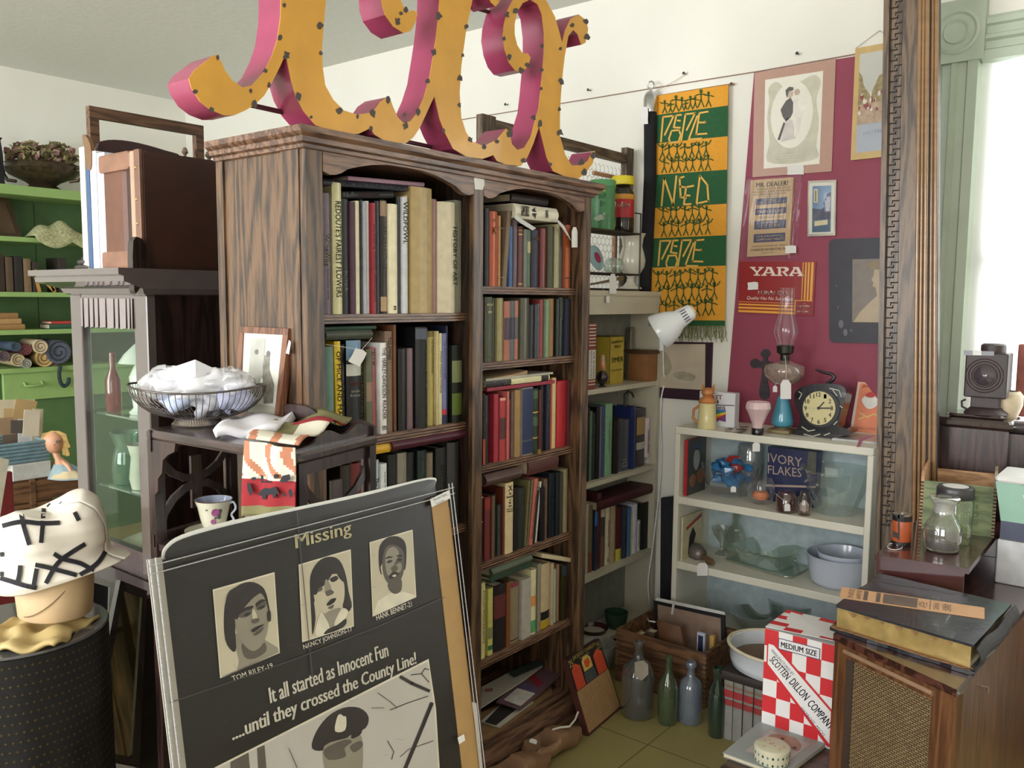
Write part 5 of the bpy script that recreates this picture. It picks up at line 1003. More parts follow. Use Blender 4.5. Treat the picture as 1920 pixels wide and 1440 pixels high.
t = thing('glass_bowl', 'wide clear glass bowl full of blue wrapped pieces on upper glass shelf', 'bowl', q)
LA(B(), q, [(22, 0), (24, 3), (44, 20), (53, 44), (55, 58)], n=36).build('bowl', gl(), t, smooth=60)
for i in range(24):
    a, r_ = i*2.4, .085*((i % 12)/12)**.5; h = .04+(.035 if i < 12 else .085)+(.07-r_)*.3; c = q+V((r_*math.cos(a), r_*math.sin(a), h)); b = B()
    k = random.uniform(.019, .027); b.lathe([(0, -k*1.6), (k*.5, -k), (k, 0), (k*.5, k), (0, k*1.6)], c, axis=(random.uniform(-1, 1), random.uniform(-1, 1), random.uniform(-.5, .5)), n=7)
    tag(b.build('wrapped_soap', M((50, 120, 176) if i % 6 else (170, 60, 60), .25, .9, var=.15, coat=.3)), ('blue' if i % 6 else 'red')+' shiny wrapped piece in the heap inside wide glass bowl', 'wrapped piece', 'wrapped pieces in the glass bowl')
price_tag(tgp, None, 1376, 917, 10, 11, 'tiny tag hanging in front of the bowl of blue pieces')
q = on(1402, 880, Z1)+V((0, .12, 0)); q = V((P(1406, 900, 'y', 3.41).x, 3.41, Z1)); s = S(q)
solo(LA(B(), q, [(20, 0), (24, 10), (26, 60), (24, 92), (22, 96)], n=28), 'tall_glass_vase', gl((200, 206, 206), .16, .3), 'tall smoky glass vase at the back between blue bowl and dark box', 'vase', 60)
q = on(1422, 945, Z1)+V((0, .02, 0)); s = S(q)
t = thing('glass_cup', 'round clear roly glass holding an orange piece on upper glass shelf', 'glass', q)
LA(B(), q, [(16, 0), (22, 6), (26, 20), (25, 36), (20, 47)], n=30).build('glass', gl(), t, smooth=60)
LA(B(), q, [(0, 6), (12, 8), (16, 15), (12, 22), (0, 24)], n=12).build('orange_piece', M((216, 130, 86), .5), t)
# soap flakes box
q = on(1480, 955, Z1)+V((0, .09, 0)); yq_ = q.y
t = thing('soap_box', 'dark blue IVORY FLAKES box standing on the upper glass shelf', 'box', q)
ip = PY(yq_); x0 = ip.p(1436, 930).x; x1 = ip.p(1530, 930).x; zt = ip.p(1480, 842).z
B().hexa([(x0, yq_, Z1), (x1, yq_, Z1), (x1, yq_+.05, Z1), (x0, yq_+.05, Z1)], zt-Z1, bev=.002).build('carton', M((34, 42, 84), .35, .9, var=.1, sc=10), t)
b = B(); tpl(b, 'IVORY', ip, (1440, 866), (1504, 876), (1440, 849), .001, 0); tpl(b, 'FLAKES', ip, (1440, 888), (1503, 895), (1440, 872), .001, 0)
b.dec(ip, [(1436, 908), (1530, 911), (1530, 915), (1436, 912)], .001, 0); b.dec(ip, [(1516, 846), (1530, 847), (1530, 890), (1512, 886)], .001, 1); b.build('lettering', [M((178, 156, 140), .5, var=.05), M((84, 82, 70), .5, var=.2)], t)
q = on(1470, 961, Z1)+V((0, .02, 0)); s = S(q)
t = thing('jar', 'dark red filled glass jar in front of the blue box', 'jar', q)
LA(B(), q, [(17, 0), (19, 4), (19, 30), (15, 34), (15, 38), (13, 38)], n=26).build('glass', gl((220, 180, 180), .16, .1), t, smooth=60); LA(B(), q, [(17, 2), (17.5, 5), (17.5, 28), (0, 29)], n=24).build('contents', M((56, 18, 22), .3, var=.2), t, smooth=50)
price_tag(PY(q.y-.045), (1455, 925), 1477, 951, 11, 14, 'small tag tied on the dark red jar')
q = on(1504, 967, Z1)+V((0, .02, 0)); s = S(q)
t = thing('jar', 'small narrow clear jar holding white scraps beside the big faceted bowl', 'jar', q)
LA(B(), q, [(12, 0), (13, 3), (13, 32), (9, 38), (9, 45)], n=22).build('glass', gl((220, 210, 200)), t, smooth=60); LA(B(), q, [(0, 6), (8, 8), (9, 20), (4, 26), (0, 28)], n=7).build('contents', M((200, 200, 206), .6), t)
q = V((P(1566, 950, 'y', 3.335).x, 3.335, Z1)); s = S(q)
t = thing('faceted_bowl', 'big clear faceted glass punch bowl with flared lip at right of upper shelf', 'bowl', q)
b = LA(B(), q, [(34, 0), (36, 3), (46, 30), (57, 56), (62, 74), (66, 84), (66, 85)], n=14); b.build('bowl', gl((232, 240, 236), .2, .12), t)
# ---- shelf 2
t = thing('book', 'cream children book with red title standing at left of lower glass shelf', 'book', on(1282, 1050, Z2))
xx = X0_+.03; zt = P(1276, 970, 'y', YB2+.02).z
B().box((xx, YB2+.02, Z2), (xx+.008, YB2+.2, zt)).build('cover', M((206, 196, 160), .5, .9), t)
b = B(); 
for pts, m_ in (([(.03, .75), (.17, .95), (.17, .86), (.03, .67)], 0), ([(.05, .1), (.08, .05), (.12, .5), (.09, .7), (.06, .5)], 1)): b.face([(xx+.009, YB2+.02+a, Z2+(zt-Z2)*c) for a, c in pts], m_)
b.build('front_picture', [M((160, 60, 60), .5, var=.3), M((40, 36, 40), .5)], t)
q = on(1360, 1050, Z2)+V((0, .09, 0)); s = S(q)
t = thing('decanter', 'cut glass decanter with ball stopper on the lower glass shelf', 'decanter', q)
LA(B(), q, [(18, 0), (20, 3), (19, 30), (12, 52), (6, 60), (6, 76), (9, 78)], n=10).build('bottle', gl((214, 220, 210), .22, .15), t)
LA(B(), q, [(4, 76), (7, 82), (9, 90), (6, 98), (0, 100)], n=10).build('stopper', gl((214, 220, 210), .25, .2), t)
q = on(1330, 1050, Z2)+V((0, .12, 0)); s = S(q)
solo(LA(B(), q, [(14, 0), (10, 3), (3, 8), (4, 20), (16, 36), (20, 50)], n=22), 'glass_funnel', gl((210, 214, 206), .2, .2), 'clear flared glass behind the grey hand bell on lower shelf', 'glass', 60)
t = thing('garden_trowel', 'old grey metal scoop with worn wooden handle over the lower shelf edge', 'scoop', on(1315, 1055, Z2))
q = on(1300, 1042, Z2)+V((0, 0, .025)); q2 = on(1343, 1056, Z2)+V((0, -.05, .018)); d = (q2-q)
B().lathe([(.004, -.03), (.03, -.02), (.038, .02), (.03, .06), (.012, .075)], q, axis=d, n=18).build('scoop', M((120, 112, 106), .4, metal=.5, var=.2), t, smooth=60)
B().tube([q+d*.55, q+d*.8, q2, q2+d*.12], [.01, .013, .014, .009], n=12).build('handle', M((104, 78, 56), .5, var=.2), t, smooth=60)
price_tag(tgp, (1322, 1050), 1318, 1067, 20, 24, 'white blank tag hanging over the lower shelf edge under the scoop')
q = on(1437, 1066, Z2)+V((0, .07, 0))
t = thing('glass_platter', 'rounded clear glass platter with beaded rim under square ribbed dish', 'platter', q)
pc = [on(1355, 1050, Z2), on(1480, 1087, Z2), on(1518, 1066, Z2), on(1400, 1040, Z2)]; ctr = sum(pc, V())/4
rp2 = []
for i in range(4):
    a, b2, c2 = pc[i-1], pc[i], pc[(i+1) % 4]; rp2 += [tuple(b2.lerp(a, .22)), tuple(b2.lerp(ctr, .08)), tuple(b2.lerp(c2, .22))]
rp2 = [V(p) for p in crv(rp2, 3, True)]
b = B().prism([p+V((0, 0, .002)) for p in rp2], (0, 0, .004)); b.build('plate', gl((206, 214, 200), .18, .2), t)
B().tube([p+V((0, 0, .006)) for p in rp2], .0035, n=6, close=True).build('rim', gl((206, 214, 200), .3, .35), t, smooth=60)
t = thing('ribbed_dish', 'square ribbed clear glass baking dish standing on the glass platter', 'dish', q+V((0, 0, .008)))
c = ctr+V((0, .01, .0075)); ux = (pc[1]-pc[0]).normalized(); uy = V((-ux.y, ux.x, 0)); sz = [(.08, 0), (.085, .004), (.1, .056), (.112, .07), (.108, .07)]
b = B(); n = 40; k = 0
def sq_(r_, z):
    out = []
    for j in range(n):
        a = 2*math.pi*j/n; q_ = (abs(math.cos(a))**5+abs(math.sin(a))**5)**(-.2); out.append(c+ux*(r_*q_*math.cos(a)*1.12)+uy*(r_*q_*math.sin(a))+V((0, 0, z+(.002 if j % 2 else 0)*(z > .03))))
    return out
rings = [sq_(*p) for p in sz]
for a, b2 in zip(rings, rings[1:]): b.add(a+b2, [[i, (i+1) % n, n+(i+1) % n, n+i] for i in range(n)])
b.face(rings[0][::-1]); b.build('dish', gl((216, 226, 218), .28, .14), t)
q = V((P(1573, 1080, 'y', 3.34).x, 3.34, Z2)); s = S(q); ML = M((200, 208, 222), .2, .92, var=.02, coat=.5)
solo(LA(B(), q, [(46, 0), (52, 8), (56, 32), (58, 50), (61, 56), (58, 56), (54, 34), (46, 6), (0, 5)], n=40), 'mixing_bowl', ML, 'larger white milk glass bowl at right of lower glass shelf', 'bowl', 60)
q2 = q+V((.012, 0, .042)); solo(LA(B(), q2, [(34, 0), (42, 10), (46, 34), (48, 42), (46, 42), (40, 12), (0, 4)], n=40), 'mixing_bowl', ML, 'smaller white milk glass bowl nested in the larger one', 'bowl', 60)
# ---- bottom shelf glassware
q = on(1465, 1190, Z3)+V((0, .12, 0)); s = S(q)
solo(LA(B(), q, [(30, 0), (42, 20), (46, 50), (44, 50), (38, 20), (0, 5)], n=32), 'glass_bowl', gl((210, 218, 214), .2, .15), 'large dim glass bowl on bottom shelf behind checkered box', 'bowl', 60)
q = on(1395, 1190, Z3)+V((0, .1, 0)); s = S(q)
solo(LA(B(), q, [(20, 0), (36, 12), (44, 30), (42, 30), (32, 10), (0, 4)], n=32), 'glass_bowl', gl((200, 206, 200), .2, .2), 'shallow dim glass dish on bottom shelf behind white basin', 'bowl', 60)
# ================================================================ crate, bottles and floor things
CR = WOOD((66, 44, 28), (120, 84, 54), 'x', .6, 12, 0); 
t = thing('wooden_crate', 'dark wooden crate with dovetailed corners full of books on the floor', 'crate', P(1230, 1300, 'z', 0))
cx0, cx1, cy0, cy1, chh = -1.745, -1.352, 2.862, 3.165, .215
for a, c in (((cx0, cy0, .0), (cx1, cy0+.012, chh)), ((cx0, cy1-.012, 0), (cx1, cy1, chh)), ((cx0, cy0+.012, 0), (cx0+.012, cy1-.012, chh)), ((cx1-.012, cy0+.012, 0), (cx1, cy1-.012, chh))): B().box(a, c, bev=.001).build('side_board', CR, t)
B().box((cx0+.012, cy0+.012, .0), (cx1-.012, cy1-.012, .01)).build('base_board', CR, t)
dv = B()
for i in range(11): z = .01+i*.0185; dv.box((cx1-.0125, cy0-.0006, z), (cx1+.0006, cy0+.012, z+.009)); dv.box((cx0-.0006, cy0-.0006, z), (cx0+.0125, cy0+.012, z+.009))
dv.build('dovetails', M((120, 88, 56), .6), t)
t = thing('book', 'thick brown cloth book leaning upright out of the crate', 'book', (-1.5, 3.0, .05))
a = P(1231, 1163, 'y', 2.98); a2 = P(1276, 1165, 'y', 2.98); wv = V(((a2-a).x, 0, 0)); hv = V((-.075, .055, .19)).normalized()*.24
book_geo(t, a-hv+V((.0, 0, .0)), wv, V((0, -.0, 0))+hv.cross(wv).normalized()*-.032 if 0 else V((0, .034, -.01)), hv, (110, 72, 46), .05)
for x, y, w_, c, l in ((1196, 1190, .03, (170, 130, 80), 'small tan block book at left inside the crate'), (1216, 1186, .04, (110, 92, 76), 'grey brown book lying low at left in the crate'), (1200, 1205, .05, (90, 44, 34), 'brick red book deep in the left of the crate')):
    q = P(x, y, 'y', 2.96); t = thing('book', l, 'book', q); book_geo(t, q+V((-w_/2, 0, -.14)), (w_, 0, 0), (0, .05, 0), (0, .01, .14), c, .05)
t = thing('framed_photo', 'small white framed dark picture standing in the crate', 'frame', P(1320, 1200, 'y', 3.0))
q = P(1316, 1190, 'y', 3.0); B().hexa([q+V((-.02, 0, -.12)), q+V((.012, .0, -.12)), q+V((.012, .012, -.12)), q+V((-.02, .012, -.12))], .125).build('frame', M((190, 196, 214), .3), t)
B().hexa([q+V((-.015, -.001, -.12)), q+V((.006, -.001, -.12)), q+V((.006, 0, -.12)), q+V((-.015, 0, -.12))], .115).build('picture', M((50, 56, 76), .3), t)
solo(B().hexa([P(1331, 1192, 'y', 3.02)+V((0, 0, -.13)), P(1339, 1194, 'y', 3.02)+V((0, 0, -.13)), P(1339, 1194, 'y', 3.02)+V((0, .02, -.13)), P(1331, 1192, 'y', 3.02)+V((0, .02, -.13))], .13), 'wooden_block', M((190, 150, 80), .5), 'slim yellow wooden block at right inside the crate', 'block')
t = thing('framed_picture', 'black edged frame seen from behind, leaning at rear of the crate', 'frame', (-1.45, 3.2, .06))
fp2 = Pl((0, 3.12, .15), (0, -1, .06)); 
plate('black_edge', fp2, [(1228, 1124), (1360, 1152), (1363, 1250), (1232, 1240)], .012, M((30, 30, 32), .4, var=0), t); plate('backing', fp2, [(1236, 1132), (1354, 1158), (1356, 1245), (1240, 1235)], .002, M((140, 116, 100), .8), t, off=.0125)
B().prism([fp2.p(x, y, .012) for x, y in ((1233, 1121), (1360, 1148), (1362, 1152), (1230, 1125))], (0, .004, .003)).build('white_edge', M((200, 200, 196), .6), t)
B().prism([fp2.p(x, y, .017) for x, y in ((1265, 1128), (1269, 1129), (1266, 1150), (1262, 1150))], (0, -.002, 0)).build('strap', M((200, 196, 190), .6), t)
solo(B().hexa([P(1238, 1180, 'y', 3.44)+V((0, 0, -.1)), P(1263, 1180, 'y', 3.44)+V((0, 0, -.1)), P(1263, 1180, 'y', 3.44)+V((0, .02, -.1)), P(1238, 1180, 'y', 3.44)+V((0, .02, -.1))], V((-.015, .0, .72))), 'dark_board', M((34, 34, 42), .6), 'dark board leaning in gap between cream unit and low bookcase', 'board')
def bottle(x, y, prof, mat, label, k=1, lbl=None, sq=0, cat='bottle'):
    q = P(x, y, 'z', .001); s = S(q); t = thing('bottle', label, cat, q); LA(B(), q, prof, n=30, sq=sq).build('glass', mat, t, smooth=60)
    if lbl: lp_ = PY(q.y-prof[1][0]*s-.001); plate('paper_label', lp_, lbl, .0006, M((150, 136, 112), .8), t)
    return t, q, s
t, q, s = bottle(1195, 1338, [(28, 0), (31, 3), (31, 74), (28, 88), (18, 102), (9, 108), (8, 130), (10, 132), (10, 140), (8, 141)], GLASS((150, 150, 146), .14, .22), 'big dusty grey glass jug bottle with small round tag before crate', lbl=None)
plate('paper_label', PY(q.y-.055), [(1190, 1242), (1206, 1238), (1215, 1246), (1216, 1264), (1204, 1276), (1190, 1268)], .0006, M((150, 142, 126), .8), t)
bottle(1251, 1354, [(17, 0), (18.5, 3), (18.5, 66), (15, 82), (7, 96), (6, 120), (7, 122), (7, 128)], GLASS((130, 150, 110), .14, .2), 'slim olive green bottle second from left in the floor row')
bottle(1293, 1352, [(20, 0), (22, 3), (22, 66), (18, 80), (8, 88), (7, 104), (10, 106), (10, 112), (8, 116)], GLASS((180, 192, 206), .2, .22), 'pale blue shouldered bottle third from left in the floor row')
bottle(1343, 1378, [(15, 0), (16.5, 3), (17, 66), (14, 90), (8, 104), (8, 122), (10, 124), (9, 132)], GLASS((60, 92, 76), .2, .25), 'dark teal bottle standing beside grey law books')
# grey volumes with red labels, basin on top
gL = 'grey volumes with red labels on the floor'
y0f = P(1360, 1385, 'z', 0).y
for i, (xa, xb, h_) in enumerate(((1357, 1374, .215), (1375, 1392, .215), (1394, 1412, .215), (1414, 1430, .215), (1432, 1450, .215))):
    xa_, xb_ = P(xa, 1320, 'y', y0f).x, P(xb, 1320, 'y', y0f).x
    t = thing('book', f'tall grey volume with red label, {ORD[i]} from left under the white basin', 'book', ((xa_+xb_)/2, y0f+.07, 0), gL)
    book_geo(t, (xa_, y0f, .0005), (xb_-xa_-.0006, 0, 0), (0, .13, 0), (0, 0, h_), (126, 124, 118), .08, bands=[(.58, .68, (140, 46, 44)), (.72, .84, (150, 40, 44)), (.88, .93, (120, 100, 80))])
t = thing('book', 'broad flat brown album lying across the grey volumes under basin', 'book', (-1.1, y0f+.1, .22))
xa_, xb_ = P(1352, 1270, 'y', y0f).x, -.98; book_geo(t, (xa_, y0f-.005, .216), (0, 0, .03), (0, .2, 0), (xb_-xa_, 0, 0), (62, 48, 42), .05)
q = V((-1.06, y0f+.12, .2475)); s = S(q)
t = thing('enamel_basin', 'white enamel basin with rolled cream rim beside the checkered box', 'basin', q)
b = B().lathe([(.15, 0), (.168, .006), (.175, .03), (.178, .075), (.185, .08), (.185, .084), (.172, .08), (.168, .03), (.15, .012), (0, .01)], q, n=48, sx=1, sy=.82); b.build('basin', M((214, 220, 226), .2, .9, var=.03, coat=.4), t, smooth=60)
B().tube([q+V((.182*math.cos(a), .82*.182*math.sin(a), .082)) for a in [k*.1309 for k in range(48)]], .006, n=8, close=True).build('rim', M((214, 204, 176), .3, .9), t, smooth=60)
B().lathe([(.165, .0), (.0, .001)], q+V((0, 0, .035)), n=40, sy=.82).build('lid_inside', M((110, 88, 66), .6), t)
# punch board game
t = thing('punch_board', 'orange and black JACKPOT punch board game leaning against oak bookcase foot', 'game board', P(1120, 1385, 'z', 0))
A_, B_, C_ = P(1103, 1382, 'z', .002), P(1165, 1327, 'z', .002), None
hz = (B_-A_).normalized(); nrm = V((hz.y, -hz.x, 0)).normalized(); nrm = nrm if nrm.dot(EYE-A_) > 0 else -nrm
# tilt so the top edge falls where the bookcase stile is
gpl = Pl(A_, nrm*math.cos(.34)+V((0, 0, math.sin(.34))))
gq = QD([(1062, 1237), (1123, 1197), (1165, 1327), (1104, 1380)], 0)
B().prism([gpl.p(*gq(u, v)) for u, v in ((0, 0), (1, 0), (1, 1), (0, 1))], -gpl.n*.022).build('board', M((70, 30, 24), .6), t)
b = B()
def gd(pts, off, m_): b.face([gpl.p(*gq(u, v), off) for u, v in pts], m_)
gd([(.0, 0), (1, 0), (1, .13), (.5, .5), (.0, .13)] if 0 else [(0, 0), (1, 0), (1, .42), (0, .42)], .0008, 0); gd([(.02, .43), (.98, .43), (.98, .97), (.02, .97)], .0008, 2)
for a in (.04, .7): gd([(a, .16), (a+.13, .1), (a+.26, .16), (a+.26, .42), (a, .42)], .0014, 1)
for i in range(8): [gd([(a, .18+i*.029), (a+.26, .18+i*.029), (a+.26, .187+i*.029), (a, .187+i*.029)], .0018, 3) for a in (.04, .7)]
gd([(.36, .14+0), (.42, .09), (.56, .09), (.62, .14), (.62, .27), (.36, .27)], .0014, 4); gd([(.42, .14), (.56, .13), (.58, .2), (.5, .25), (.42, .22)], .0018, 1); gd([(.34, .28), (.64, .28), (.66, .42), (.32, .42)], .0014, 5)
for i in range(17):
    for j in range(13): cu_, cv_ = .06+j*.073+(i % 2)*.02, .455+i*.031; gd([(cu_-.013, cv_), (cu_, cv_-.009), (cu_+.013, cv_), (cu_, cv_+.009)], .0012, 6)
def gt(s_, u0, u1, v0, v1, m_=4): O = gpl.p(*gq(u0, v1), .002); tadd(b, s_, O, gpl.p(*gq(u1, v1), .002)-O, gpl.p(*gq(u0, v0), .002)-O, m_, 0, .02)
gt('25', .02, .13, .03, .12); gt('JACKPOT CHARLEY', .16, .84, .01, .07); gt('25', .86, .97, .03, .12); gt('50 WINNERS', .34, .64, .075, .095)
b.build('printed_face', [M((30, 26, 26), .5, var=.05), M((200, 76, 44), .5, var=.05), M((150, 116, 78), .6, var=.1), M((150, 44, 36), .5), M((196, 168, 84), .5), M((66, 70, 70), .5), M((186, 160, 116), .6)], t)
# loose papers and records in the bottom bay
def sheet(pts, z, th, col, label, cat, extra=None, xz=0):
    q = [on(x, y, z+xz*i) for i, (x, y) in enumerate(pts)]; o = B().prism(q, (0, 0, th))
    t = thing(cat.replace(' ', '_'), label, cat, q[0]); o.build('sleeve', M(col, .5, .9, var=.06, sc=10), t)
    if extra: b = B(); ms = []; [(b.face([on(x, y, z+th+.0006+.0004*i) for x, y in pp], i), ms.append(M(cc, .5, var=.15))) for i, (pp, cc) in enumerate(extra)]; b.build('cover_picture', ms, t)
sheet([(893, 1392), (916, 1386), (1035, 1302), (1030, 1290), (893, 1350)], .101, .02, (142, 112, 78), 'long tan cardboard piece under the papers in the bottom bay', 'cardboard')
sheet([(902, 1355), (936, 1365), (1000, 1318), (960, 1305)], .123, .006, (196, 190, 176), 'white bordered photo print of dark animal in bottom bay', 'photo print', [([(908, 1354), (930, 1360), (968, 1330), (940, 1320)], (50, 46, 44))])
sheet([(930, 1318), (978, 1330), (1058, 1262), (1010, 1236), (960, 1290)], .145, .005, (112, 82, 92), 'dusky mauve record sleeve with white and red panels in bottom bay', 'record sleeve', [([(944, 1312), (976, 1324), (1004, 1300), (970, 1290)], (200, 196, 186)), ([(990, 1270), (1008, 1290), (1018, 1280), (1000, 1262)], (140, 40, 50)), ([(972, 1290), (1004, 1300), (1008, 1292), (985, 1278)], (96, 80, 110))])
sheet([(900, 1330), (985, 1275), (1018, 1250), (955, 1262), (903, 1290)], .16, .004, (186, 176, 160), 'white record sleeve with faint lettering at left of bottom bay', 'record sleeve', [([(908, 1292), (924, 1290), (924, 1296), (910, 1298)], (150, 90, 80))])
sheet([(965, 1270), (1018, 1247), (1005, 1240), (955, 1262)], .168, .004, (54, 76, 78), 'dark teal record sleeve at the back of bottom bay', 'record sleeve', [([(968, 1268), (1012, 1248), (1006, 1244), (960, 1264)], (60, 60, 56))])
# wooden shoes
def shoe(c, d, label, k=1.0):
    c = V(c); d = V(d).normalized(); n_ = V((-d.y, d.x, 0)); t = thing('wooden_shoe', label, 'clog', c)
    # stations along the foot: (pos, half width, height, sole lift, opening)
    st = [(-.135, .006, .05, .012, 0), (-.125, .028, .066, .004, 0), (-.1, .038, .07, 0, 1), (-.06, .04, .062, .0, 1), (-.02, .042, .064, .006, 1), (.0, .043, .085, .008, 0), (.04, .046, .078, .004, 0), (.085, .044, .06, .0, 0), (.12, .032, .046, .006, 0), (.145, .012, .042, .022, 0), (.152, .003, .036, .028, 0)]
    b = B(); N = 16; rs = []
    for x, w_, h, lf, op_ in st:
        r_ = []
        for j in range(N):
            a = 2*math.pi*j/N; y = w_*math.copysign(abs(math.cos(a))**.7, math.cos(a)); z = (h+lf)/2+(h-lf)/2*math.copysign(abs(math.sin(a))**.75, math.sin(a))
            if op_ and math.sin(a) > .5: z = lf+.016
            elif op_ and math.sin(a) > .2: z = h
            r_.append(c+(d*x+n_*y+V((0, 0, z)))*k)
        rs.append(r_)
    for a, b2 in zip(rs, rs[1:]): b.add(a+b2, [[i, (i+1) % N, N+(i+1) % N, N+i] for i in range(N)])
    b.face(rs[0][::-1]); b.face(rs[-1]); b.build('carved_body', M((134, 100, 70), .6, .9, var=.18, sc=14, bump=.1), t, smooth=2); return t
q = P(1035, 1412, 'z', 0); shoe(q, (P(1080, 1375, 'z', 0)-P(1000, 1420, 'z', 0)), 'worn carved wooden clog on the floor nearest the punch board', 1.0)
q2 = P(990, 1436, 'z', 0)+V((.03, -.09, 0)); shoe(q2, (P(1060, 1385, 'z', 0)-P(960, 1440, 'z', 0)), 'second wooden clog cut by the bottom edge of the photo', 1.0)
solo(B().tube([P(1036, 1368, 'z', .09), P(1050, 1364, 'z', .1), P(1068, 1362, 'z', .1), P(1078, 1350, 'z', .11), P(1084, 1335, 'z', .12)], .0035, n=6), 'white_strap', M((190, 184, 172), .6), 'thin pale strap curling behind the wooden clog', 'strap')
price_tag(PZ(.075), None, 1000, 1392, 14, 8, 'small white sticker tag lying inside the front clog', .3)
# ================================================================ carved post in front of the window wall
PW = WOOD((62, 48, 36), (112, 90, 66), 'z', .45, 14, .15); yp = 3.1; pp = PY(yp)
zb0, zt0 = .0, 2.72
def px_at(z, pxb, pxt):      # column x position: pxb measured at y=1000 of the photo, pxt at y=0
    a = pp.p(pxt, 0); c = pp.p(pxb, 1000); k = (z-c.z)/(a.z-c.z); return c.x+(a.x-c.x)*k
t = thing('carved_post', 'tall dark wooden frame stile with key pattern carving and bright fluted edge', 'post', (px_at(0, 1690, 1700), yp, 0))
secs = [((1641, 1657), (1650, 1668), .0, .045), ((1650, 1668), (1676, 1692), .012, .045), ((1676, 1692), (1708, 1722), .004, .045)]
for (l0, l1), (r0, r1), d0, d1 in secs:
    b = B(); c = [V((px_at(z, *((l0, l1) if k == 0 else (r0, r1))), yp+d, z)) for z in (zb0, zt0) for k in (0, 1) for d in (d0, d1)]
    b.add([c[0], c[2], c[3], c[1], c[4], c[6], c[7], c[5]], [[3, 2, 1, 0], [4, 5, 6, 7], [0, 1, 5, 4], [1, 2, 6, 5], [2, 3, 7, 6], [3, 0, 4, 7]]); b.build('rail_board', PW, t)
RM = M((150, 116, 82), .22, .9, var=.15, sc=30, coat=.6)
for k in range(5):
    c0 = 1712+k*8.6; c1 = 1724+k*7; b = B(); N = 10; rr_ = .0068 if k % 2 == 0 else .0052
    b.tube([V((px_at(z, c0, c1), yp+(.008 if k < 3 else .014+.004*k), z)) for z in (0, .9, 1.8, zt0)], rr_, n=12); b.build('fluting', RM, t, smooth=60)
b = B().add([V((px_at(z, *q_), yp+d, z)) for z in (0, zt0) for q_, d in (((1707, 1722), .012), ((1753, 1756), .03), ((1753, 1756), .06), ((1707, 1722), .06))], [[3, 2, 1, 0], [4, 5, 6, 7], [0, 1, 5, 4], [1, 2, 6, 5], [2, 3, 7, 6], [3, 0, 4, 7]]); b.build('side_board', M((52, 38, 32), .5, .9), t)
kb = B(); z = .75; i = 0
while z < zt0-.03:
    xa, xb = px_at(z, 1651, 1669), px_at(z, 1675, 1691); w_ = xb-xa; yy = yp+.0115
    for a0, a1, z0, z1 in (((0, .62, 0, .0045), (.55, .62, 0, .011), (.0, .05, 0, .034)) if i % 2 == 0 else ((.4, 1, 0, .0045), (.38, .45, -.008, .0045), (.95, 1, 0, .034))): kb.box((xa+w_*a0, yy-.001, z+z0), (xa+w_*a1, yy, z+z1))
    z += .0172; i += 1
kb.build('key_carving', M((34, 26, 20), .7, var=0), t)
# ================================================================ console radio cabinet with bible and stand
RD = WOOD((78, 48, 30), (112, 74, 46), 'z', .35, 12, .3); RDT = WOOD((48, 26, 22), (86, 52, 42), 'y', .18, 10, .8)
ZR = .7; A1_ = P(1566, 1187, 'z', ZR); C1_ = P(1790, 1290, 'z', ZR); D1_ = V((-.30, 3.14, ZR)); E1_ = V((-.64, 3.14, ZR))
t = thing('radio_cabinet', 'brown wooden console radio with woven speaker grille, bible and stand on top', 'radio', ((A1_+D1_)/2)*1)
t.location.z = 0; _w[t.name] = V(t.location)
fd = (C1_-A1_); fl = fd.length; fu = fd.normalized(); fn = V((fu.y, -fu.x, 0)); fn = fn if fn.dot(EYE-A1_) > 0 else -fn
def fpt(u, z, d=0): return V((A1_.x, A1_.y, 0))+fu*(u*fl)+fn*d+V((0, 0, z))
top = [A1_+fn*.006, C1_+fn*.006+V((.008, 0, 0)), D1_+V((.008, 0, 0)), E1_]
B().prism([p-V((0, 0, .018)) for p in top], (0, 0, .018)).build('top_board', RDT, t)
B().prism([fpt(0, 0, -.03), V((A1_.x, A1_.y, 0))+fu*fl-fn*.03-V((.006, 0, 0)), V((D1_.x, D1_.y, 0)), V((E1_.x, E1_.y, 0))], (0, 0, ZR-.019)).build('body', RD, t)
for u0, u1 in ((0, .11), (.84, 1.0)): B().prism([fpt(u0, 0), fpt(u1, 0), fpt(u1, 0, -.03), fpt(u0, 0, -.03)], (0, 0, ZR-.019)).build('front_stile', RD, t)
B().prism([fpt(.11, ZR-.05), fpt(.84, ZR-.05), fpt(.84, ZR-.05, -.03), fpt(.11, ZR-.05, -.03)], (0, 0, .031)).build('top_rail', RD, t)
B().tube([fpt(.1, ZR-.034, .002), fpt(.85, ZR-.034, .002)], .006, n=10).build('rail_moulding', M((150, 120, 96), .2, .9, coat=.7), t, smooth=60)
B().prism([fpt(0, 0, .004), fpt(1, 0, .004), fpt(1, 0, -.03), fpt(0, 0, -.03)], (0, 0, .12)).build('base_rail', RD, t)
GC = bpy.data.materials.new('grille_cloth'); GC.use_nodes = True; nt = GC.node_tree; bs = nt.nodes['Principled BSDF']; bs.inputs['Roughness'].default_value = .8
tcn = nt.nodes.new('ShaderNodeTexCoord'); mpn = nt.nodes.new('ShaderNodeMapping'); bt = nt.nodes.new('ShaderNodeTexBrick')
sx_ = nt.nodes.new('ShaderNodeSeparateXYZ'); cx_ = nt.nodes.new('ShaderNodeCombineXYZ'); nt.links.new(tcn.outputs['Object'], sx_.inputs[0]); nt.links.new(sx_.outputs['X'], cx_.inputs[0]); nt.links.new(sx_.outputs['Z'], cx_.inputs[1]); nt.links.new(cx_.outputs[0], bt.inputs['Vector'])
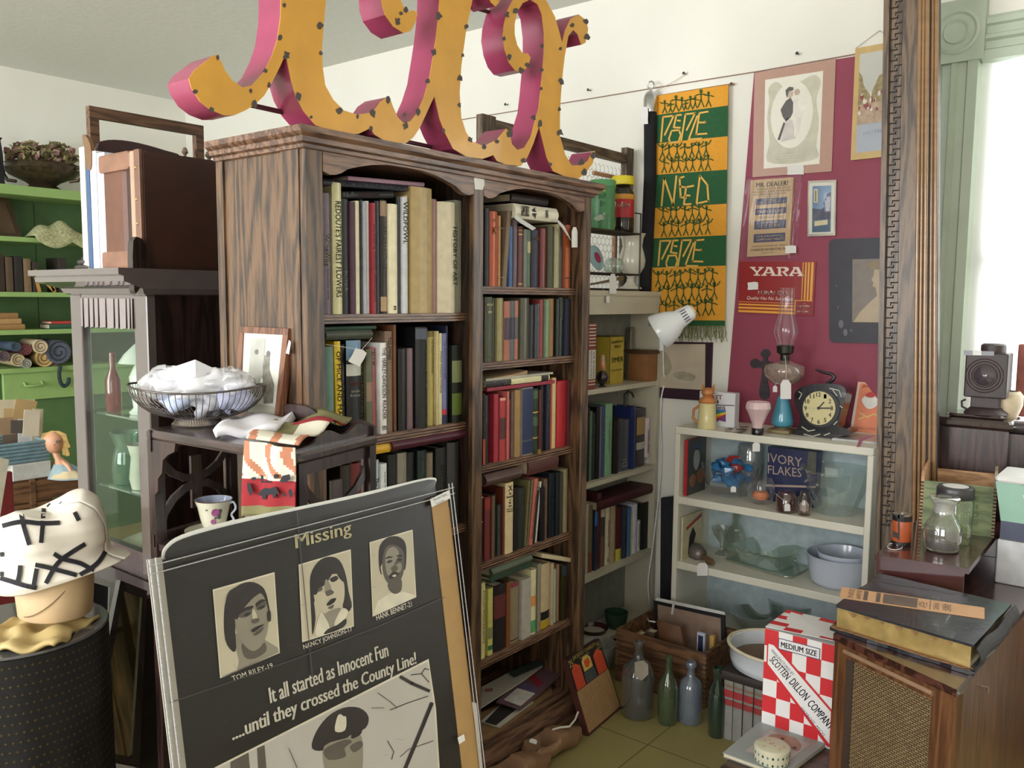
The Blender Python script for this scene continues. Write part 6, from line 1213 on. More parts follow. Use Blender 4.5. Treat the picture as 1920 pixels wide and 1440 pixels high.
bt.inputs['Scale'].default_value = 60; bt.inputs['Color1'].default_value = lin((150, 124, 84))+(1,); bt.inputs['Color2'].default_value = lin((122, 98, 64))+(1,); bt.inputs['Mortar'].default_value = lin((56, 42, 28))+(1,); bt.inputs['Mortar Size'].default_value = .07; bt.inputs['Brick Width'].default_value = .7; bt.inputs['Row Height'].default_value = .34
nt.links.new(bt.outputs['Color'], bs.inputs['Base Color']); bpn = nt.nodes.new('ShaderNodeBump'); bpn.inputs['Strength'].default_value = .6; bpn.inputs['Distance'].default_value = .003; bpn.invert = True; nt.links.new(bt.outputs['Fac'], bpn.inputs['Height']); nt.links.new(bpn.outputs[0], bs.inputs['Normal'])
B().prism([fpt(.13, .12, -.018), fpt(.84, .12, -.018), fpt(.84, .12, -.028), fpt(.13, .12, -.028)], (0, 0, ZR-.17)).build('speaker_grille', GC, t)
b = B().prism([fpt(.11, .12, -.004), fpt(.14, .12, -.016), fpt(.14, .12, -.028), fpt(.11, .12, -.028)], (0, 0, ZR-.17)); b.build('grille_bead', M((50, 34, 26), .5), t)
sdp = Pl(C1_+V((.0085, 0, 0)), (1, 0, 0)); q = sdp.p(1885, 1242) if 0 else V((C1_.x+.01, C1_.y+.22, .63)); B().tube([q, q+V((.02, 0, 0)), q+V((.02, 0, -.012))], .003, n=6).build('side_latch', M((150, 130, 110), .4, metal=.7, var=0), t)
# bible
zb = ZR+.001; FL_, FR_, BR_ = P(1556, 1182, 'z', zb), P(1826, 1268, 'z', zb), P(1896, 1180, 'z', zb)
t = thing('bible', 'very thick tattered black leather bible with worn gilt page edges on the radio', 'book', (FL_+BR_)/2)
ux = (FR_-FL_); uy = (BR_-FR_); BL_ = FL_+uy*.95; LTH = M((34, 34, 42), .3, .9, var=.3, sc=40, bump=.3, coat=.3); TORN = M((150, 112, 76), .9, .9, var=.3, sc=90)
def rag(a, c, n, k): return [a.lerp(c, i/n)+V((random.uniform(-k, k), random.uniform(-k, k), 0)) for i in range(n)]
lo = rag(FL_, FR_, 14, .003)+rag(FR_, BR_, 6, .003)+rag(BR_, BL_, 10, .002)+rag(BL_, FL_, 6, .003)
B().prism(lo, (0, 0, .009)).build('lower_cover', LTH, t)
B().prism([p+V((0, 0, .0091)) for p in rag(FL_.lerp(FR_, .01), FL_.lerp(FR_, .98), 16, .0035)+[FR_+uy*.06, FL_+uy*.06]], (0, 0, .0015)).build('torn_edge', TORN, t)
c = (FL_+BR_)/2; ins = lambda p, k: p.lerp(c, k)+V((0, 0, 0)); pg = [ins(p, .07)+V((0, 0, .0108)) for p in (FL_, FR_, BR_, BL_)]
GE = M((176, 150, 92), .32, .92, metal=.35, var=.25, sc=26, coat=.2); PH = .05
B().prism(pg, (0, 0, PH)).build('gilt_pages', GE, t)
up2 = rag(ins(FL_, .05), ins(FR_, .05), 12, .002)+rag(ins(FR_, .05), ins(BR_, .02), 5, .003)+rag(ins(BR_, .02), ins(BL_, .02), 9, .002)+rag(ins(BL_, .02), ins(FL_, .05), 5, .004)
B().prism([p+V((0, 0, .0108+PH)) for p in up2], (0, 0, .006)).build('upper_cover', LTH, t)
b = B(); 
for i in range(7): a = ins(FL_, .05).lerp(ins(FR_, .05), .1+.12*i)+V((0, -.001, .0108+PH-.004)); w_ = random.uniform(.01, .025); b.face([a, a+ux.normalized()*w_, a+ux.normalized()*w_*.6-V((0, 0, random.uniform(.004, .012))), a+ux.normalized()*w_*.2-V((0, 0, .003))])
b.build('torn_leather', TORN, t)
e0 = ins(FR_, .02)+V((0, 0, .012)); dr = ux.normalized(); b = B()
b.grid(lambda u, v: e0.lerp(ins(BR_, .0)+V((0, 0, .012)), u)+dr*(.014*math.sin(v*3.1)+.004*v)+V((0, 0, PH*v+.006*math.sin(u*9))), 10, 6); b.build('torn_spine', M((44, 40, 42), .8, .7, var=.4, sc=50), t, solid=.003)
zc = zb+.0108+PH+.0065; cd_ = [P(x, y, 'z', zc) for x, y in ((1574, 1121), (1846, 1161), (1846, 1140), (1578, 1101))]
t = thing('printed_card', 'long narrow tan printed card lying across the top of the bible', 'card', cd_[0])
B().prism(cd_, (0, 0, .001)).build('card', M((196, 150, 108), .7, .95, var=.08), t)
cq2 = lambda u, v: tuple(cd_[3].lerp(cd_[2], u).lerp(cd_[0].lerp(cd_[1], u), v)+V((0, 0, .0015)))
b = B()
for u0, u1 in ((.17, .2), (.26, .29), (.31, .55), (.635, .64)): b.face([cq2(u0, .08), cq2(u1, .08), cq2(u1, .92), cq2(u0, .92)])
for s_, u0, u1, v0, v1 in (('EIGHT', .06, .1, .1, .9), ('PAGES', .12, .15, .1, .9), ('HOLY', .56, .62, .3, .8), ('LAND', .66, .7, .2, .8), ('VIEWS', .72, .78, .2, .8)): O = V(cq2(u0, v1)); tadd(b, s_, O, V(cq2(u1, v1))-O, V(cq2(u0, v0))-O)
b.build('printing', M((92, 74, 62), .7, var=.2), t)
# small dark stand
ZS = .815; SF, SG, SR = P(1640, 1040, 'z', ZS), P(1817, 1066, 'z', ZS), P(1886, 980, 'z', ZS); SBk = SF+(SR-SG)
MH = M((74, 40, 40), .2, .9, var=.2, sc=12, coat=.7)
t = thing('wooden_stand', 'small dark red mahogany box stand holding jars on the radio top', 'stand', (SF+SR)/2); 
def qd(z, pts): return [V((p.x, p.y, z)) for p in pts]
B().prism(qd(ZS-.016, [SF, SG, SR, SBk]), (0, 0, .016)).build('top_board', MH, t)
gu = (SG-SF).normalized(); gv = (SR-SG).normalized()
B().prism(qd(ZR+.001, [SF+gv*.004+gu*.004, SG+gv*.004-gu*.012, SG+gv*.016-gu*.012, SF+gv*.016+gu*.004]), (0, 0, ZS-.017-ZR)).build('front_board', MH, t)
B().prism(qd(ZR+.001, [SF+gu*.004+gv*.02, SF+gu*.016+gv*.02, SBk+gu*.016-gv*.01, SBk+gu*.004-gv*.01]), (0, 0, ZS-.017-ZR)).build('side_board', MH, t)
B().prism(qd(ZR+.001, [SBk+gu*.02-gv*.02, SR-gu*.02-gv*.02, SR-gu*.02-gv*.01, SBk+gu*.02-gv*.01]), (0, 0, ZS-.017-ZR)).build('back_board', MH, t)
ZS += .0005
q = on(1689, 1020, ZS); s = S(q)
t = thing('battery', 'old orange and black dry cell battery standing on the dark stand', 'battery', q)
LA(B(), q, [(16.5, 0), (17, 1), (17, 54), (16, 56)], n=28).build('case', M((176, 84, 44), .4, .92, var=.1), t, smooth=50)
LA(B(), q, [(17.3, 0), (17.4, 1), (17.4, 7), (17.2, 7.5)], n=28, cap=False).lathe([(17.3*s, 46*s), (17.4*s, 47*s), (17.4*s, 55*s), (17.2*s, 56*s)], q, n=28, cap=False).build('black_bands', M((28, 26, 26), .4), t)
LA(B(), q, [(16, 56), (16, 58), (5, 57.5), (5, 61), (0, 61)], n=24).build('terminal', M((170, 164, 150), .3, metal=.9, var=.2), t, smooth=40)
bp3 = PY(q.y-17.6*s); b = B(); strokes(b, bp3, [[(1685, 966), (1685, 1012)]], 3, .0, 0); b.dec(bp3, [(1676, 965), (1698, 965), (1688, 975)], .0, 0); b.dec(bp3, [(1674, 995), (1683, 1000), (1683, 1010), (1674, 1006)], .0, 0)
b.build('printing', M((30, 26, 26), .5, var=0), t)
solo(B().tube([on(1678+14*math.cos(a)-8*(k > 8), 1025+6*math.sin(a), ZS+.002) for k, a in enumerate([i*.5 for i in range(13)])], .0012, n=5), 'string_loop', STR, 'looped white string lying at left front of the dark stand', 'string')
q = on(1786, 1015, ZS); s = S(q)
t = thing('jar', 'greenish glass jar with grey screw lid behind the stoppered bottle', 'jar', q)
LA(B(), q, [(30, 0), (32, 4), (32, 78), (29, 84)], n=30).build('glass', gl((224, 232, 214), .12, .1), t, smooth=60)
LA(B(), q, [(31, 84), (32, 86), (32, 102), (30, 105), (24, 105.5), (23, 104.5), (0, 104.5)], n=32).build('lid', M((76, 74, 76), .35, .9, metal=.4, var=.1), t, smooth=40)
LA(B(), q, [(0, 105), (22, 105.2), (22, 105.6), (0, 105.8)], n=28).build('lid_disc', M((216, 212, 206), .3, .92, var=.03), t)
q = on(1766, 1030, ZS); s = S(q)
t = thing('stoppered_bottle', 'round clear apothecary bottle with ground glass neck, front of the dark stand', 'bottle', q)
LA(B(), q, [(28, 0), (31, 4), (33, 22), (32, 44), (24, 60), (18, 68), (18, 84), (26, 96), (27, 99), (24, 102), (10, 99)], n=32).build('glass', gl((226, 226, 222), .2, .12), t, smooth=60)
LA(B(), q, [(17, 70), (17.5, 72), (18, 86), (20, 90)], n=26, cap=False).build('frosted_neck', M((206, 206, 206), .6, .9), t, smooth=60)
LA(B(), q, [(0, 3), (27, 4), (29, 20), (28, 26), (0, 28)], n=26).build('dark_contents', M((78, 74, 72), .6, var=.3), t, smooth=50)
# green box
G0, G1, G2 = on(1722, 990, ZS), on(1864, 1008, ZS), on(1888, 968, ZS)
gh = (P(1722, 885, 'y', G0.y).z-ZS); GW = WOOD((104, 116, 84), (136, 146, 108), 'x', .6, 10, 0); IN = WOOD((150, 110, 76), (196, 154, 112), 'x', .6, 14, 0)
t = thing('wooden_box', 'open dovetailed wooden box with faded green label on dark stand', 'box', (G0+G2)/2)
gx = (G1-G0); gy = V((-gx.y, gx.x, 0)).normalized()*.25; th = gx.normalized()*.009; tv = gy.normalized()*.007
G3 = G0+gy; G4 = G1+gy
B().hexa([G0+th, G1-th, G1-th+tv, G0+th+tv], gh*.86).build('front_board', GW, t); B().hexa([G3+th-tv, G4-th-tv, G4-th, G3+th], gh*.86).build('back_board', IN, t)
for a, k in ((G0, 1), (G1, -1)): B().hexa([a, a+th*k, a+th*k+gy, a+gy] if k > 0 else [a+th*k, a, a+gy, a+th*k+gy], gh).build('end_board', IN if k > 0 else WOOD((120, 104, 80), (160, 146, 118), 'z', .7, 10, 0), t)
B().hexa([G0+th+tv, G1-th+tv, G4-th-tv, G3+th-tv], .006).build('base_board', IN, t)
b = B()
for a in (G0+V((0, 0, 0)), G1-th): 
    for i in range(14): z = .003+i*gh*.86/14; b.hexa([a-tv*.06+V((0, 0, z)), a+th-tv*.06+V((0, 0, z)), a+th+V((0, 0, z)), a+V((0, 0, z))], gh*.03)
b.build('dovetails', M((70, 50, 34), .7, var=0), t)
gp2 = Pl(G0-tv*.02, (gx.y, -gx.x, 0)); b = B()
for i, (y, s_) in enumerate(((935, 'PURE'), (950, 'CHEESE'), (965, 'FOOD'), (982, 'COMPANY'))): tpl(b, s_, gp2, (1790, y), (1835, y+5), (1790, y-8), .001)
b.build('faint_lettering', M((74, 86, 60), .7, var=0), t)
# ================================================================ dresser by the window with lantern
yd = 3.22; dp = PY(yd); DK = WOOD((40, 26, 26), (72, 48, 44), 'z', .3, 10, .5); zd = dp.p(1800, 790).z
x0, x1 = dp.p(1757, 850).x, dp.p(1889, 850).x
t = thing('sewing_cabinet', 'dark glossy wooden cabinet with rounded top below the bright window', 'cabinet', ((x0+x1)/2, 3.35, 0))
B().box((x0, yd, 0), (x1, 3.39, zd-.022)).build('body', DK, t)
B().box((x0-.006, yd-.012, zd-.02), (x1+.012, 3.4, zd+.012), bev=.009).build('top_board', M((56, 40, 38), .15, .9, coat=.8, var=.15), t)
B().box((x0+.02, yd+.025, zd+.0125), (x1-.02, 3.38, zd+.024), bev=.007).build('upper_step', M((56, 40, 38), .15, .9, coat=.8, var=.15), t)
B().box((x1, yd+.02, 0), (x1+.5, 3.39, zd-.03)).build('side_leaf', DK, t); B().tube([(x1, yd+.05, zd-.01), (x1+.5, yd+.05, zd-.01)], .022, n=14).build('rounded_edge', M((64, 56, 58), .12, .9, coat=.8, var=.1), t, smooth=60)
zl = zd+.0245; q = V((dp.p(1839, 775).x, yd+.09, zl)); s = S(q); IR = M((58, 46, 46), .5, .9, var=.2, sc=40)
t = thing('railroad_lantern', 'dark square iron lantern with round ringed lens standing before the window', 'lantern', q)
B().lathe([(37*s, 0), (36*s, 3*s), (30*s, 8*s), (26*s, 12*s)], q, n=28).build('base', IR, t, smooth=50)
B().box(q+V((-24*s, -18*s, 11*s)), q+V((24*s, 18*s, 32*s)), bev=.003).build('burner_box', IR, t)
B().box(q+V((-35*s, -26*s, 31*s)), q+V((35*s, 26*s, 114*s)), bev=.004).build('body', IR, t)
B().lathe([(21*s, 114*s), (21*s, 128*s), (17*s, 131*s), (0, 132*s)], q+V((6*s, 0, 0)), n=26).build('cap', IR, t, smooth=50)
b = B()
for r_ in (31, 26, 21): b.lathe([((r_-1.2)*s, -1*s), (r_*s, 1.4*s), ((r_+1.2)*s, -1*s)], q+V((-2*s, -26.5*s, 72*s)), axis=(0, -1, 0), n=36, cap=False)
b.build('lens_rings', M((84, 62, 58), .4, .9), t, smooth=60); B().lathe([(19*s, 0), (12*s, 5*s), (0, 7*s)], q+V((-2*s, -26*s, 72*s)), axis=(0, -1, 0), n=28, cap=False).build('lens', M((70, 60, 66), .08, coat=.8, var=.1), t, smooth=60)
B().tube([q+V((-34*s, -.01, 24*s)), q+V((-41*s, -.01, 20*s)), q+V((-40*s, -.01, 10*s)), q+V((-32*s, -.01, 6*s))], 2*s, n=8).build('side_hook', IR, t, smooth=60)
lp2 = PY(q.y-26*s-.002); plate('price_sticker', lp2, [(1824, 657), (1840, 657), (1840, 666), (1824, 666)], .0008, TAGW, t); plate('tape', lp2, [(1807, 657), (1864, 659), (1864, 667), (1807, 666)], .0004, M((120, 120, 126), .3), t)
q = V((dp.p(1888, 765).x, 3.35, zd+.0125)); q = V((P(1888, 765, 'y', 3.35).x, 3.35, zd-.0)); s = S(q)
solo(LA(B(), q, [(14, 0), (17, 4), (26, 30), (26, 48), (20, 56), (18, 56)], n=26), 'pale_pot', M((206, 188, 158), .5, .9), 'pale round pot behind the lantern on the window side', 'pot', 60)
q = V((P(1872, 700, 'y', 3.43).x, 3.43, zd-.0)); s = S(q)
solo(LA(B(), q, [(9, 0), (8, 30), (6, 90), (9, 96), (9, 104), (6, 114), (0, 118)], n=18), 'turned_finial', M((196, 160, 120), .5, .9), 'slim tan turned finial rising behind the lantern', 'finial', 60)
q = P(1912, 770, 'y', 3.42); s = S(q)
solo(B().box((q.x-8*s, 3.40, zd+.012), (q.x+12*s, 3.44, P(1912, 645, 'y', 3.42).z), bev=.004), 'red_block', M((150, 84, 74), .7, .9, var=.2), 'rusty red upright piece at right edge of the photo by the window', 'block')
# mint scale at the right edge
q = P(1880, 1010, 'y', 3.0); sy = 2.85; sp3 = PY(sy)
t = thing('kitchen_scale', 'mint green kitchen scale with white platform at the right photo edge', 'scale', sp3.p(1905, 1015))
x0 = sp3.p(1878, 950).x; x1 = x0+.18
b = B(); z0, z1, z2 = sp3.p(1890, 1012).z, sp3.p(1890, 978).z, sp3.p(1890, 905).z
b.prism([(x0-.0, sy, z1), (x1, sy, z1), (x1, sy, z2-.02), (x0+.03, sy, z2), (x0-.02, sy, z2)], (0, .16, 0)); b.build('housing', M((150, 190, 172), .35, .92, var=.03), t)
B().box((x0, sy+.002, z0), (x1, sy+.158, z1)).build('base', M((70, 74, 96), .5), t)
B().box((x0-.02, sy-.01, z2), (x1+.02, sy+.17, z2+.02), bev=.006).build('platform', M((226, 226, 222), .35, .92, var=.02), t)
b = B().face([(x0+.05, sy-.0012, z2-.03), (x0+.16, sy-.0012, z2-.035), (x0+.16, sy-.0012, z1+.02), (x0+.08, sy-.0012, z1+.02)]); b.build('dial_window', M((200, 206, 180), .3), t)
solo(B().box((x0-.004, 2.84, ZR+.001), (x1, 3.02, z0-.001), bev=.003), 'white_carton', M((200, 200, 204), .5, .92), 'plain pale carton under the mint scale at right edge', 'box')
# ================================================================ low stool with book, tin and checkered box
ZL = .3; t = thing('low_stool', 'low dark wooden stool carrying checkered box and grey picture book', 'stool', (-.82, 2.2, 0)); LW = WOOD((46, 30, 24), (84, 58, 44), 'x', .4, 10, .3)
lx0, lx1, lyy0, lyy1 = P(1362, 1425, 'z', ZL).x, -.665, 1.93, 2.55
B().box((lx0, lyy0, ZL-.025), (lx1, lyy1, ZL), bev=.006).build('top_board', LW, t)
for x in (lx0+.03, lx1-.03):
    for y in (lyy0+.04, lyy1-.04): B().lathe([(.014, 0), (.02, .05), (.016, .15), (.022, .27), (.02, ZL-.026)], (x, y, 0), n=16).build('leg', LW, t, smooth=60)
bq = [on(*p, ZL+.0006) for p in ((1355, 1420), (1470, 1462), (1562, 1392), (1432, 1354))]
t = thing('picture_book', 'grey picture book with sleeping pinkish figure lying on the low stool', 'book', bq[0])
B().prism(bq, (0, 0, .002)).build('lower_cover', M((110, 112, 110), .5), t); cc = sum(bq, V())/4; B().prism([p.lerp(cc, .02)+V((0, 0, .002)) for p in bq], (0, 0, .009)).build('pages', PAGE, t)
B().prism([p+V((0, 0, .011)) for p in bq], (0, 0, .002)).build('upper_cover', M((160, 168, 166), .4, .92, var=.03), t)
zk = ZL+.0142; b = B().face([on(*p, zk) for p in ((1397, 1408), (1470, 1432), (1520, 1395), (1444, 1370))], 0); b.face([on(*p, zk+.0005) for p in crv([(1440, 1385), (1450, 1376), (1475, 1380), (1492, 1384), (1503, 1398), (1496, 1408), (1480, 1404), (1462, 1408)], 3, True)], 1)
b.face([on(*p, zk+.001) for p in ell(1467, 1385, 4, 2, 8)], 2); b.face([on(*p, zk+.001) for p in ell(1490, 1402, 4, 2.5, 8)], 2); b.build('cover_picture', [M((190, 184, 180), .4, .92), M((170, 132, 112), .4, .9, var=.15), M((80, 50, 50), .5)], t)
q = on(1447, 1425, ZL+.0145)+V((0, .0, 0)); s = S(q)
t = thing('round_tin', 'small round cream tin with dark diamond border on the grey picture book', 'tin', q)
LA(B(), q, [(30, 0), (32, 2), (32, 12), (33, 12.5), (33, 27), (31, 29), (28, 30), (0, 31)], n=40).build('body', M((212, 208, 180), .35, .92, var=.06), t, smooth=40)
b = B()
for k, (zc, r_) in enumerate(((19, 33.3), (5, 32.3))):
    for i in range(22):
        a0 = i*6.2832/22; pt = lambda a, z: q+V((r_*s*math.cos(a), r_*s*math.sin(a), z*s)); b.face([pt(a0-.07, zc), pt(a0, zc-3.2), pt(a0+.07, zc), pt(a0, zc+3.2)], i % 2)
for i in range(9): a, r_ = random.uniform(0, 6.28), random.uniform(2, 22); b.face([q+V(((r_*math.cos(a)+3*math.cos(j*1.05))*s, (r_*math.sin(a)+2*math.sin(j*1.05))*s, 31.4*s)) for j in range(6)], 2)
b.build('painted_pattern', [M((40, 40, 44), .5), M((90, 130, 130), .5), M((206, 150, 140), .5)], t)
# checkered carton
K = {'BL': on(1430, 1355, zk), 'BR': on(1564, 1398, ZL+.0006)}
ky = 2.31; kpl = PY(ky); x0, x1 = kpl.p(1431, 1270).x, kpl.p(1566, 1290).x; z1 = kpl.p(1432, 1177).z; z0 = ZL+.0006; dpt = .17
RDm = M((206, 40, 48), .4, .92, var=.03); WTm = M((232, 230, 228), .4, .92, var=.02); BLm = M((50, 58, 96), .5, var=0)
t = thing('checkered_box', 'red and white checkered tobacco carton lettered SCOTTEN DILLON COMPANY on low stool', 'box', ((x0+x1)/2, ky+dpt/2, z0))
b = B().box((x0, ky, z0), (x1, ky+dpt, z1), 1)
nx, nz_ = 5, 6; h_ = z1-z0
for i in range(nx):
    for j in range(nz_):
        if (i+j) % 2 == 0:
            a, c = x0+(x1-x0)*i/nx, x0+(x1-x0)*(i+1)/nx; e, g = z1-h_*(j)/nz_, z1-h_*(j+1)/nz_; b.face([(a, ky-.0006, g), (c, ky-.0006, g), (c, ky-.0006, e), (a, ky-.0006, e)], 0)
for i in range(4):
    for j in range(nz_):
        if (i+j) % 2: a, c = ky+dpt*i/4, ky+dpt*(i+1)/4; e, g = z1-h_*j/nz_, z1-h_*(j+1)/nz_; b.face([(x0-.0006, a, g), (x0-.0006, c, g), (x0-.0006, c, e), (x0-.0006, a, e)], 0); b.face([(x1+.0006, a, g), (x1+.0006, c, g), (x1+.0006, c, e), (x1+.0006, a, e)], 0)
b.build('carton', [RDm, WTm], t)
fl_ = B(); fa, fb_, fc, fd2 = V((x0, ky+.002, z1+.003)), V((x1, ky+.002, z1+.012)), V((x1, ky+dpt, z1+.004)), V((x0, ky+dpt, z1+.004)); fl_.prism([fa, fb_, fc, fd2], (0, 0, .0015), 1)
for i in range(4):
    for j in range(6):
        if (i+j) % 2: f_ = lambda u, v: fa.lerp(fb_, u).lerp(fd2.lerp(fc, u), v)+V((0, 0, .0022)); fl_.face([f_(i/4, j/6), f_((i+1)/4, j/6), f_((i+1)/4, (j+1)/6), f_(i/4, (j+1)/6)], 0)
fl_.build('top_flap', [RDm, WTm], t)
ko = B(); kq = lambda u, v: (x0+(x1-x0)*u, ky, z1-h_*v)
def kf(pts, off, m_): ko.face([(p[0], ky-off, p[2]) for p in [kq(*a) for a in pts]], m_)
kf([(.04, .12), (.14, .12), (.98, .62), (.98, .98), (.93, .98), (.04, .36)], .0012, 0); kf([(.06, .145), (.135, .145), (.96, .635), (.96, .95), (.06, .345)], .0016, 1)
kf([(.2, .06), (.78, .06), (.78, .17), (.2, .17)], .0012, 1)
for pts in ([(.2, .06), (.78, .06), (.78, .067), (.2, .067)], [(.2, .163), (.78, .163), (.78, .17), (.2, .17)], [(.2, .06), (.21, .06), (.21, .17), (.2, .17)], [(.77, .06), (.78, .06), (.78, .17), (.77, .17)]): kf(pts, .0018, 2)
def kt(s_, a, c, hgt, m_=2, bold=.0): O, R_ = V(kq(*a)), V(kq(*c)); O.y = R_.y = ky-.0021; U = R_-O; W_ = V((-U.z, 0, U.x)).normalized()*hgt*h_; tadd(ko, s_, O, U, W_ if W_.z > 0 else -W_, m_, 0, bold)
kt('MEDIUM SIZE', (.24, .145), (.74, .145), .055, 2, .02); kt('MANUFACTURED BY', (.1, .21), (.42, .395), .03); kt('SCOTTEN', (.08, .305), (.33, .455), .075, 2, .01); kt('DILLON', (.37, .475), (.6, .605), .085, 2, .01); kt('COMPANY', (.63, .63), (.95, .815), .085, 2, .01); kt('DETROIT, MICH.', (.54, .7), (.88, .9), .035)
ko.build('printed_label', [RDm, WTm, BLm], t)
from mathutils.bvhtree import BVHTree
# ================================================================ carved whatnot stand with bowl, picture, cloths
WN = WOOD((28, 18, 17), (58, 38, 34), 'z', .35, 12, .3); WNH = WOOD((34, 26, 26), (66, 50, 48), 'x', .22, 12, .6)
ZW = 1.22; a_, b_2, c_ = on(275, 805, ZW), on(560, 850, ZW), on(705, 815, ZW); d_ = a_+(c_-b_2)
t = thing('whatnot_stand', 'dark carved display stand with pierced fretwork sides below the wire bowl', 'stand', ((a_.x+c_.x)/2, (a_.y+c_.y)/2, 0))
hx_ = (b_2-a_).normalized(); hy_ = (c_-b_2).normalized()
B().hexa([V((p.x, p.y, ZW-.022)) for p in (a_-hx_*.008, b_2+hx_*.008-hy_*.008, c_+hx_*.008, d_-hx_*.008)], .022, bev=.006).build('top_board', WNH, t)
def lq(p, q, t0, t1, z0, z1, th, inn): # board along p->q
    u = (q-p); A, Bq = p+u*t0, p+u*t1; return [V((A.x, A.y, z0)), V((Bq.x, Bq.y, z0)), V((Bq.x, Bq.y, z0))+inn*th, V((A.x, A.y, z0))+inn*th], z1-z0
def legp(p, sx, sy): return B().hexa([V((p.x, p.y, 0)), V((p.x, p.y, 0))+hx_*sx*.024, V((p.x, p.y, 0))+hx_*sx*.024+hy_*sy*.024, V((p.x, p.y, 0))+hy_*sy*.024], ZW-.022)
for p, sx, sy in ((a_, 1, 1), (b_2, -1, 1), (c_, -1, -1), (d_, 1, -1)): legp(p, sx, sy).build('leg', WN, t)
for z in (.95, .62, .2): 
    g = [V((p.x, p.y, z-.016)) for p in (a_+hx_*.004+hy_*.004, b_2-hx_*.004+hy_*.004, c_-hx_*.004-hy_*.004, d_+hx_*.004-hy_*.004)]; B().hexa(g, .016).build('shelf', WN, t)
def fret(p, q, inn, z0, z1, name):
    u = q-p; L_ = u.length; un = u.normalized(); H_ = z1-z0; b = B()
    def bar(pts, w_=.018, th=.008):
        for (s0, h0), (s1, h1) in zip(pts, pts[1:]):
            P0, P1 = p+u*s0, p+u*s1; P0 = V((P0.x, P0.y, z0+H_*h0)); P1 = V((P1.x, P1.y, z0+H_*h1)); d = (P1-P0).normalized(); n_ = d.cross(inn).normalized()*w_/2; e = d*.003
            b.prism([P0-n_-e, P1-n_+e, P1+n_+e, P0+n_-e], inn*th)
    bar([(0, .985), (1, .985)], .05); bar([(0, .03), (1, .03)], .03); bar([(.07, 0), (.07, 1)], .03); bar([(.93, 0), (.93, 1)], .03)
    bar([(.02+.48*math.sin(k*.2618), .5+.46*(1-math.cos(k*.2618))*0+.46*(k/6)) for k in range(7)][::1] if 0 else [(.5+.46*math.cos(a), 1.02-.48*math.sin(a)) for a in [k*.3142 for k in range(11)]])
    bar([(.5+.46*math.cos(a), -.02+.5*math.sin(a)) for a in [k*.3142 for k in range(11)]]); bar([(.5, .25), (.5, .75)], .03)
    b.build(name, WN, t)
fret(b_2-hx_*.010, c_-hx_*.010, -hx_, .95, ZW-.022, 'fretwork_panel'); fret(a_+hx_*.010, d_+hx_*.010, hx_, .95, ZW-.022, 'fretwork_panel'); fret(b_2-hx_*.010, c_-hx_*.010, -hx_, .62, .934, 'fretwork_panel')
def gallery(p, q, inn, hs, nm):
    u = q-p; n = len(hs)-1; pts = crv([(i/n, h) for i, h in enumerate(hs)], 5); P3 = [p+u*s_+V((0, 0, h)) for s_, h in pts]
    B().prism([p]+P3+[q], inn*.009).build(nm, WN, t)
gallery(d_, c_, -hy_, [.012, .03, .012, .02, .045, .05, .045, .02, .012, .03, .02], 'back_gallery'); gallery(b_2-hx_*.01, c_-hx_*.01, -hx_, [.006, .01, .03, .014, .03, .012], 'side_gallery')
bk2 = B()
for p, s_ in ((a_+hx_*.024, 1), (b_2-hx_*.024, -1)):
    pts = [(0, 0), (.085, 0), (.08, -.02), (.055, -.03), (.035, -.045), (.03, -.075), (.014, -.09), (.012, -.12), (0, -.13)]
    bk2 = B().prism([V((p.x, p.y, ZW-.022))+hx_*s_*x+V((0, 0, z)) for x, z in pts], hy_*.01); bk2.build('corner_bracket', WN, t)
# wire bowl
q = on(362, 797, ZW)+V((0, .015, .0)); s = S(q); rgt = V((rt0.x, rt0.y, 0)).normalized(); fwd = V((-rgt.y, rgt.x, 0))
t = thing('wire_bowl', 'oval silver wire bowl heaped with plastic wrapped white lace and paper', 'bowl', q)
SW_ = M((96, 90, 86), .3, .95, metal=.8, var=.15)
B().lathe([(46*s, 0), (48*s, 3*s), (44*s, 6*s), (42*s, 10*s), (36*s, 14*s), (30*s, 16*s), (0, 16*s)], q, n=36).build('foot', M((170, 160, 150), .2, .95, metal=.9, var=.1), t, smooth=40)
def rimp(a, k=1, z=0): return q+rgt*(126*s*k*math.cos(a))+fwd*(78*s*k*math.sin(a))+V((0, 0, (66+10*math.cos(a)**2)*s+z))
B().tube([rimp(i*.1257) for i in range(50)], 2.0*s, n=8, close=True).build('rim_wire', SW_, t, smooth=60)
wb_ = B()
for i in range(64):
    a = i*6.2832/64; top_ = rimp(a); r0 = q+rgt*(34*s*math.cos(a))+fwd*(30*s*math.sin(a))+V((0, 0, 14*s)); pts = []
    for k in range(8):
        f_ = k/7; g = math.sin(f_*1.5708); h = 1-math.cos(f_*1.5708); pts.append(V((r0.x+(top_.x-r0.x)*g, r0.y+(top_.y-r0.y)*g, r0.z+(top_.z-r0.z)*h)))
    wb_.tube(pts, .75*s, n=5)
wb_.build('side_wires', SW_, t)
def lump(b, c, r, sx, sy, sz, seed, amp=.35, n=14, mi=0):
    rnd = random.Random(seed); ph = [(rnd.uniform(0, 6.28), rnd.uniform(1, 5), rnd.uniform(1, 5)) for _ in range(5)]
    def f_(u, v):
        a, e = u*6.2832, (v-.5)*3.1416; k = 1+amp*sum(math.sin(p+m*a)*math.cos(n2*e) for p, m, n2 in [(p, round(m), n2) for p, m, n2 in ph])/2.2
        d = rgt*math.cos(a)*math.cos(e)*sx+fwd*math.sin(a)*math.cos(e)*sy+V((0, 0, math.sin(e)*sz)); return V(c)+d*r*k
    b.grid(f_, n*2, n, mi); return b
PAPER = M((226, 226, 230), .75, .95, var=.04, sc=30); CLR = GLASS((244, 244, 246), .14, .3, .12)
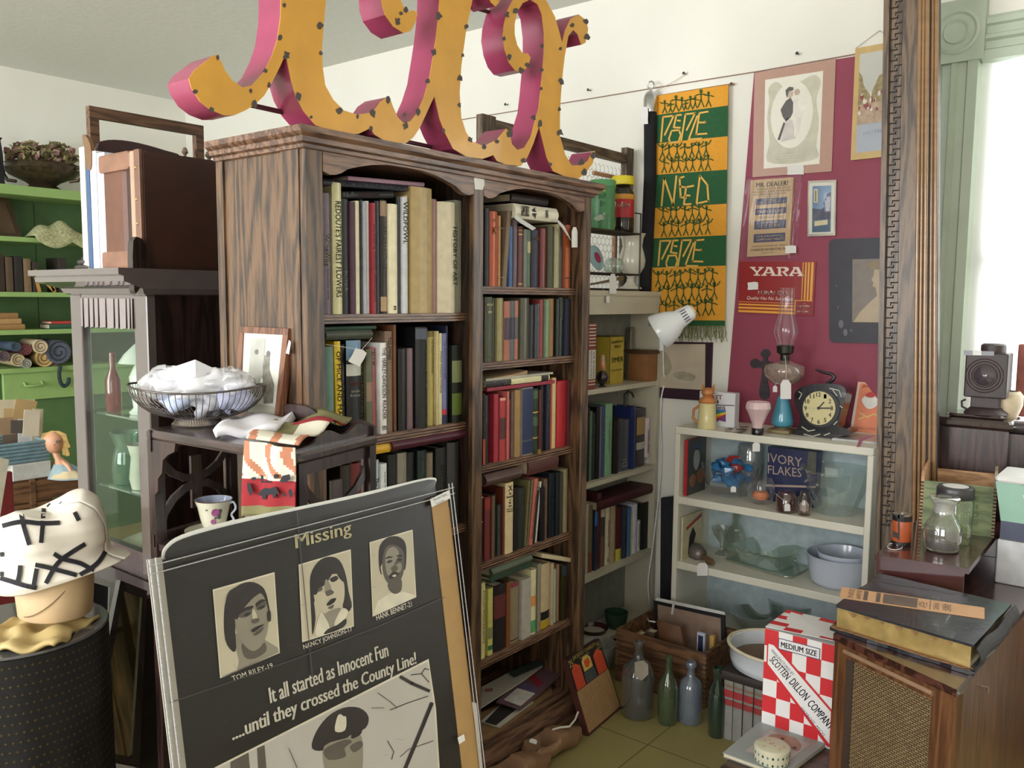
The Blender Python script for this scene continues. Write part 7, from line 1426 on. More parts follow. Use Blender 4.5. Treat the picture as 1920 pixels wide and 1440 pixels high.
for i, (dx, dz, r, sx, sz, m_, l) in enumerate(((-56, 76, 44, 1.05, .6, CLR, 'clear cellophane bag at left top of the wire bowl heap'), (-30, 80, 46, 1.2, .55, PAPER, 'white folded paper packet on top of the wire bowl heap'), (20, 76, 52, 1.25, .5, PAPER, 'pale lace bundle sloping right in the wire bowl'), (60, 80, 42, 1.0, .55, CLR, 'clear plastic bag at right side of the wire bowl'), (-40, 52, 34, 1.1, .7, M((190, 200, 226), .7, .9, var=.1, sc=40), 'bluish white crumpled cloth low at left in the wire bowl'), (25, 44, 40, 1.1, .6, M((160, 160, 166), .7, .9, var=.3, sc=60), 'grey patterned cloth low in the middle of wire bowl'), (62, 50, 30, 1, .7, M((176, 180, 204), .7, .9, var=.15, sc=50), 'small lilac white cloth at lower right in wire bowl'))):
    b = lump(B(), q+rgt*dx*s+V((0, 0, dz*s))+fwd*(6*s*(i % 3-1)), r*s, sx, .75, sz, i*7+3, .45 if i != 1 else .25); tag(b.build('lace_packet' if m_ is not CLR else 'plastic_bag', m_, None, 2), l, 'packet' if m_ is not CLR else 'bag')
b = B(); pk = [q+rgt*x*s+V((0, 0, z*s))+fwd*y*s for x, y, z in ((-75, -20, 82), (8, -30, 92), (50, 20, 78), (-40, 25, 96))]; pk2 = [p+V((0, 0, 14*s)) for p in pk]; pk2[1] += V((0, 0, 18*s))
b.add(pk+pk2, [[3, 2, 1, 0], [4, 5, 6, 7], [0, 1, 5, 4], [1, 2, 6, 5], [2, 3, 7, 6], [3, 0, 4, 7]]); solo(b, 'paper_packet', PAPER, 'crisp white angular packet sticking up from the wire bowl', 'packet')
# framed couple picture leaning on the bookcase side
FW_ = WOOD((84, 50, 36), (126, 82, 58), 'z', .35, 14, .3); yb_, yt_ = 1.262, 1.292
pcs = [P(440, 788, 'y', yb_), P(522, 800, 'y', yb_), P(541, 616, 'y', yt_), P(447, 612, 'y', yt_)]
pn = (pcs[1]-pcs[0]).cross(pcs[3]-pcs[0]).normalized(); pn = pn if pn.dot(EYE-pcs[0]) > 0 else -pn
pcs[0].z = pcs[1].z = ZW+.002
t = thing('framed_drawing', 'wood framed drawing of a courting couple leaning against oak bookcase side', 'picture', pcs[0])
pf = lambda u, v, o=0: pcs[3].lerp(pcs[2], u).lerp(pcs[0].lerp(pcs[1], u), v)+pn*o
for u0, u1, v0, v1 in ((0, 1, 0, .07), (0, 1, .93, 1), (0, .1, .07, .93), (.9, 1, .07, .93)): B().prism([pf(u0, v0, .0), pf(u1, v0, .0), pf(u1, v1, .0), pf(u0, v1, .0)], -pn*.018).build('frame_member', FW_, t)
b = B().face([pf(.1, .07, -.004), pf(.9, .07, -.004), pf(.9, .93, -.004), pf(.1, .93, -.004)], 0)
for pts, m_ in (([(.25, .12), (.55, .12), (.55, .55), (.25, .55)], 1), ([(.34, .32), (.42, .3), (.48, .36), (.5, .5), (.48, .75), (.3, .78), (.3, .45)], 1), ([(.56, .3), (.66, .28), (.68, .45), (.8, .6), (.82, .8), (.62, .82), (.56, .55), (.54, .42)], 2), (ell(.39, .27, .04, .03, 10), 3), (ell(.63, .28, .04, .035, 10), 3), ([(.3, .82), (.9, .84), (.9, .93), (.1, .93)], 4)): b.face([pf(u, v, -.0035+.0003*m_) for u, v in pts], m_)
b.build('pencil_drawing', [M((222, 222, 212), .3, .95, var=.03, coat=.3), M((176, 176, 166), .5, .95, var=.1), M((132, 128, 116), .5, .95, var=.3, sc=80), M((110, 106, 100), .5), M((178, 176, 162), .5)], t)
B().prism([pf(1.03, .12, 0), pf(1.07, .14, 0), pf(1.06, .27, 0), pf(1.0, .26, 0)], -pn*.001).build('price_tag', TAGW, t)
# white folded cloth and printed towel
b = B(); z = ZW+.001; c1 = [on(x, y, z) for x, y in ((402, 824), (520, 818), (560, 790), (430, 797))]
def fold(u, v): p = c1[0].lerp(c1[1], u).lerp(c1[3].lerp(c1[2], u), v); return p+V((0, 0, .012+.006*math.sin(u*9+v*4)+(.018*max(0, u-.8)*5*v)))
b.grid(fold, 24, 8); solo(b, 'folded_cloth', M((232, 230, 236), .85, .95, var=.02), 'white folded linen cloth with pink edge on whatnot stand beside bowl', 'cloth', 2, solid=.018)
t = thing('printed_towel', 'printed cloth with red animal border draped over front corner of whatnot stand', 'towel', on(510, 830, ZW))
nf = V((hx_.y, -hx_.x, 0)); nf = nf if nf.dot(EYE-a_) > 0 else -nf; tp = Pl(a_+nf*.02, nf); TC = [M((212, 206, 186), .85, .95, var=.03), M((178, 118, 88), .85, .95), M((150, 32, 40), .85, .9), M((120, 116, 76), .85, .92, var=.05), M((34, 32, 40), .85)]
def hang(u, v):
    x0 = 462+(-2)*v; x1 = 552; x = x0+(x1-x0)*u+(6*v if u > .9 else 0); y = 838+v*128+(-14+16*u)*(1-v); p = tp.p(x, y); return p+nf*(.006*math.sin(u*11+v*2)+.004)
b = B().grid(hang, 26, 30, lambda u, v: 2 if .5 < v < .86 else 3 if v >= .86 else (1 if (math.sin(u*16-v*9+2*math.sin(v*7)) > .35 and v < .48) else 0))
b.build('hanging_fall', TC, t, smooth=2, solid=.002)
dr_ = [on(x, y, ZW+.004) for x, y in ((462, 832), (560, 846), (660, 805), (545, 787))]
def lay(u, v): p = dr_[0].lerp(dr_[1], u).lerp(dr_[3].lerp(dr_[2], u), v); return p+V((0, 0, .012+.012*math.sin(u*6+v*5)*v+.024*v*u+.008*math.sin(v*13)))
B().grid(lay, 26, 22, lambda u, v: 2 if (.55 < v < .86 and u > .35) else 3 if (v > .86 or (v > .3 and u < .5)) else (1 if math.sin(u*14+v*8) > .5 and v < .3 else 0)).build('laid_part', TC, t, smooth=2, solid=.003)
b = B(); tp2 = Pl(a_+nf*.033, nf)
for pts in ([(484, 928), (488, 920), (496, 915), (506, 916), (516, 912), (521, 920), (524, 928), (518, 926), (516, 934), (512, 934), (511, 927), (500, 928), (498, 936), (492, 936), (491, 930)], [(489, 890), (494, 892), (494, 902), (508, 902), (508, 905), (490, 905)], ell(517, 893, 4, 4.5, 10), [(524, 903), (530, 892), (543, 889), (545, 898), (538, 903), (532, 905)], [(463, 905), (470, 908), (474, 924), (469, 930), (464, 918)], [(470, 896), (478, 894), (482, 899), (474, 901)], [(540, 920), (546, 916), (550, 928), (544, 933)], ell(533, 928, 3.5, 3.5, 8)): b.dec(tp2, pts, 0, 0)
b.build('animal_print', TC[4], t)
# cup and saucer, bottle carton
zc = .951; q = on(402, 1003, zc); s = S(q); PC = M((222, 218, 196), .18, .92, var=.03, coat=.5); RO = M((160, 90, 140), .3, .9, var=.2)
t = thing('saucer', 'cream saucer with roses beneath the floral teacup', 'saucer', q)
LA(B(), q, [(0, 3), (22, 3), (24, 0), (26, 1), (52, 10), (53, 12), (26, 4), (0, 5)], n=36).build('dish', PC, t, smooth=60)
q2 = q+V((0, 0, 5*s+.0005)); t = thing('teacup', 'cream footed teacup with purple roses and pale blue inside, on whatnot shelf', 'cup', q2)
LA(B(), q2, [(18, 0), (17, 4), (15, 9), (21, 14), (25, 30), (29, 50), (34, 63)], n=36).build('cup', PC, t, smooth=60)
LA(B(), q2, [(33.6, 63), (28, 50), (24, 30), (20, 16), (0, 13)], n=36, cap=False).build('inside_glaze', M((186, 196, 222), .2, .92, var=.03, coat=.4), t, smooth=60)
LA(B(), q2, [(33.6, 62.4), (34.4, 63), (33.6, 63.8)], n=36, cap=False).build('gilt_rim', M((130, 90, 70), .3, metal=.6), t, smooth=60)
hp = q2+rgt*27*s; B().tube([V(p) for p in crv([tuple(hp+rgt*a*s+V((0, 0, c*s))) for a, c in ((0, 54), (10, 58), (14, 46), (6, 34), (10, 24), (-4, 18))], 5)], 2.2*s, n=8).build('handle', M((206, 212, 226), .2, coat=.4), t, smooth=60)
def onsurf(o_lathe, q_, r_, z_, an, rad, n=9, off=.0006, sq=1):
    out = []; base = math.atan2((EYE-q_).y, (EYE-q_).x)
    for i in range(n): a = 6.2832*i/n; da = rad*math.cos(a)/r_; out.append(q_+V(((r_*s+off)*math.cos(base+an+da), (r_*s+off)*math.sin(base+an+da), (z_+rad*sq*math.sin(a))*s)))
    return out
b = B(); b.face(onsurf(0, q2, 29.5, 44, .1, 7.5), 0); b.face(onsurf(0, q2, 24.8, 26, -.05, 5), 0)
for an, z_, rd_ in ((-.4, 46, 4), (-.3, 40, 4), (-.35, 34, 3.5), (.45, 50, 3), (-.1, 33, 2.5)): b.face(onsurf(0, q2, 28.6 if z_ > 38 else 26.5, z_, -an, rd_), 1)
b.build('rose_decoration', [RO, M((96, 96, 80), .4, var=.2)], t)
q = on(503, 990, zc)+V((0, .02, 0)); s = S(q)
t = thing('bottle_carton', 'cream and green six bottle soda carton on whatnot shelf behind the film poster', 'carton', q)
cb0, cb1 = q-rgt*56*s, q+rgt*52*s; cf = fwd*.06
pts = [cb0, cb1, cb1+V((0, 0, 48*s)), cb0+rgt*55*s+V((0, 0, 56*s)), cb0+V((0, 0, 62*s))]; B().prism(pts, fwd*.002).build('front_panel', M((226, 222, 194), .5, .95, var=.02), t)
B().prism([cb0-rgt*2*s, cb0+fwd*.06, cb0+fwd*.06+V((0, 0, 60*s)), cb0-rgt*2*s+V((0, 0, 60*s))], rgt*.0015).build('side_panel', M((60, 110, 80), .5, .92), t)
cpl = Pl(cb0-fwd*.001, fwd); b = B(); tpl(b, 'GINGER', cpl, (455, 985), (500, 978), (455, 970), .0006, bold=.02); tpl(b, 'Canada', cpl, (471, 970), (484, 968), (471, 964), .0006); strokes(b, cpl, [[(470, 966), (484, 964), (484, 974), (477, 978), (470, 975), (470, 966)]], 1.3, .0006); b.build('lettering', M((170, 50, 60), .5, var=0), t)
for k, (dx, dy) in enumerate(((-32, .03), (2, .035), (36, .03))):
    q3 = q+rgt*dx*s+fwd*dy+V((0, 0, .001)); BG = GLASS((90, 170, 80), .16, .25)
    t2 = thing('green_bottle', ('green glass soda bottle nearest the teacup in the carton', 'green glass soda bottle hidden behind the hanging towel', 'green glass soda bottle at right end of the carton')[k], 'bottle', q3)
    LA(B(), q3, [(15, 0), (16, 3), (16, 44), (13, 58), (7, 78), (5.5, 96), (6.5, 98), (6.5, 102), (5.5, 104)], n=22).build('glass', BG, t2, smooth=60); LA(B(), q3, [(10.5, 68), (7.6, 78)], n=20, cap=False).build('neck_label', M((200, 206, 196), .4), t2, smooth=60)
q = on(585, 965, zc)+V((-.05, .03, 0)); s = S(q); solo(LA(B(), q, [(12, 0), (22, 6), (26, 30), (23, 70), (20, 74)], n=24), 'green_vase', M((110, 150, 60), .25, .9, var=.2, coat=.4), 'leaf green vase seen through the side fretwork of whatnot stand', 'vase', 60)
# ================================================================ film poster in plastic sleeve
pA, pB = P(850, 905, 'x', -1.2), P(275, 1050, 'x', -1.2); TL_ = .16; dn = V((TL_, 0, -1)).normalized()
pu = (pA-pB).normalized(); pnn = pu.cross(dn).normalized(); ppl = Pl(pB, pnn); pnn = ppl.n; HP = pA.z/abs(dn.z)
t = thing('film_poster', 'large black film poster reading Missing with three portraits, leaning in plastic sleeve', 'poster', ((pA+pB)/2+dn*HP)*1)
def pq4(p, q, o=0): return [p+pnn*o, q+pnn*o, q+dn*HP+pnn*o, p+dn*HP+pnn*o]
B().prism(pq4(pB+pu*.03+dn*.05, pA-pu*.008+dn*.05, -.012), -pnn*.005).build('backing_board', M((150, 112, 66), .8, .9, var=.06), t)
e1, e2 = ppl.p(312, 1046), ppl.p(820, 916); 
B().prism([ppl.p(307, 1051, -.008), ppl.p(813, 925, -.008), ppl.p(813, 925, -.008)+dn*HP*.95, ppl.p(307, 1051, -.008)+dn*HP*.95], -pnn*.002).build('poster_sheet', M((44, 40, 37), .38, .74, var=.2, sc=4, coat=.2), t)
B().prism([ppl.p(813, 940, -.006), ppl.p(842, 925, -.006), ppl.p(842, 925, -.006)+dn*HP*.95, ppl.p(813, 940, -.006)+dn*HP*.95], -pnn*.002).build('tan_border_strip', M((184, 146, 90), .6, .92, var=.06), t)
B().prism([ppl.p(280, 1050, -.007), ppl.p(308, 1045, -.007), ppl.p(308, 1045, -.007)+dn*HP*.95, ppl.p(280, 1050, -.007)+dn*HP*.95], -pnn*.002).build('pale_border_strip', M((176, 170, 156), .5, .95, var=.06), t)
# curled top edge with white backing
bx = B(); cur = [ppl.p(x, y, -.012) for x, y in crv([(316, 1048), (322, 1030), (352, 1010), (440, 985), (560, 958), (690, 930), (812, 899), (824, 912)], 4)]; bas = [ppl.p(316+(824-316)*i/(len(cur)-1), 1052-(1052-930)*i/(len(cur)-1), -.009) for i in range(len(cur))]
for i in range(len(cur)-1): bx.prism([bas[i], bas[i+1], cur[i+1], cur[i]], -pnn*.0006)
bx.build('raised_top_edge', M((44, 42, 42), .38, .74, var=.1, coat=.2), t)
bx = B(); cu2 = [ppl.p(x, y, -.0145) for x, y in crv([(312, 1046), (318, 1026), (350, 1003), (440, 977), (560, 952), (690, 924), (815, 895), (826, 908)], 4)]
for i in range(len(cu2)-1): bx.prism([bas[i]-pnn*.005, bas[i+1]-pnn*.005, cu2[i+1], cu2[i]], -pnn*.0006)
bx.build('white_backing_sheet', M((226, 226, 220), .6, .95, var=.02), t)
INKW = M((236, 229, 210), .4, .95, var=.03); INKY = M((240, 228, 184), .4, .95, var=.03); o0 = -.0066
b = B(); tpl(b, 'Missing', ppl, (560, 1037), (664, 1008), (557, 1003), o0, 0, bold=.018); b.build('title_lettering', INKY, t)
b = B()
for s_, a1, a2, a3, bo in (('TOM RILEY-19', (441, 1279), (517, 1253), (438, 1269), 0), ('NANCY JOHNSON-17', (575, 1221), (666, 1186), (572, 1210), 0), ('HANK BENNET-21', (711, 1164), (777, 1137), (709, 1154), 0)): tpl(b, s_, ppl, a1, a2, a3, o0, bold=bo)
tpl(b, 'It all started as Innocent Fun', ppl, (512, 1320), (733, 1231), (508, 1291), o0, bold=.022); tpl(b, '....until they crossed the County Line!', ppl, (442, 1398), (786, 1252), (438, 1362), o0, bold=.022)
b.build('caption_lettering', INKW, t)
PG = [M((202, 192, 164), .4, .95, var=.05, sc=12), M((52, 46, 44), .45, var=.1), M((150, 142, 124), .4, .95, var=.06), M((96, 88, 78), .45, var=.1), M((222, 214, 190), .4, .95)]
def portrait(nm, frame, shapes):
    b = B().dec(ppl, frame, o0, 4); c = (sum(x for x, y in frame)/4, sum(y for x, y in frame)/4); b.dec(ppl, [(x+(c[0]-x)*.035, y+(c[1]-y)*.035) for x, y in frame], o0+.0002, 0)
    for i, (m_, pts, *cl) in enumerate(shapes): b.dec(ppl, crv(pts, 3, True) if not cl else pts, o0+.0004+.0001*i, m_)
    b.build(nm, PG, t)
portrait('portrait_photo', [(403, 1106), (519, 1073), (529, 1225), (417, 1273)], [
 (2, [(440, 1190), (452, 1240), (448, 1260), (419, 1271), (422, 1268), (527, 1224), (525, 1215), (500, 1200), (498, 1180)], 1), (3, [(458, 1206), (486, 1218), (500, 1205), (503, 1222), (480, 1236), (462, 1232)]),
 (1, [(424, 1150), (431, 1118), (454, 1096), (480, 1092), (500, 1106), (508, 1135), (511, 1158), (503, 1152), (494, 1130), (470, 1150), (446, 1170), (447, 1215), (440, 1222), (426, 1200)]),
 (2, [(446, 1150), (470, 1128), (488, 1112), (500, 1122), (508, 1156), (504, 1190), (492, 1214), (476, 1221), (458, 1206), (447, 1184)]),
 (1, [(431, 1118), (454, 1096), (480, 1092), (499, 1104), (492, 1112), (478, 1122), (462, 1140), (448, 1162), (440, 1150)]),
 (3, [(451, 1156), (462, 1144), (476, 1142), (475, 1151), (462, 1159)]), (3, [(484, 1136), (496, 1128), (503, 1132), (499, 1140), (487, 1145)]), (1, [(450, 1153), (461, 1141), (477, 1136), (477, 1141), (462, 1147)]), (1, [(483, 1132), (494, 1124), (504, 1127), (496, 1129), (485, 1137)]), (1, [(460, 1154), (467, 1149), (474, 1150), (467, 1156)]), (1, [(488, 1141), (495, 1136), (501, 1137), (494, 1142)]), (0, [(476, 1146), (480, 1143), (486, 1158), (482, 1166), (477, 1160)]),
 (3, [(474, 1166), (479, 1161), (488, 1160), (489, 1165), (480, 1170)]), (1, [(474, 1182), (485, 1175), (499, 1171), (490, 1178), (479, 1186)]), (3, [(478, 1190), (487, 1183), (498, 1176), (492, 1186), (483, 1192)]), (1, [(504, 1148), (510, 1146), (511, 1164), (505, 1164)]), (1, [(427, 1126), (434, 1108), (452, 1100), (444, 1112)])])
portrait('portrait_photo', [(564, 1059), (662, 1030), (668, 1175), (571, 1205)], [
 (1, [(586, 1120), (586, 1080), (600, 1054), (620, 1044), (640, 1050), (652, 1076), (658, 1110), (664, 1138), (650, 1150), (640, 1120), (596, 1120), (596, 1160), (590, 1192), (588, 1160)]),
 (0, [(592, 1100), (606, 1084), (636, 1076), (648, 1090), (650, 1118), (644, 1140), (630, 1152), (612, 1150), (596, 1132)]),
 (1, [(588, 1108), (590, 1082), (604, 1056), (622, 1048), (634, 1066), (626, 1078), (616, 1094), (604, 1104), (596, 1116)]), (1, [(632, 1066), (646, 1072), (650, 1092), (640, 1084)]),
 (3, [(599, 1108), (606, 1100), (609, 1105), (603, 1110)]), (1, [(622, 1086), (634, 1080), (638, 1086), (628, 1092)]), (2, [(613, 1090), (618, 1088), (626, 1108), (618, 1118), (613, 1110)]), (3, [(614, 1110), (624, 1106), (630, 1112), (618, 1118)]),
 (1, [(616, 1134), (624, 1124), (634, 1122), (630, 1130), (620, 1136)]), (3, [(618, 1140), (630, 1134), (626, 1142)]),
 (2, [(612, 1152), (640, 1140), (648, 1156), (632, 1176), (614, 1172)]), (4, [(604, 1150), (612, 1156), (622, 1180), (606, 1192), (594, 1188)]), (4, [(644, 1142), (656, 1146), (650, 1162), (638, 1176), (630, 1170)]), (1, [(618, 1180), (636, 1172), (652, 1160), (648, 1176), (612, 1190)])])
portrait('portrait_photo', [(697, 1017), (778, 993), (785, 1120), (703, 1157)], [
 (4, [(704, 1154), (712, 1128), (736, 1112), (760, 1110), (782, 1116), (783, 1120)], 1), (3, [(732, 1094), (755, 1084), (757, 1106), (746, 1114), (735, 1108)]),
 (1, [(714, 1050), (716, 1024), (730, 1008), (750, 1006), (764, 1018), (766, 1046), (763, 1070), (756, 1060), (720, 1058), (720, 1078), (716, 1070)]),
 (3, [(721, 1050), (728, 1026), (744, 1022), (760, 1034), (762, 1062), (757, 1084), (744, 1098), (730, 1092), (722, 1074)]), (2, [(726, 1048), (732, 1030), (744, 1026), (752, 1038), (744, 1056), (738, 1074), (730, 1078)]), (2, [(746, 1060), (756, 1056), (756, 1070), (748, 1074)]),
 (1, [(725, 1048), (733, 1043), (741, 1045), (733, 1047)]), (1, [(746, 1043), (754, 1040), (759, 1043), (752, 1044)]), (1, [(728, 1055), (734, 1050), (740, 1052), (734, 1056)]), (1, [(747, 1050), (753, 1047), (758, 1050), (752, 1052)]), (3, [(736, 1066), (744, 1060), (750, 1066), (742, 1072)]), (1, [(733, 1080), (742, 1073), (752, 1076), (746, 1080), (736, 1086)]), (4, [(738, 1080), (746, 1077), (744, 1082)])])
b = B(); fr4 = [(400, 1444), (808, 1236), (822, 1330), (830, 1460), (396, 1520)]; b.dec(ppl, fr4, o0, 4); b.dec(ppl, [(404, 1446), (806, 1241), (819, 1330), (826, 1460), (400, 1516)], o0+.0002, 5)
for i, (m_, pts) in enumerate(((1, [(589, 1404), (596, 1375), (618, 1345), (648, 1328), (678, 1328), (695, 1344), (690, 1366), (664, 1378), (650, 1388), (612, 1408)]), (2, [(612, 1400), (650, 1386), (676, 1378), (684, 1392), (684, 1440), (676, 1480), (626, 1490), (612, 1440)]), (3, [(612, 1406), (650, 1388), (664, 1392), (650, 1404), (652, 1420), (620, 1426)]), (3, [(660, 1400), (680, 1390), (684, 1400), (668, 1412)]), (4, [(636, 1346), (642, 1340), (648, 1344), (653, 1346), (651, 1370), (632, 1372)]), (1, [(664, 1376), (682, 1366), (680, 1378), (664, 1386)]))): b.dec(ppl, crv(pts, 3, True), o0+.0005+.0001*i, m_)
for ln, w_ in (([(813, 1320), (797, 1360), (760, 1450)], 7), ([(755, 1270), (776, 1282), (808, 1296)], 6), ([(735, 1332), (770, 1318), (806, 1306)], 1.5), ([(712, 1300), (735, 1316), (748, 1328)], 1.2), ([(774, 1266), (794, 1264), (808, 1280)], 1.5), ([(794, 1264), (800, 1254), (808, 1256)], 1.5), ([(700, 1328), (724, 1328)], 1), ([(754, 1420), (770, 1406), (816, 1390)], 1.2), ([(730, 1390), (742, 1410), (738, 1425)], 1.4)): strokes(b, ppl, [ln], w_, o0+.0014, 1)
for a in ([(436, 1430), (470, 1412), (476, 1480), (436, 1500)], [(486, 1404), (500, 1398), (506, 1470), (490, 1478)]): b.dec(ppl, a, o0+.0006, 3)
b.build('officer_photo', PG+[M((196, 190, 178), .4, .95, var=.05, sc=6)], t)
fold_ = B()
for ln in ([(322, 1318), (420, 1285), (560, 1235), (700, 1180), (836, 1120)], [(560, 960), (590, 1280)], [(545, 1405), (560, 1440)]): strokes(fold_, ppl, [ln], 1.6, o0+.002, 0)
for i in range(40): x, y = random.uniform(320, 800), random.uniform(1000, 1430); strokes(fold_, ppl, [[(x, y), (x+random.uniform(-16, 16), y+random.uniform(-5, 8))]], .4, o0+.002, 0)
fold_.build('creases', M((84, 80, 76), .5, var=.1), t)
SLV = GLASS((252, 252, 253), .0, .0, .12, 1.2, .25); SEAM = M((176, 176, 178), .3, .95, var=.25, sc=300)
B().prism(pq4(pB, pA, .0), -pnn*.0006).build('plastic_sleeve', SLV, t)
b = B()
for dd in (.010, .0225):
    for o_, q_ in ((pB+dn*dd, pA+dn*dd),): b.tube([o_+pnn*.0004, q_+pnn*.0004], .0011, n=5)
for dd in (.004, .014): b.tube([pB+pu*dd, pB+pu*dd+dn*HP], .0016, n=5); b.tube([pA-pu*dd, pA-pu*dd+dn*HP], .0011, n=5)
b.build('sleeve_seams', SEAM, t)
lb_ = B().prism([ppl.p(x, y, .0012) for x, y in ((806, 936), (841, 919), (844, 934), (809, 951))], -pnn*.0006); lb_.build('store_label', TAGW, t)
b = B(); tpl(b, 'The Art Tours', ppl, (812, 941), (837, 928), (811, 936), .0016); tpl(b, 'Torrisoer', ppl, (816, 947), (832, 939), (815, 943), .0016); b.build('label_lettering', M((90, 96, 130), .6, var=0), t)
plate('small_sticker', ppl, [(857, 1383), (869, 1376), (871, 1388), (860, 1395)], .0008, TAGW, t, off=.001)
# second sleeve / red edged card at the right of the poster
t = thing('red_edged_sign', 'cream board with rounded corner and red edge line behind poster right side', 'sign', P(890, 1440, 'z', 0)); rpl = Pl(ppl.p(870, 1400)-pnn*.03, pnn)
plate('board', rpl, crv([(866, 1460), (866, 1330), (876, 1317), (888, 1318), (893, 1332), (905, 1460)], 3), .003, M((214, 208, 196), .5), t); b = B(); strokes(b, rpl, [crv([(868, 1328), (878, 1331), (884, 1345), (894, 1455)], 4)], 5, .0036); b.build('red_line', M((150, 40, 56), .5), t)
# ================================================================ glazed cabinet, suitcase, folders
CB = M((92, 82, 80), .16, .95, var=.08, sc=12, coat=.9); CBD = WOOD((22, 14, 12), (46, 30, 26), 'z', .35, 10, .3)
cyf = 1.3; k0 = PY(cyf); x0 = k0.p(131, 560).x; x1 = -2.42; ztop = 1.53; cyb = 1.72; zgl = .74
t = thing('glass_cabinet', 'glossy dark curio cabinet with glass sides and moulded cornice beside suitcase', 'cabinet', ((x0+x1)/2, 1.5, 0))
pw_ = .075
for xa, xb, ya, yb in ((x0, x0+pw_, cyf, cyf+.03), (x1-pw_, x1, cyf, cyf+.03), (x0, x0+.03, cyb-.03, cyb), (x1-.03, x1, cyb-.03, cyb)): B().box((xa, ya, 0), (xb, yb, ztop), bev=.003).build('corner_post', CB, t)
B().box((x0+pw_, cyf+.002, ztop-.10), (x1-pw_, cyf+.028, ztop)).build('top_rail', CB, t)
B().box((x0+pw_, cyf+.002, zgl-.16), (x1-pw_, cyf+.028, zgl)).build('bottom_rail', CB, t)
pl_ = B(); xx = x0+pw_
while xx < x1-pw_-.01: w_ = random.uniform(.02, .05); pl_.prism([(xx, cyf-.001, ztop-.102-random.uniform(0, .004)), (min(xx+w_, x1-pw_), cyf-.006, ztop-.10), (min(xx+w_, x1-pw_), cyf-.004, ztop-.01), (xx, cyf-.001, ztop-.01)], (0, .002, 0)); xx += w_+.002
pl_.build('pleated_valance', M((150, 140, 138), .6, .95, var=.05), t)
B().box((x0+pw_, cyf+.01, zgl), (x1-pw_, cyf+.013, ztop-.1)).build('glass_pane', GLASS((240, 246, 242), .04, .01, .02, 1.2, .3), t)
B().box((x0+.01, cyf+.03, zgl), (x0+.013, cyb-.03, ztop-.02)).build('glass_pane', GLASS((240, 246, 242), .03, .01, .02, 1.2, .3), t)
B().box((x0+.03, cyb-.012, zgl), (x1-.03, cyb-.009, ztop-.02)).build('glass_pane', GLASS((232, 242, 236), .03, .02, .02, 1.2, .3), t)
B().box((x1-.012, cyf+.03, 0), (x1, cyb-.03, ztop)).build('side_panel', CBD, t); B().box((x0+.012, cyf+.03, zgl-.16), (x1-.014, cyb-.03, zgl-.14)).build('floor_board', CBD, t)
zs = {'a': 1.12, 'b': .74-.139}
B().box((x0+.02, cyf+.035, 1.14), (x1-.02, cyb-.035, 1.146)).build('glass_shelf', GLASS((220, 238, 228), .2, .15), t); B().box((x0+.02, cyf+.035, .9), (x1-.02, cyb-.035, .906)).build('glass_shelf', GLASS((220, 238, 228), .2, .15), t)
cx0, cx1 = k0.p(90, 515).x, x1+.012
cc_ = [(.0, ztop), (.012, ztop+.004), (.02, ztop+.02), (.06, ztop+.035), (.075, ztop+.04), (.075, ztop+.055), (.09, ztop+.06), (.09, ztop+.078), (0, ztop+.078)]
co_ = B(); rg = lambda d, z: [V((x0-d, cyf-d, z)), V((x1+min(d, .02), cyf-d, z)), V((x1+min(d, .02), cyb, z)), V((x0-d, cyb, z))]
rr2 = [rg(d, z) for d, z in cc_]
for a, c in zip(rr2, rr2[1:]): co_.add(a+c, [[i, (i+1) % 4, 4+(i+1) % 4, 4+i] for i in range(4)])
co_.face(rr2[-1]); co_.build('cornice', CB, t); ZCB = ztop+.0785
# cabinet contents
WHm = M((232, 230, 222), .3, .92, var=.02, coat=.3)
q = V((-2.66, 1.405, 1.1465)); s = S(q)
t = thing('white_lamp', 'white china lamp with shade standing inside the glass cabinet', 'lamp', q)
LA(B(), q, [(22, 0), (24, 4), (16, 12), (18, 30), (22, 70), (12, 92), (6, 100)], n=24).build('base', WHm, t, smooth=60); LA(B(), q, [(40, 96), (30, 112), (12, 130), (6, 134)], n=24).build('shade', WHm, t, smooth=60)
for (xx, yy, zz, pr, mt, l, ct) in (
 (-2.78, 1.37, 1.1465, [(12, 0), (14, 4), (14, 60), (6, 80), (6, 110)], GLASS((190, 60, 60), .12, .3), 'red glass bottle inside top of the curio cabinet', 'bottle'),
 (-2.76, 1.4, .9065, [(24, 0), (28, 10), (26, 50), (20, 70), (30, 96)], GLASS((150, 190, 160), .15, .25), 'greenish glass vase on middle shelf inside cabinet', 'vase'),
 (-2.64, 1.38, .9065, [(16, 0), (20, 20), (16, 60), (22, 84)], M((200, 196, 180), .4), 'cream jug on the middle shelf inside cabinet', 'jug'),
 (-2.7, 1.47, .6, [(40, 0), (60, 20), (66, 60), (50, 66), (20, 70), (10, 80)], M((206, 200, 176), .4, .9), 'cream domed dish on the floor of glass cabinet', 'dish'),
 (-2.6, 1.39, .6, [(26, 0), (40, 8), (46, 30), (40, 36), (20, 44), (0, 46)], SIL, 'shining silver covered bowl on the floor of glass cabinet', 'bowl')):
    q = V((xx, yy, zz+.001)); solo(LA(B(), q, pr, n=28), ct if ct != 'jug' else 'jug', mt, l, ct, 60)
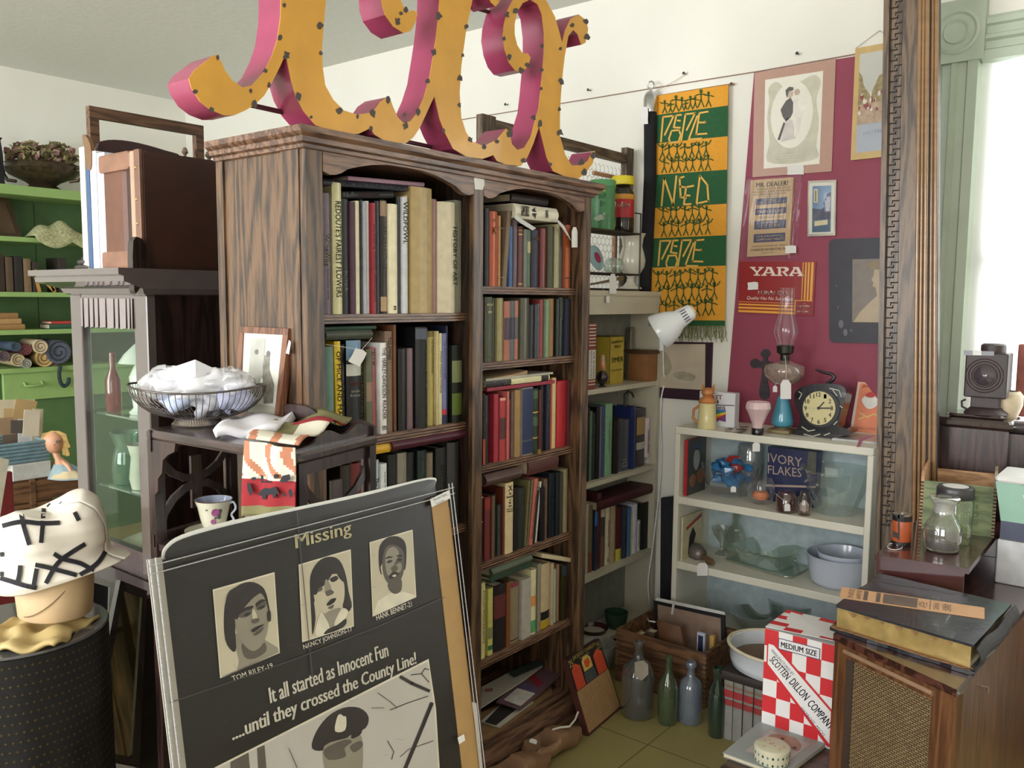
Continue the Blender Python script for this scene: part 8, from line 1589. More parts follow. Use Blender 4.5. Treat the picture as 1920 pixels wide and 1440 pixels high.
# suitcase
SC = M((104, 58, 36), .38, .92, var=.2, sc=14, bump=.15, coat=.2); SC_SHADED = M((58, 32, 22), .5, .9, var=.2, sc=10, bump=.1); TR = M((140, 96, 72), .35, .92, var=.2, coat=.3)  # one leather in two tones: lit end and shaded broad face put into colour
sx0, sx1, sy0, sy1, sz0, sz1 = -2.668, -2.43, 1.30, 2.02, ZCB+.001, 1.95
t = thing('suitcase', 'old brown leather suitcase standing upright on the glass cabinet', 'suitcase', ((sx0+sx1)/2, (sy0+sy1)/2, sz0))
B().box((sx1-.09, sy0, sz0), (sx1, sy1, sz1), bev=.012).build('front_half', SC_SHADED, t); B().box((sx0, sy0+.004, sz0), (sx1-.1, sy1, sz1-.004), bev=.014).build('back_half', SC, t)
for z in (sz0, sz1-.05): B().box((sx0-.002, sy0-.006, z), (sx1-.05, sy0+.03, z+.052), bev=.006).build('leather_corner', TR, t)
B().box((sx1-.05, sy0-.005, sz0), (sx1-.03, sy0+.01, sz1), bev=.003).build('edge_trim', M((190, 150, 124), .35, .95, coat=.3), t); B().box((sx1-.028, sy0-.004, sz0), (sx1+.002, sy0+.008, sz1+.002), bev=.002).build('edge_trim', M((120, 80, 60), .35, .92, coat=.3), t)
b = B(); [b.lathe([(.006, 0), (.004, .003), (0, .004)], (sx1-.015, sy0-.004, z), axis=(0, -1, 0), n=8) for z in (sz0+.06, sz0+.13, sz0+.2, sz1-.05)]; b.build('rivets', M((190, 170, 130), .3, metal=.9), t)
b = B()
for i in range(0): pass
for i, (xa, xb, zt_, c, l, dx) in enumerate(((150, 160, 250, (224, 216, 196), 'tall cream folder at far left against the suitcase', 0), (161, 168, 312, (60, 90, 130), 'thin blue folder squeezed beside the cream folder', 0), (169, 181, 283, (226, 228, 238), 'white ring binder beside the blue folder', 0), (182, 197, 286, (216, 218, 230), 'thick white binder touching the suitcase', 0))):
    a, c2 = k0.p(xa, 400).x, k0.p(xb, 400).x; zt2_ = k0.p((xa+xb)/2, zt_ if i else 275).z
    t = thing('binder', l, 'binder', ((a+c2)/2, 1.4, ZCB)); book_geo(t, (a, 1.305, ZCB+.001), (c2-a-.001, 0, 0), (0, .2, 0), (0, 0, zt2_-ZCB), c, .04)
a = k0.p(163, 400).x; solo(B().prism([k0.p(x, y) for x, y in crv([(154, 256), (160, 254), (168, 268), (171, 290), (170, 316), (163, 316), (160, 290)], 3, True)], (0, .012, 0)), 'wooden_paddle', M((120, 88, 60), .5), 'curved wooden paddle end rising above the cream folder', 'paddle')
for i, (r_, h) in enumerate(((.085, 0), (.075, .018), (.06, .03))): solo(B().lathe([(r_*.9, 0), (r_, .006), (r_, .012), (r_*.88, .0165), (0, .0165)], (k0.p(150, 500).x, 1.36, ZCB+.001+h*.95), n=30, sy=.8), 'wooden_plate', M((74, 66, 60) if i < 2 else (40, 36, 36), .5, .9, var=.2), ('lowest dark round stand stacked on the cabinet cornice left end', 'middle dark round stand stacked on the cabinet cornice left end', 'small black block topping the round stands on the cornice')[i], 'stand', 50)
# dark wardrobe between cabinet and bookcase, chair crest, empty window frame
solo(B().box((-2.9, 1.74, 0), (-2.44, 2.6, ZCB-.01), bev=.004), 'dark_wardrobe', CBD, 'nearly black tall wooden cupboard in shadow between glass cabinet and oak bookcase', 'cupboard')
solo(B().prism([PX(-2.41).p(x, y) for x, y in crv([(250, 452), (268, 450), (274, 470), (282, 500), (272, 520), (262, 540), (252, 545)], 3, True)], (-.03, 0, 0)), 'carved_finial', CBD, 'small dark carved crest against the front edge of suitcase', 'carving')
wx = -2.82; wp_ = PX(wx); WF = WOOD((70, 48, 34), (110, 80, 58), 'y', .55, 12, 0)
t = thing('window_frame', 'empty brown wooden sash frame standing up behind the suitcase', 'frame', (wx, 1.55, ZCB))
ya, yb = wp_.p(169, 240).y, wp_.p(382, 250).y; zt_ = wp_.p(270, 216).z
B().box((wx-.025, ya, zt_-.035), (wx, yb, zt_)).build('top_rail', WF, t)
for y in (ya, yb-.03): B().box((wx-.025, y, ZCB), (wx, y+.03, zt_-.036)).build('side_stile', WF, t)
B().box((wx-.025, ya+.03, ZCB), (wx, yb-.03, ZCB+.035)).build('bottom_rail', WF, t)
solo(B().prism([PX(-2.76).p(x, y) for x, y in crv([(184, 296), (186, 268), (215, 262), (260, 268), (310, 282), (340, 294), (340, 330), (184, 330)], 3, True)], (-.02, 0, 0)), 'chair_crest', M((62, 36, 34), .4, .9, var=.1), 'dark curved chair crest rail showing above the suitcase', 'chair part')
for i, (x, y, r_) in enumerate(((347, 296, 6), (368, 296, 4), (392, 300, 8), (414, 302, 8))):
    q = PX(-2.55).p(x, y); q.z = sz1+.001; solo(B().lathe([(r_*.0018, 0), (r_*.0016, .01), (r_*.0006, .022), (r_*.0017, .032), (r_*.001, .045), (0, .048)], q, n=16), 'bobbin', M((92, 60, 44) if i % 2 else (120, 100, 84), .5, .9), ('brown turned bobbin nearest the crest on suitcase top', 'small dark bobbin second along the suitcase top', 'paler bobbin third along the suitcase top', 'last bobbin on suitcase top by the oak cornice')[i], 'bobbin', 50)
# ================================================================ green hutch far left
HG = M((144, 176, 104), .5, .9, var=.06, sc=10); HG_SHADED = M((76, 108, 60), .55, .88, var=.1, sc=8); gx0 = -5.5; gpl_ = PX(gx0); GB = -5.84  # second green is the same paint with the shade of back and base mixed in
gz = lambda y: gpl_.p(70, y).z
t = thing('green_hutch', 'lime green painted open hutch with shelves and drawer against far left wall', 'hutch', (-5.65, 1.9, 0)); gy0, gy1 = .9, 3.2
Z_ = {'top': gz(352), 's2': gz(446), 's3': gz(548), 's4': gz(618), 'ct': gz(688)}
for k, v in Z_.items(): B().box((GB, gy0, v-(.055 if k == 'top' else .028)), (gx0+(.03 if k in ('top', 'ct') else 0), gy1, v), bev=.004).build('shelf', HG, t)
B().box((GB, gy0, 0), (GB+.02, gy1, Z_['top'])).build('back_panel', HG_SHADED, t); B().box((GB, gy1-.03, 0), (gx0, gy1, Z_['top'])).build('side_panel', HG, t); B().box((GB, gy0, 0), (gx0, gy0+.03, Z_['top'])).build('side_panel', HG, t)
gr_ = B(); [gr_.box((GB+.02, y, Z_['ct']), (GB+.021, y+.006, Z_['top']-.06)) for y in (1.6, 2.1, 2.4, 2.7)]; gr_.build('board_joints', M((40, 70, 34), .7), t)
B().box((GB+.03, gy0, 0), (gx0-.01, gy1, Z_['ct']-.03)).build('base', HG_SHADED, t)
dz0, dz1 = gz(748), gz(694); B().box((gx0-.01, gpl_.p(3, 700).y, dz0), (gx0+.012, 3.0, dz1), bev=.004).build('drawer', HG, t)
q = V((gx0+.013, gpl_.p(60, 720).y, gz(719))); B().tube([q+V((0, -.05, .012)), q+V((.02, -.05, -.008)), q+V((.024, 0, -.01)), q+V((.02, .05, -.008)), q+V((0, .05, .012))], .007, n=8).build('drawer_pull', HG, t, smooth=60)
# things on the hutch
q = V((-5.6, gpl_.p(94, 340).y, Z_['top']+.001)); s = S(q); BZ = M((74, 62, 46), .4, .9, metal=.5, var=.5, sc=30, bump=.6)
t = thing('bronze_urn', 'wide embossed bronze urn with curled handle holding dried hydrangeas on green hutch', 'urn', q)
LA(B(), q, [(28, 0), (30, 3), (22, 8), (30, 14), (56, 26), (64, 36), (60, 44), (62, 47)], n=40).build('bowl', BZ, t, smooth=60)
for sg_ in (-1, 1): B().tube([q+rgt*sg_*x*s+V((0, 0, z*s)) for x, z in ((60, 40), (72, 42), (74, 30), (66, 18), (50, 16))], [3*s, 4*s, 4*s, 3.4*s, 3*s], n=8).build('handle', BZ, t, smooth=60)
fl2 = B(); rnd = random.Random(5)
for i in range(330):
    a = rnd.uniform(0, 6.28); r_ = rnd.uniform(0, 1)**.5*66; h = 46+40*(1-(r_/80)**4)*rnd.uniform(.15, 1); c = q+rgt*r_*math.cos(a)*s+fwd*r_*.6*math.sin(a)*s+V((0, 0, h*s)); n_ = V((rnd.uniform(-1, 1), rnd.uniform(-1, 1), rnd.uniform(.0, 1))).normalized(); e1 = n_.orthogonal().normalized(); e2 = n_.cross(e1); w_ = rnd.uniform(5, 9)*s
    fl2.face([c-e1*w_, c-e2*w_*.8+n_*w_*.3, c+e1*w_, c+e2*w_*.8+n_*w_*.3], rnd.choice((0, 0, 1, 2)))
o = solo(fl2, 'dried_hydrangeas', [M((150, 140, 96), .8, .9, var=.2), M((150, 112, 104), .8, .9, var=.2), M((110, 100, 66), .8, .9)], 'mass of dried olive and dusky pink hydrangea petals in the bronze urn', 'dried flowers', kind=None) if 0 else tag(fl2.build('dried_hydrangeas', [M((150, 140, 96), .8, .9, var=.2), M((150, 112, 104), .8, .9, var=.2), M((110, 100, 66), .8, .9)]), 'mass of dried olive and dusky pink hydrangea petals in the bronze urn', 'dried flowers', None, 'stuff')
q = V((-5.6, gpl_.p(8, 335).y, Z_['top']+.001)); s = S(q); solo(LA(B(), q, [(12, 0), (13, 4), (12, 60), (9, 84), (12, 88), (0, 89)], n=8), 'dark_tin', M((44, 44, 50), .5, .9, var=.2), 'dark faceted canister at the far left on top of green hutch', 'canister'); 
solo(LA(B(), q+V((0, 0, 89*s)), [(5, 0), (5, 16), (0, 17)], n=10), 'blue_candle', M((96, 104, 140), .5), 'short blue grey candle on the dark canister', 'candle', 50)
t = thing('old_picture', 'brown framed dim picture leaning on the second shelf of green hutch', 'picture', gpl_.p(28, 442)); b0, b1 = V((-5.62, gpl_.p(-20, 442).y, Z_['s2']+.001)), V((-5.62, gpl_.p(58, 442).y, Z_['s2']+.001)); hh = V((-.1, -.03, gz(368)-Z_['s2']))
B().prism([b0, b1, b1+hh, b0+hh], (-.02, 0, 0)).build('frame', M((70, 50, 34), .5, .9, var=.2), t); f_ = lambda u, v: b0.lerp(b1, u)+hh*v+V((.002, 0, 0)); B().face([f_(.1, .1), f_(.88, .1), f_(.88, .88), f_(.1, .88)]).build('dim_picture', M((84, 64, 44), .6, .9, var=.3, sc=8), t)
b = B(); lc0 = V((-5.58, gpl_.p(68, 440).y, Z_['s2'])); lcw = gpl_.p(158, 440).y-lc0.y
b.grid(lambda u, v: V((gx0+.035-.2*v, lc0.y+lcw*(u*1.15-.03), Z_['s2']+.012+.09*math.sin(v*3.14)*math.sin(min(1, u*1.05)*3.14)**.6*(1+.2*math.sin(u*14))-(.07*(1-v*6)*(.4+.6*abs(math.sin(u*5))) if v < .16 else 0))), 30, 14)
solo(b, 'lace_cloth', M((170, 170, 128), .9, .92, var=.35, sc=70), 'heap of cream lace cloth spilling over the second shelf of green hutch', 'cloth', 2, solid=.004)
for i, (xa, xb, yt, c, l) in enumerate((( -10, 8, 478, (70, 46, 34), 'dark red brown book at left end of third green shelf'), (10, 24, 482, (96, 76, 54), 'tan book second on the third green shelf'), (26, 42, 480, (50, 40, 34), 'black brown book third on the third green shelf'), (44, 58, 484, (120, 98, 70), 'pale brown book fourth on the third green shelf'), (60, 74, 490, (66, 54, 46), 'dark book fifth on the third green shelf'), (108, 124, 480, (60, 48, 40), 'dusky book right of yellow slats on third green shelf'))):
    t = thing('book', l, 'book', gpl_.p(xa, 545), 'old books on the third green shelf'); ya, yb = PX(-5.54).p(xa, 500).y, PX(-5.54).p(xb, 500).y; book_geo(t, (-5.54, ya, Z_['s3']+.001), (0, yb-ya-.001, 0), (-.16, 0, 0), (0, 0, gz(yt)-Z_['s3']-.005), c, .1)
b = B(); g2 = PX(-5.53); 
for ln in ([(64, 508), (74, 546)], [(66, 508), (100, 544)], [(88, 512), (102, 546)]): strokes(b, g2, [ln], 6, .0)
solo(b, 'folding_ruler', M((176, 134, 66), .6), 'yellow wooden folding slats leaning in zigzag on third green shelf', 'ruler', solid=.006)
for i, (dy, w_, c) in enumerate(((0, 46, (150, 112, 66)), (8, 40, (166, 130, 84)), (16, 34, (140, 104, 62)))):
    ya, yb = PX(-5.53).p(-25, 600).y, PX(-5.53).p(w_, 600).y; z = Z_['s4']+.001+i*.034; t = thing('book', ('lowest', 'middle', 'topmost')[i]+' of three tan books stacked at left of fourth green shelf', 'book', (-5.6, ya, z)); book_geo(t, (-5.53, ya, z), (0, 0, .032), (-.16, 0, 0), (0, yb-ya, 0), c, .1)
for i, (c, l) in enumerate((((50, 96, 74), 'green book lying on fourth green shelf under the red one'), ((170, 56, 48), 'small red book lying on the green book, fourth green shelf'))):
    ya, yb = PX(-5.53).p(92+i*4, 600).y, PX(-5.53).p(140, 600).y; z = Z_['s4']+.001+i*.03; t = thing('book', l, 'book', (-5.6, ya, z)); book_geo(t, (-5.53, ya, z), (0, 0, .028-.012*i), (-.15, 0, 0), (0, yb-ya, 0), c, .1)
rl = (((34, 675), 12, (190, 170, 130), 'cream rolled cloth'), ((8, 668), 10, (110, 90, 96), 'mauve rolled cloth'), ((30, 650), 9, (70, 86, 104), 'slate blue rolled cloth'), ((76, 650), 13, (206, 186, 150), 'pale cream flowered roll'), ((84, 678), 16, (206, 172, 110), 'yellow tan open paper roll'), ((48, 655), 11, (120, 66, 66), 'dusky red rolled cloth'), ((110, 660), 22, (84, 88, 104), 'large grey blue coiled cloth roll'), ((100, 684), 10, (130, 100, 100), 'rosy grey rolled cloth'), ((50, 684), 9, (160, 160, 146), 'small grey green roll'))
for (x, y), r_, c, l in rl:
    X = gx0+.02+random.uniform(0, .05); q = PX(X).p(x, y); s = S(q); R0 = r_*s; q.z = max(q.z, Z_['ct']+R0+.001)
    b = B(); sp_r = [q+V((-.03, 0, 0))]; b.tube([q+V((.0, 0, 0)), q+V((-.26, .02, 0))], [R0, R0], n=20); c_sp = [q+V((.001, R0*(1-k/26)*math.cos(k*.62), R0*(1-k/26)*math.sin(k*.62))) for k in range(22)]
    bb = B(); bb.tube(c_sp, R0*.06, n=4); t = thing('cloth_roll', l+' lying on the green hutch counter', 'roll', q); b.build('roll', M(c, .9, .92, var=.15, sc=30), t, smooth=50); bb.build('coil_edge', M(tuple(int(v*.5) for v in c), .9), t)
solo(B().tube([PX(gx0+.05).p(x, y) for x, y in crv([(113, 686), (111, 700), (113, 716), (120, 724), (128, 718), (129, 708)], 4)], .012, n=8), 'braided_cord', M((36, 54, 56), .8, .9, var=.4, sc=80, bump=.5), 'dark braided cord loop hanging over the green drawer', 'cord', 2)
# ================================================================ crates, card box, basket, doll at left
X1 = -3.75; c1p = PX(X1)
t = thing('slatted_crate', 'brown slatted wooden crate under the white box at left', 'crate', c1p.p(90, 940)); CW = WOOD((84, 58, 40), (128, 92, 62), 'y', .6, 12, 0)
yA, yB, zA, zB = c1p.p(-60, 900).y, c1p.p(160, 900).y, .3, c1p.p(80, 896).z
for i in range(5): z = zA+(zB-zA)*i/5; B().box((X1-.012, yA, z), (X1, yB, z+(zB-zA)/5-.008)).build('front_slat', CW, t)
for y in (yA, (yA+yB)/2, yB-.02): B().box((X1-.02, y, 0), (X1+.004, y+.02, zB)).build('corner_batten', CW, t)
B().box((X1-.35, yA, zB-.01), (X1-.013, yB, zB)).build('top_board', CW, t); B().box((X1-.35, yA, 0), (X1-.34, yB, zB-.011)).build('back_board', CW, t)
zz = zB+.001; q0, q1 = c1p.p(24, 900).y, c1p.p(97, 890).y; zh = c1p.p(60, 868).z
t = thing('white_carton', 'plain white low carton on the slatted crate under blue basket', 'box', (X1-.1, q0, zz)); B().box((X1-.25, q0, zz), (X1-.002, q1, zh), bev=.003).build('carton', M((206, 206, 200), .6, .92), t)
t = thing('woven_basket', 'pale blue woven wicker basket filled with old photo cards', 'basket', (X1-.1, q0, zh)); BW = M((120, 148, 158), .7, .92, var=.2, sc=30); y0b, y1b = c1p.p(-30, 850).y, c1p.p(92, 850).y; z0b, z1b = zh+.001, c1p.p(60, 829).z
B().box((X1-.27, y0b+.01, z0b), (X1-.03, y1b-.01, z0b+.006)).build('basket_floor', BW, t)
bw = B(); nr = 6
for r_ in range(nr):
    z = z0b+.008+(z1b-z0b-.012)*r_/(nr-1); n = 60; pts = []
    per = [(X1-.01, y0b), (X1-.01, y1b), (X1-.28, y1b), (X1-.28, y0b)]
    for k in range(n):
        f_ = k/n*4; e = int(f_); g = f_-e; a, c = per[e], per[(e+1) % 4]; wob = .004*math.sin(k*1.57*2+r_*3.14); nx_, ny_ = (1, 0) if e == 0 else (0, 1) if e == 1 else (-1, 0) if e == 2 else (0, -1)
        pts.append(V((a[0]+(c[0]-a[0])*g+nx_*wob, a[1]+(c[1]-a[1])*g+ny_*wob, z)))
    bw.tube(pts, .0075, n=6, close=True)
bw.build('woven_side', BW, t)
rnd = random.Random(11)
cds = (((2, 770), 70, 34, (216, 206, 176)), ((12, 790), 60, 40, (206, 176, 130)), ((30, 778), 40, 50, (196, 164, 112)), ((10, 812), 46, 34, (120, 104, 90)), ((40, 812), 44, 44, (232, 230, 226)), ((66, 800), 20, 56, (214, 200, 170)), ((4, 800), 30, 26, (170, 140, 110)), ((26, 800), 34, 20, (96, 88, 82)), ((50, 792), 30, 40, (226, 214, 190)))
nmz = ('cream cabinet card standing tallest at back', 'tan mount card behind the white one', 'ochre card in the middle', 'grey brown card at lower left', 'blank white card at front', 'narrow cream card leaning right', 'small tan card at far left', 'dark grey card peeping out low', 'pale card behind the blank white card')
for i, ((x, y), w_, h, c) in enumerate(cds):
    X = X1-.24+i*.025; pl2 = PX(X); a = rnd.uniform(-.25, .25); pts = [(x+u*w_-v*h*math.sin(a)-6, y+v*h+u*w_*math.sin(a)*.5) for u, v in ((0, -.6), (1, -.6), (1, .62), (0, .62))]
    p3 = [pl2.p(*p) for p in pts]; solo(B().prism(p3, (-.002, 0, 0)), 'photo_card', M(c, .6, .95, var=.06, sc=14), nmz[i]+' in the blue basket', 'card')
# doll
q = c1p.p(112, 890); q.z = zz; s = S(q)
t = thing('doll', 'blonde vinyl doll in pale blue dress lying beside the blue basket', 'doll', q); SK = M((214, 160, 126), .5, .95, var=.03); HR = M((186, 154, 90), .8, .92, var=.25, sc=50)
hc = q+rgt*-8*s+V((0, 0, 62*s)); to = (EYE-hc).normalized()
b = B()
ring_ = lambda c, r, sy=1: r
b.lathe([(0, -21), (10, -18), (16, -10), (18, 0), (17, 9), (12, 16), (0, 20)] and [(r_*s, z_*s) for r_, z_ in ((0, -21), (10, -18), (16, -10), (18, 0), (17, 9), (12, 16), (0, 20))], hc, n=24)
b.tube([hc-V((0, 0, 16*s)), hc+rgt*6*s-V((0, 0, 30*s)), hc+rgt*14*s-V((0, 0, 46*s))], [6*s, 6*s, 14*s], n=14)
b.tube([hc+rgt*10*s-V((0, 0, 34*s)), hc+rgt*24*s-V((0, 0, 44*s))+to*10*s, hc+rgt*30*s-V((0, 0, 56*s))+to*16*s], [5*s, 4*s, 3*s], n=10)
b.build('body', SK, t, smooth=60)
b = B()
for i in range(46):
    a = random.uniform(-1.9, 1.9)+math.pi; c = hc-to*4*s+rgt*(16*math.sin(a)*s)+V((0, 0, (14+8*abs(math.cos(a)))*s)); dsd = 1 if i % 3 else -1
    b.tube([hc+V((0, 0, 20*s))+rgt*random.uniform(-4, 10)*s-to*4*s, hc+rgt*dsd*random.uniform(12, 22)*s+V((0, 0, random.uniform(6, 16)*s)), hc+rgt*dsd*random.uniform(16, 30)*s+V((0, 0, random.uniform(-26, -4)*s))], [2.4*s, 2.8*s, 1.5*s], n=5)
b.build('hair', HR, t, smooth=60)
b = B(); e1 = rgt; fpnt = lambda x, z, o=18.6: hc+to*o*s*.97+rgt*x*s+V((0, 0, z*s))
for ex in (-7, 6): b.face([fpnt(ex+3*math.cos(a), 1+3.2*math.sin(a), 18.4) for a in [k*.7854 for k in range(8)]], 0)
b.face([fpnt(-.5+3*math.cos(a), -10+1.4*math.sin(a), 17.4) for a in [k*.7854 for k in range(8)]], 1); b.lathe([(0, 0), (2*s, 1*s), (1*s, 2.6*s), (0, 3*s)], fpnt(-.5, -4, 17.4), axis=tuple(to), n=8, mi=2); b.build('face_features', [M((40, 34, 36), .3), M((180, 60, 60), .4), SK], t)
b = B(); b.grid(lambda u, v: hc+rgt*14*s-V((0, 0, 40*s))+(rgt*math.cos(u*6.28)*(1+.12*math.sin(u*44))+fwd*math.sin(u*6.28)*.8)*(14+v*24)*s+rgt*v*14*s-V((0, 0, v*26*s)), 44, 6); b.build('dress', M((150, 172, 176), .85, .92, var=.1), t, smooth=2)
b = B(); b.grid(lambda u, v: hc+rgt*24*s-V((0, 0, 52*s))+(rgt*math.cos(u*6.28)*(1+.1*math.sin(u*50))+fwd*math.sin(u*6.28)*.8)*(20+v*14)*s-V((0, 0, v*12*s))+to*4*s, 44, 4); b.build('petticoat', M((204, 188, 150), .85, .92), t, smooth=2)
# near left: red panel and card sheets
n1 = PX(-3.0); plc = thing('red_screen', 'deep red cloth panel standing at the left photo edge', 'panel', n1.p(10, 950)); ya, yb = n1.p(-40, 930).y, n1.p(26, 930).y
B().box((-3.02, ya, 0), (-3.0, yb, n1.p(10, 886).z), bev=.003).build('panel', M((120, 36, 34), .8, .9, var=.1), plc)
n2 = PX(-2.86); solo(B().prism([n2.p(x, y) for x, y in ((-20, 852), (17, 862), (0, 970), (-20, 985))], (-.004, 0, 0)), 'backing_card', M((212, 206, 186), .6, .95), 'cream card sheet leaning at the left photo edge above hat', 'card')
# ================================================================ hat stand with hat
zt = .75; ct_ = on(36, 1178, zt); s = S(ct_); R0 = 152*s
t = thing('draped_table', 'round side table under black cloth with tiny gold stars at lower left', 'table', (ct_.x, ct_.y, 0))
def drape(u, v): a = u*6.2832; r_ = R0*(1+.02*v+.02*v*math.sin(a*14)); return V((ct_.x+r_*math.cos(a), ct_.y+r_*math.sin(a), zt-.004-v*(zt-.006)))
BK = M((26, 24, 24), .85, .6, var=.15, sc=30); db = B().grid(drape, 140, 10); db.face([drape(i/140, 0) for i in range(140)]); db.build('tablecloth', BK, t, smooth=40)
gs = B(); base = math.atan2((EYE-ct_).y, (EYE-ct_).x)
for r_ in range(34):
    for k in range(46):
        a = base-1.7+k*.0755+(r_ % 2)*.038; z = zt-.02-r_*.021; r2 = R0*(1+.02*(zt-z)/zt+.02*(zt-z)/zt*math.sin(a*14))+.0012; w_ = .0042; c0 = V((ct_.x+r2*math.cos(a), ct_.y+r2*math.sin(a), z)); ee = V((-math.sin(a), math.cos(a), 0)); uu = V((0, 0, 1))
        gs.face([c0+ee*w_, c0+uu*w_*.25+ee*w_*.25, c0+uu*w_, c0+uu*w_*.25-ee*w_*.25, c0-ee*w_, c0-uu*w_*.25-ee*w_*.25, c0-uu*w_, c0-uu*w_*.25+ee*w_*.25])
g_ = gs.build('gold_stars', M((96, 82, 44), .5, .9, metal=.3), t); g_['kind'] = 'stuff'
B().lathe([(R0*1.0, -.002), (R0*1.005, .0), (R0*.99, .004), (0, .004)], (ct_.x, ct_.y, zt), n=60).build('glass_top', M((92, 92, 92), .12, .9, var=.1, coat=.6), t, smooth=40)
zq = zt+.0045; q = on(84, 1178, zq)+fwd*.05; s = S(q)
b = B(); b.grid(lambda u, v: on(62, 1190, zq)+rgt*((u-.5)*150*s+6*s*math.sin(v*9))+fwd*((v-.5)*.2+.012*math.sin(u*8))+V((0, 0, .008+.007*math.sin(u*15+v*4)+.005*math.sin(v*17))), 34, 20)
solo(b, 'folded_satin', M((200, 176, 120), .5, .92, var=.08), 'crumpled yellow beige satin cloth under the wooden hat block', 'cloth', 2, solid=.008)
zq += .02
t = thing('hat_block', 'cream canvas covered oval hat block with a diagonal seam', 'hat block', q)
q = V((q.x, q.y, zq)); LA(B(), q, [(66, 0), (72, 4), (75, 40), (78, 90), (70, 130), (40, 160), (0, 170)], n=40, sy=.85).build('block', M((214, 186, 146), .6, .92, var=.05, sc=20), t, smooth=60)
b = B(); bb_ = math.atan2((EYE-q).y, (EYE-q).x); b.tube([q+V((75.6*s*math.cos(bb_+a), 75.6*s*.87*math.sin(bb_+a), z*s)) for a, z in [(-.9+1.1*k/8, 14+48*(k/8)**1.6) for k in range(9)]][::-1], .0012, n=5); b.build('seam', M((120, 96, 70), .7), t)
HT = M((226, 218, 204), .85, .95, var=.03, sc=40)
hq = q+V((0, 0, 82*s))
def hat(u, v):
    a = u*6.2832; ca, sa = math.cos(a), math.sin(a)
    prof = [(99, -6), (104, 4), (98, 18), (90, 36), (90, 62), (90, 86), (78, 108), (54, 120), (24, 116), (0, 106)]
    f_ = v*(len(prof)-1); i = min(int(f_), len(prof)-2); g = f_-i; r_ = prof[i][0]*(1-g)+prof[i+1][0]*g; z = prof[i][1]*(1-g)+prof[i+1][1]*g
    dn_ = rgt*ca+fwd*sa; low = max(0, 1-v*3.2)
    r_ *= 1+.05*math.sin(2*a+1)+.04*math.sin(3*a+v*3)*(1-v)+low*(.28*max(0, ca)**2)+(.05*math.sin(5*a+v*5))*(v > .4)
    z += (low*(26*max(0, ca)-14*max(0, -ca)-8*max(0, -sa)))+(v > .55)*(14*math.sin(a+.7)+10*math.sin(2*a))*math.sin((v-.55)*7)
    return hq+dn_*r_*s+V((-.0, 0, z*s))
hb = B().grid(hat, 72, 40); t = thing('stitched_hat', 'soft white felt hat with bold black cross stitch lines on hat block', 'hat', hq); 
bvh = BVHTree.FromPolygons([tuple(v) for v in hb.v], hb.f); hb.build('felt', HT, t, smooth=2, solid=.003)
st = B()
def hatstroke(pts, w_):
    pr = None; cr_ = crv(pts, 5); L_ = []
    for (x, y), (x2, y2) in zip(cr_, cr_[1:]+[cr_[-1]]):
        dx, dy = (x2-x, y2-y) if (x2, y2) != (x, y) else (pr or (1, 0)); pr = (dx, dy); l_ = math.hypot(dx, dy) or 1; nx_, ny_ = -dy/l_*w_/2, dx/l_*w_/2; hh_ = []
        for sx_ in (-1, 1):
            d = ray(x+nx_*sx_, y+ny_*sx_).normalized(); h = bvh.ray_cast(EYE, d); hh_.append(h[0]-d*.006 if h[0] is not None else None)
        L_.append(hh_)
    for a, c in zip(L_, L_[1:]):
        if None not in (a[0], a[1], c[0], c[1]) and (a[0]-c[0]).length < .05: st.face([a[0], a[1], c[1], c[0]])
for pts in ([(4, 986), (40, 978), (75, 981), (112, 980)], [(40, 964), (44, 985), (55, 1022)], [(82, 953), (80, 985), (77, 1018)], [(66, 949), (85, 934), (108, 932)], [(78, 934), (92, 948)], [(160, 1020), (140, 1032), (118, 1047), (105, 1060), (96, 1075), (86, 1094)], [(101, 1038), (118, 1048), (150, 1056), (170, 1066), (186, 1071), (207, 1074)], [(198, 1034), (186, 1052), (170, 1066), (150, 1078), (140, 1090), (132, 1102)], [(66, 1059), (90, 1064), (120, 1072), (150, 1080), (176, 1087)], [(38, 1060), (36, 1078), (32, 1094)], [(69, 1066), (66, 1082), (62, 1104)], [(0, 1084), (20, 1090), (50, 1099), (94, 1107)], [(0, 1040), (7, 1039)], [(0, 1076), (6, 1076)], [(140, 960), (148, 976)], [(108, 942), (116, 934)]): hatstroke(pts, 8.5)
st.build('black_stitches', M((24, 22, 28), .8, var=.1), t)
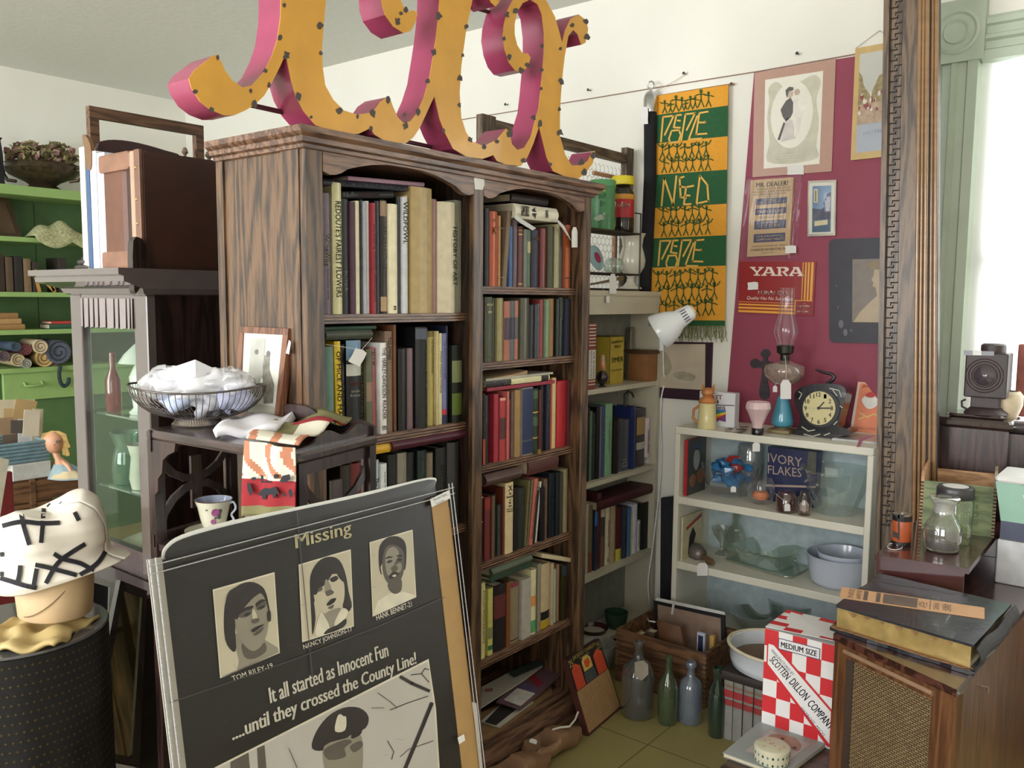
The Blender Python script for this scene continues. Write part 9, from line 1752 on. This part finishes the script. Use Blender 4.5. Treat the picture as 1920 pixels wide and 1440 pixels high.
# leaning mirrors and frames behind the hat table
def lean(nm, pts, X0, X1_, th, mat, label, cat, inner=None, im=None):
    # pts px for TL, TR, BR, BL; top at plane X0, bottom nearer at X1_
    p3 = [P(*pts[0], 'x', X0), P(*pts[1], 'x', X0), P(*pts[2], 'x', X1_), P(*pts[3], 'x', X1_)]; n_ = (p3[1]-p3[0]).cross(p3[3]-p3[0]).normalized(); n_ = n_ if n_.dot(EYE-p3[0]) > 0 else -n_
    t = thing(nm, label, cat, p3[3]); f_ = lambda u, v, o=0: p3[0].lerp(p3[1], u).lerp(p3[3].lerp(p3[2], u), v)+n_*o
    k = .16
    for i, (u0, v0, u1, v1) in enumerate(((0, 0, 1, .05), (0, .95, 1, 1), (0, .05, k, .95), (1-k, .05, 1, .95))): B().prism([f_(u0, v0), f_(u1, v0), f_(u1, v1), f_(u0, v1)], -n_*th).build('frame_member', mat, t)
    B().face([f_(k, .05, -.006), f_(1-k, .05, -.006), f_(1-k, .95, -.006), f_(k, .95, -.006)]).build('mirror_glass', im or M((150, 150, 120), .05, metal=.9, var=.2, sc=6), t)
lean('mirror', [(226, 1088), (276, 1108), (262, 1440), (160, 1420)], -2.2, -2.13, .02, M((40, 38, 38), .2, coat=.6), 'narrow black framed mirror leaning below the glass cabinet', 'mirror')
lean('picture_mount', [(160, 1075), (214, 1092), (206, 1330), (150, 1320)], -2.4, -2.36, .012, M((206, 206, 200), .4), 'white framed mount leaning behind the black framed mirror', 'frame', im=M((50, 52, 54), .3, var=.2))
solo(B().box((x0+.1, 1.17, .0), (x1+.1, 1.285, .665), bev=.008), 'low_chest', M((60, 56, 58), .15, .9, coat=.8, var=.1), 'low glossy black chest in front of the glass cabinet base', 'chest')
# ================================================================ small pieces hang under their part
SUB = {'drawer_pull': 'drawer', 'label_lettering': 'store_label', 'sleeve_seams': 'plastic_sleeve', 'vent_slots': 'shade', 'rivets': 'edge_trim', 'lens': 'body', 'lens_rings': 'body', 'rim': 'basin', 'gilt_rim': 'cup', 'rose_decoration': 'cup', 'seam': 'block', 'terminal': 'case', 'black_bands': 'case', 'lid_disc': 'lid', 'black_stitches': 'felt', 'grille_bead': 'speaker_grille', 'printed_label': 'carton', 'shelf_clip': 'shelf', 'dovetails': 'front_board', 'title_lettering': 'cover', 'spine_label': 'cover', 'key_carving': 'rail_board', 'chrome_cap': 'velvet_rope', 'coil_edge': 'roll', 'neck_label': 'glass', 'face_features': 'body', 'hair': 'body', 'stick_figures': 'cloth', 'fringe': 'cloth', 'gold_stars': 'tablecloth', 'dial_window': 'housing', 'painted_lettering': 'panel', 'torn_leather': 'upper_cover', 'torn_edge': 'lower_cover'}
bs_ = lambda n: n.split('.')[0]
for r_ in [o for o in bpy.data.objects if o.parent is None and o.children]:
    ch = {}
    for c in r_.children: ch.setdefault(bs_(c.name), c)
    for c in list(r_.children):
        p_ = ch.get(SUB.get(bs_(c.name)))
        if p_ is not None and p_ is not c: c.parent = p_; c.location = c.location-p_.location
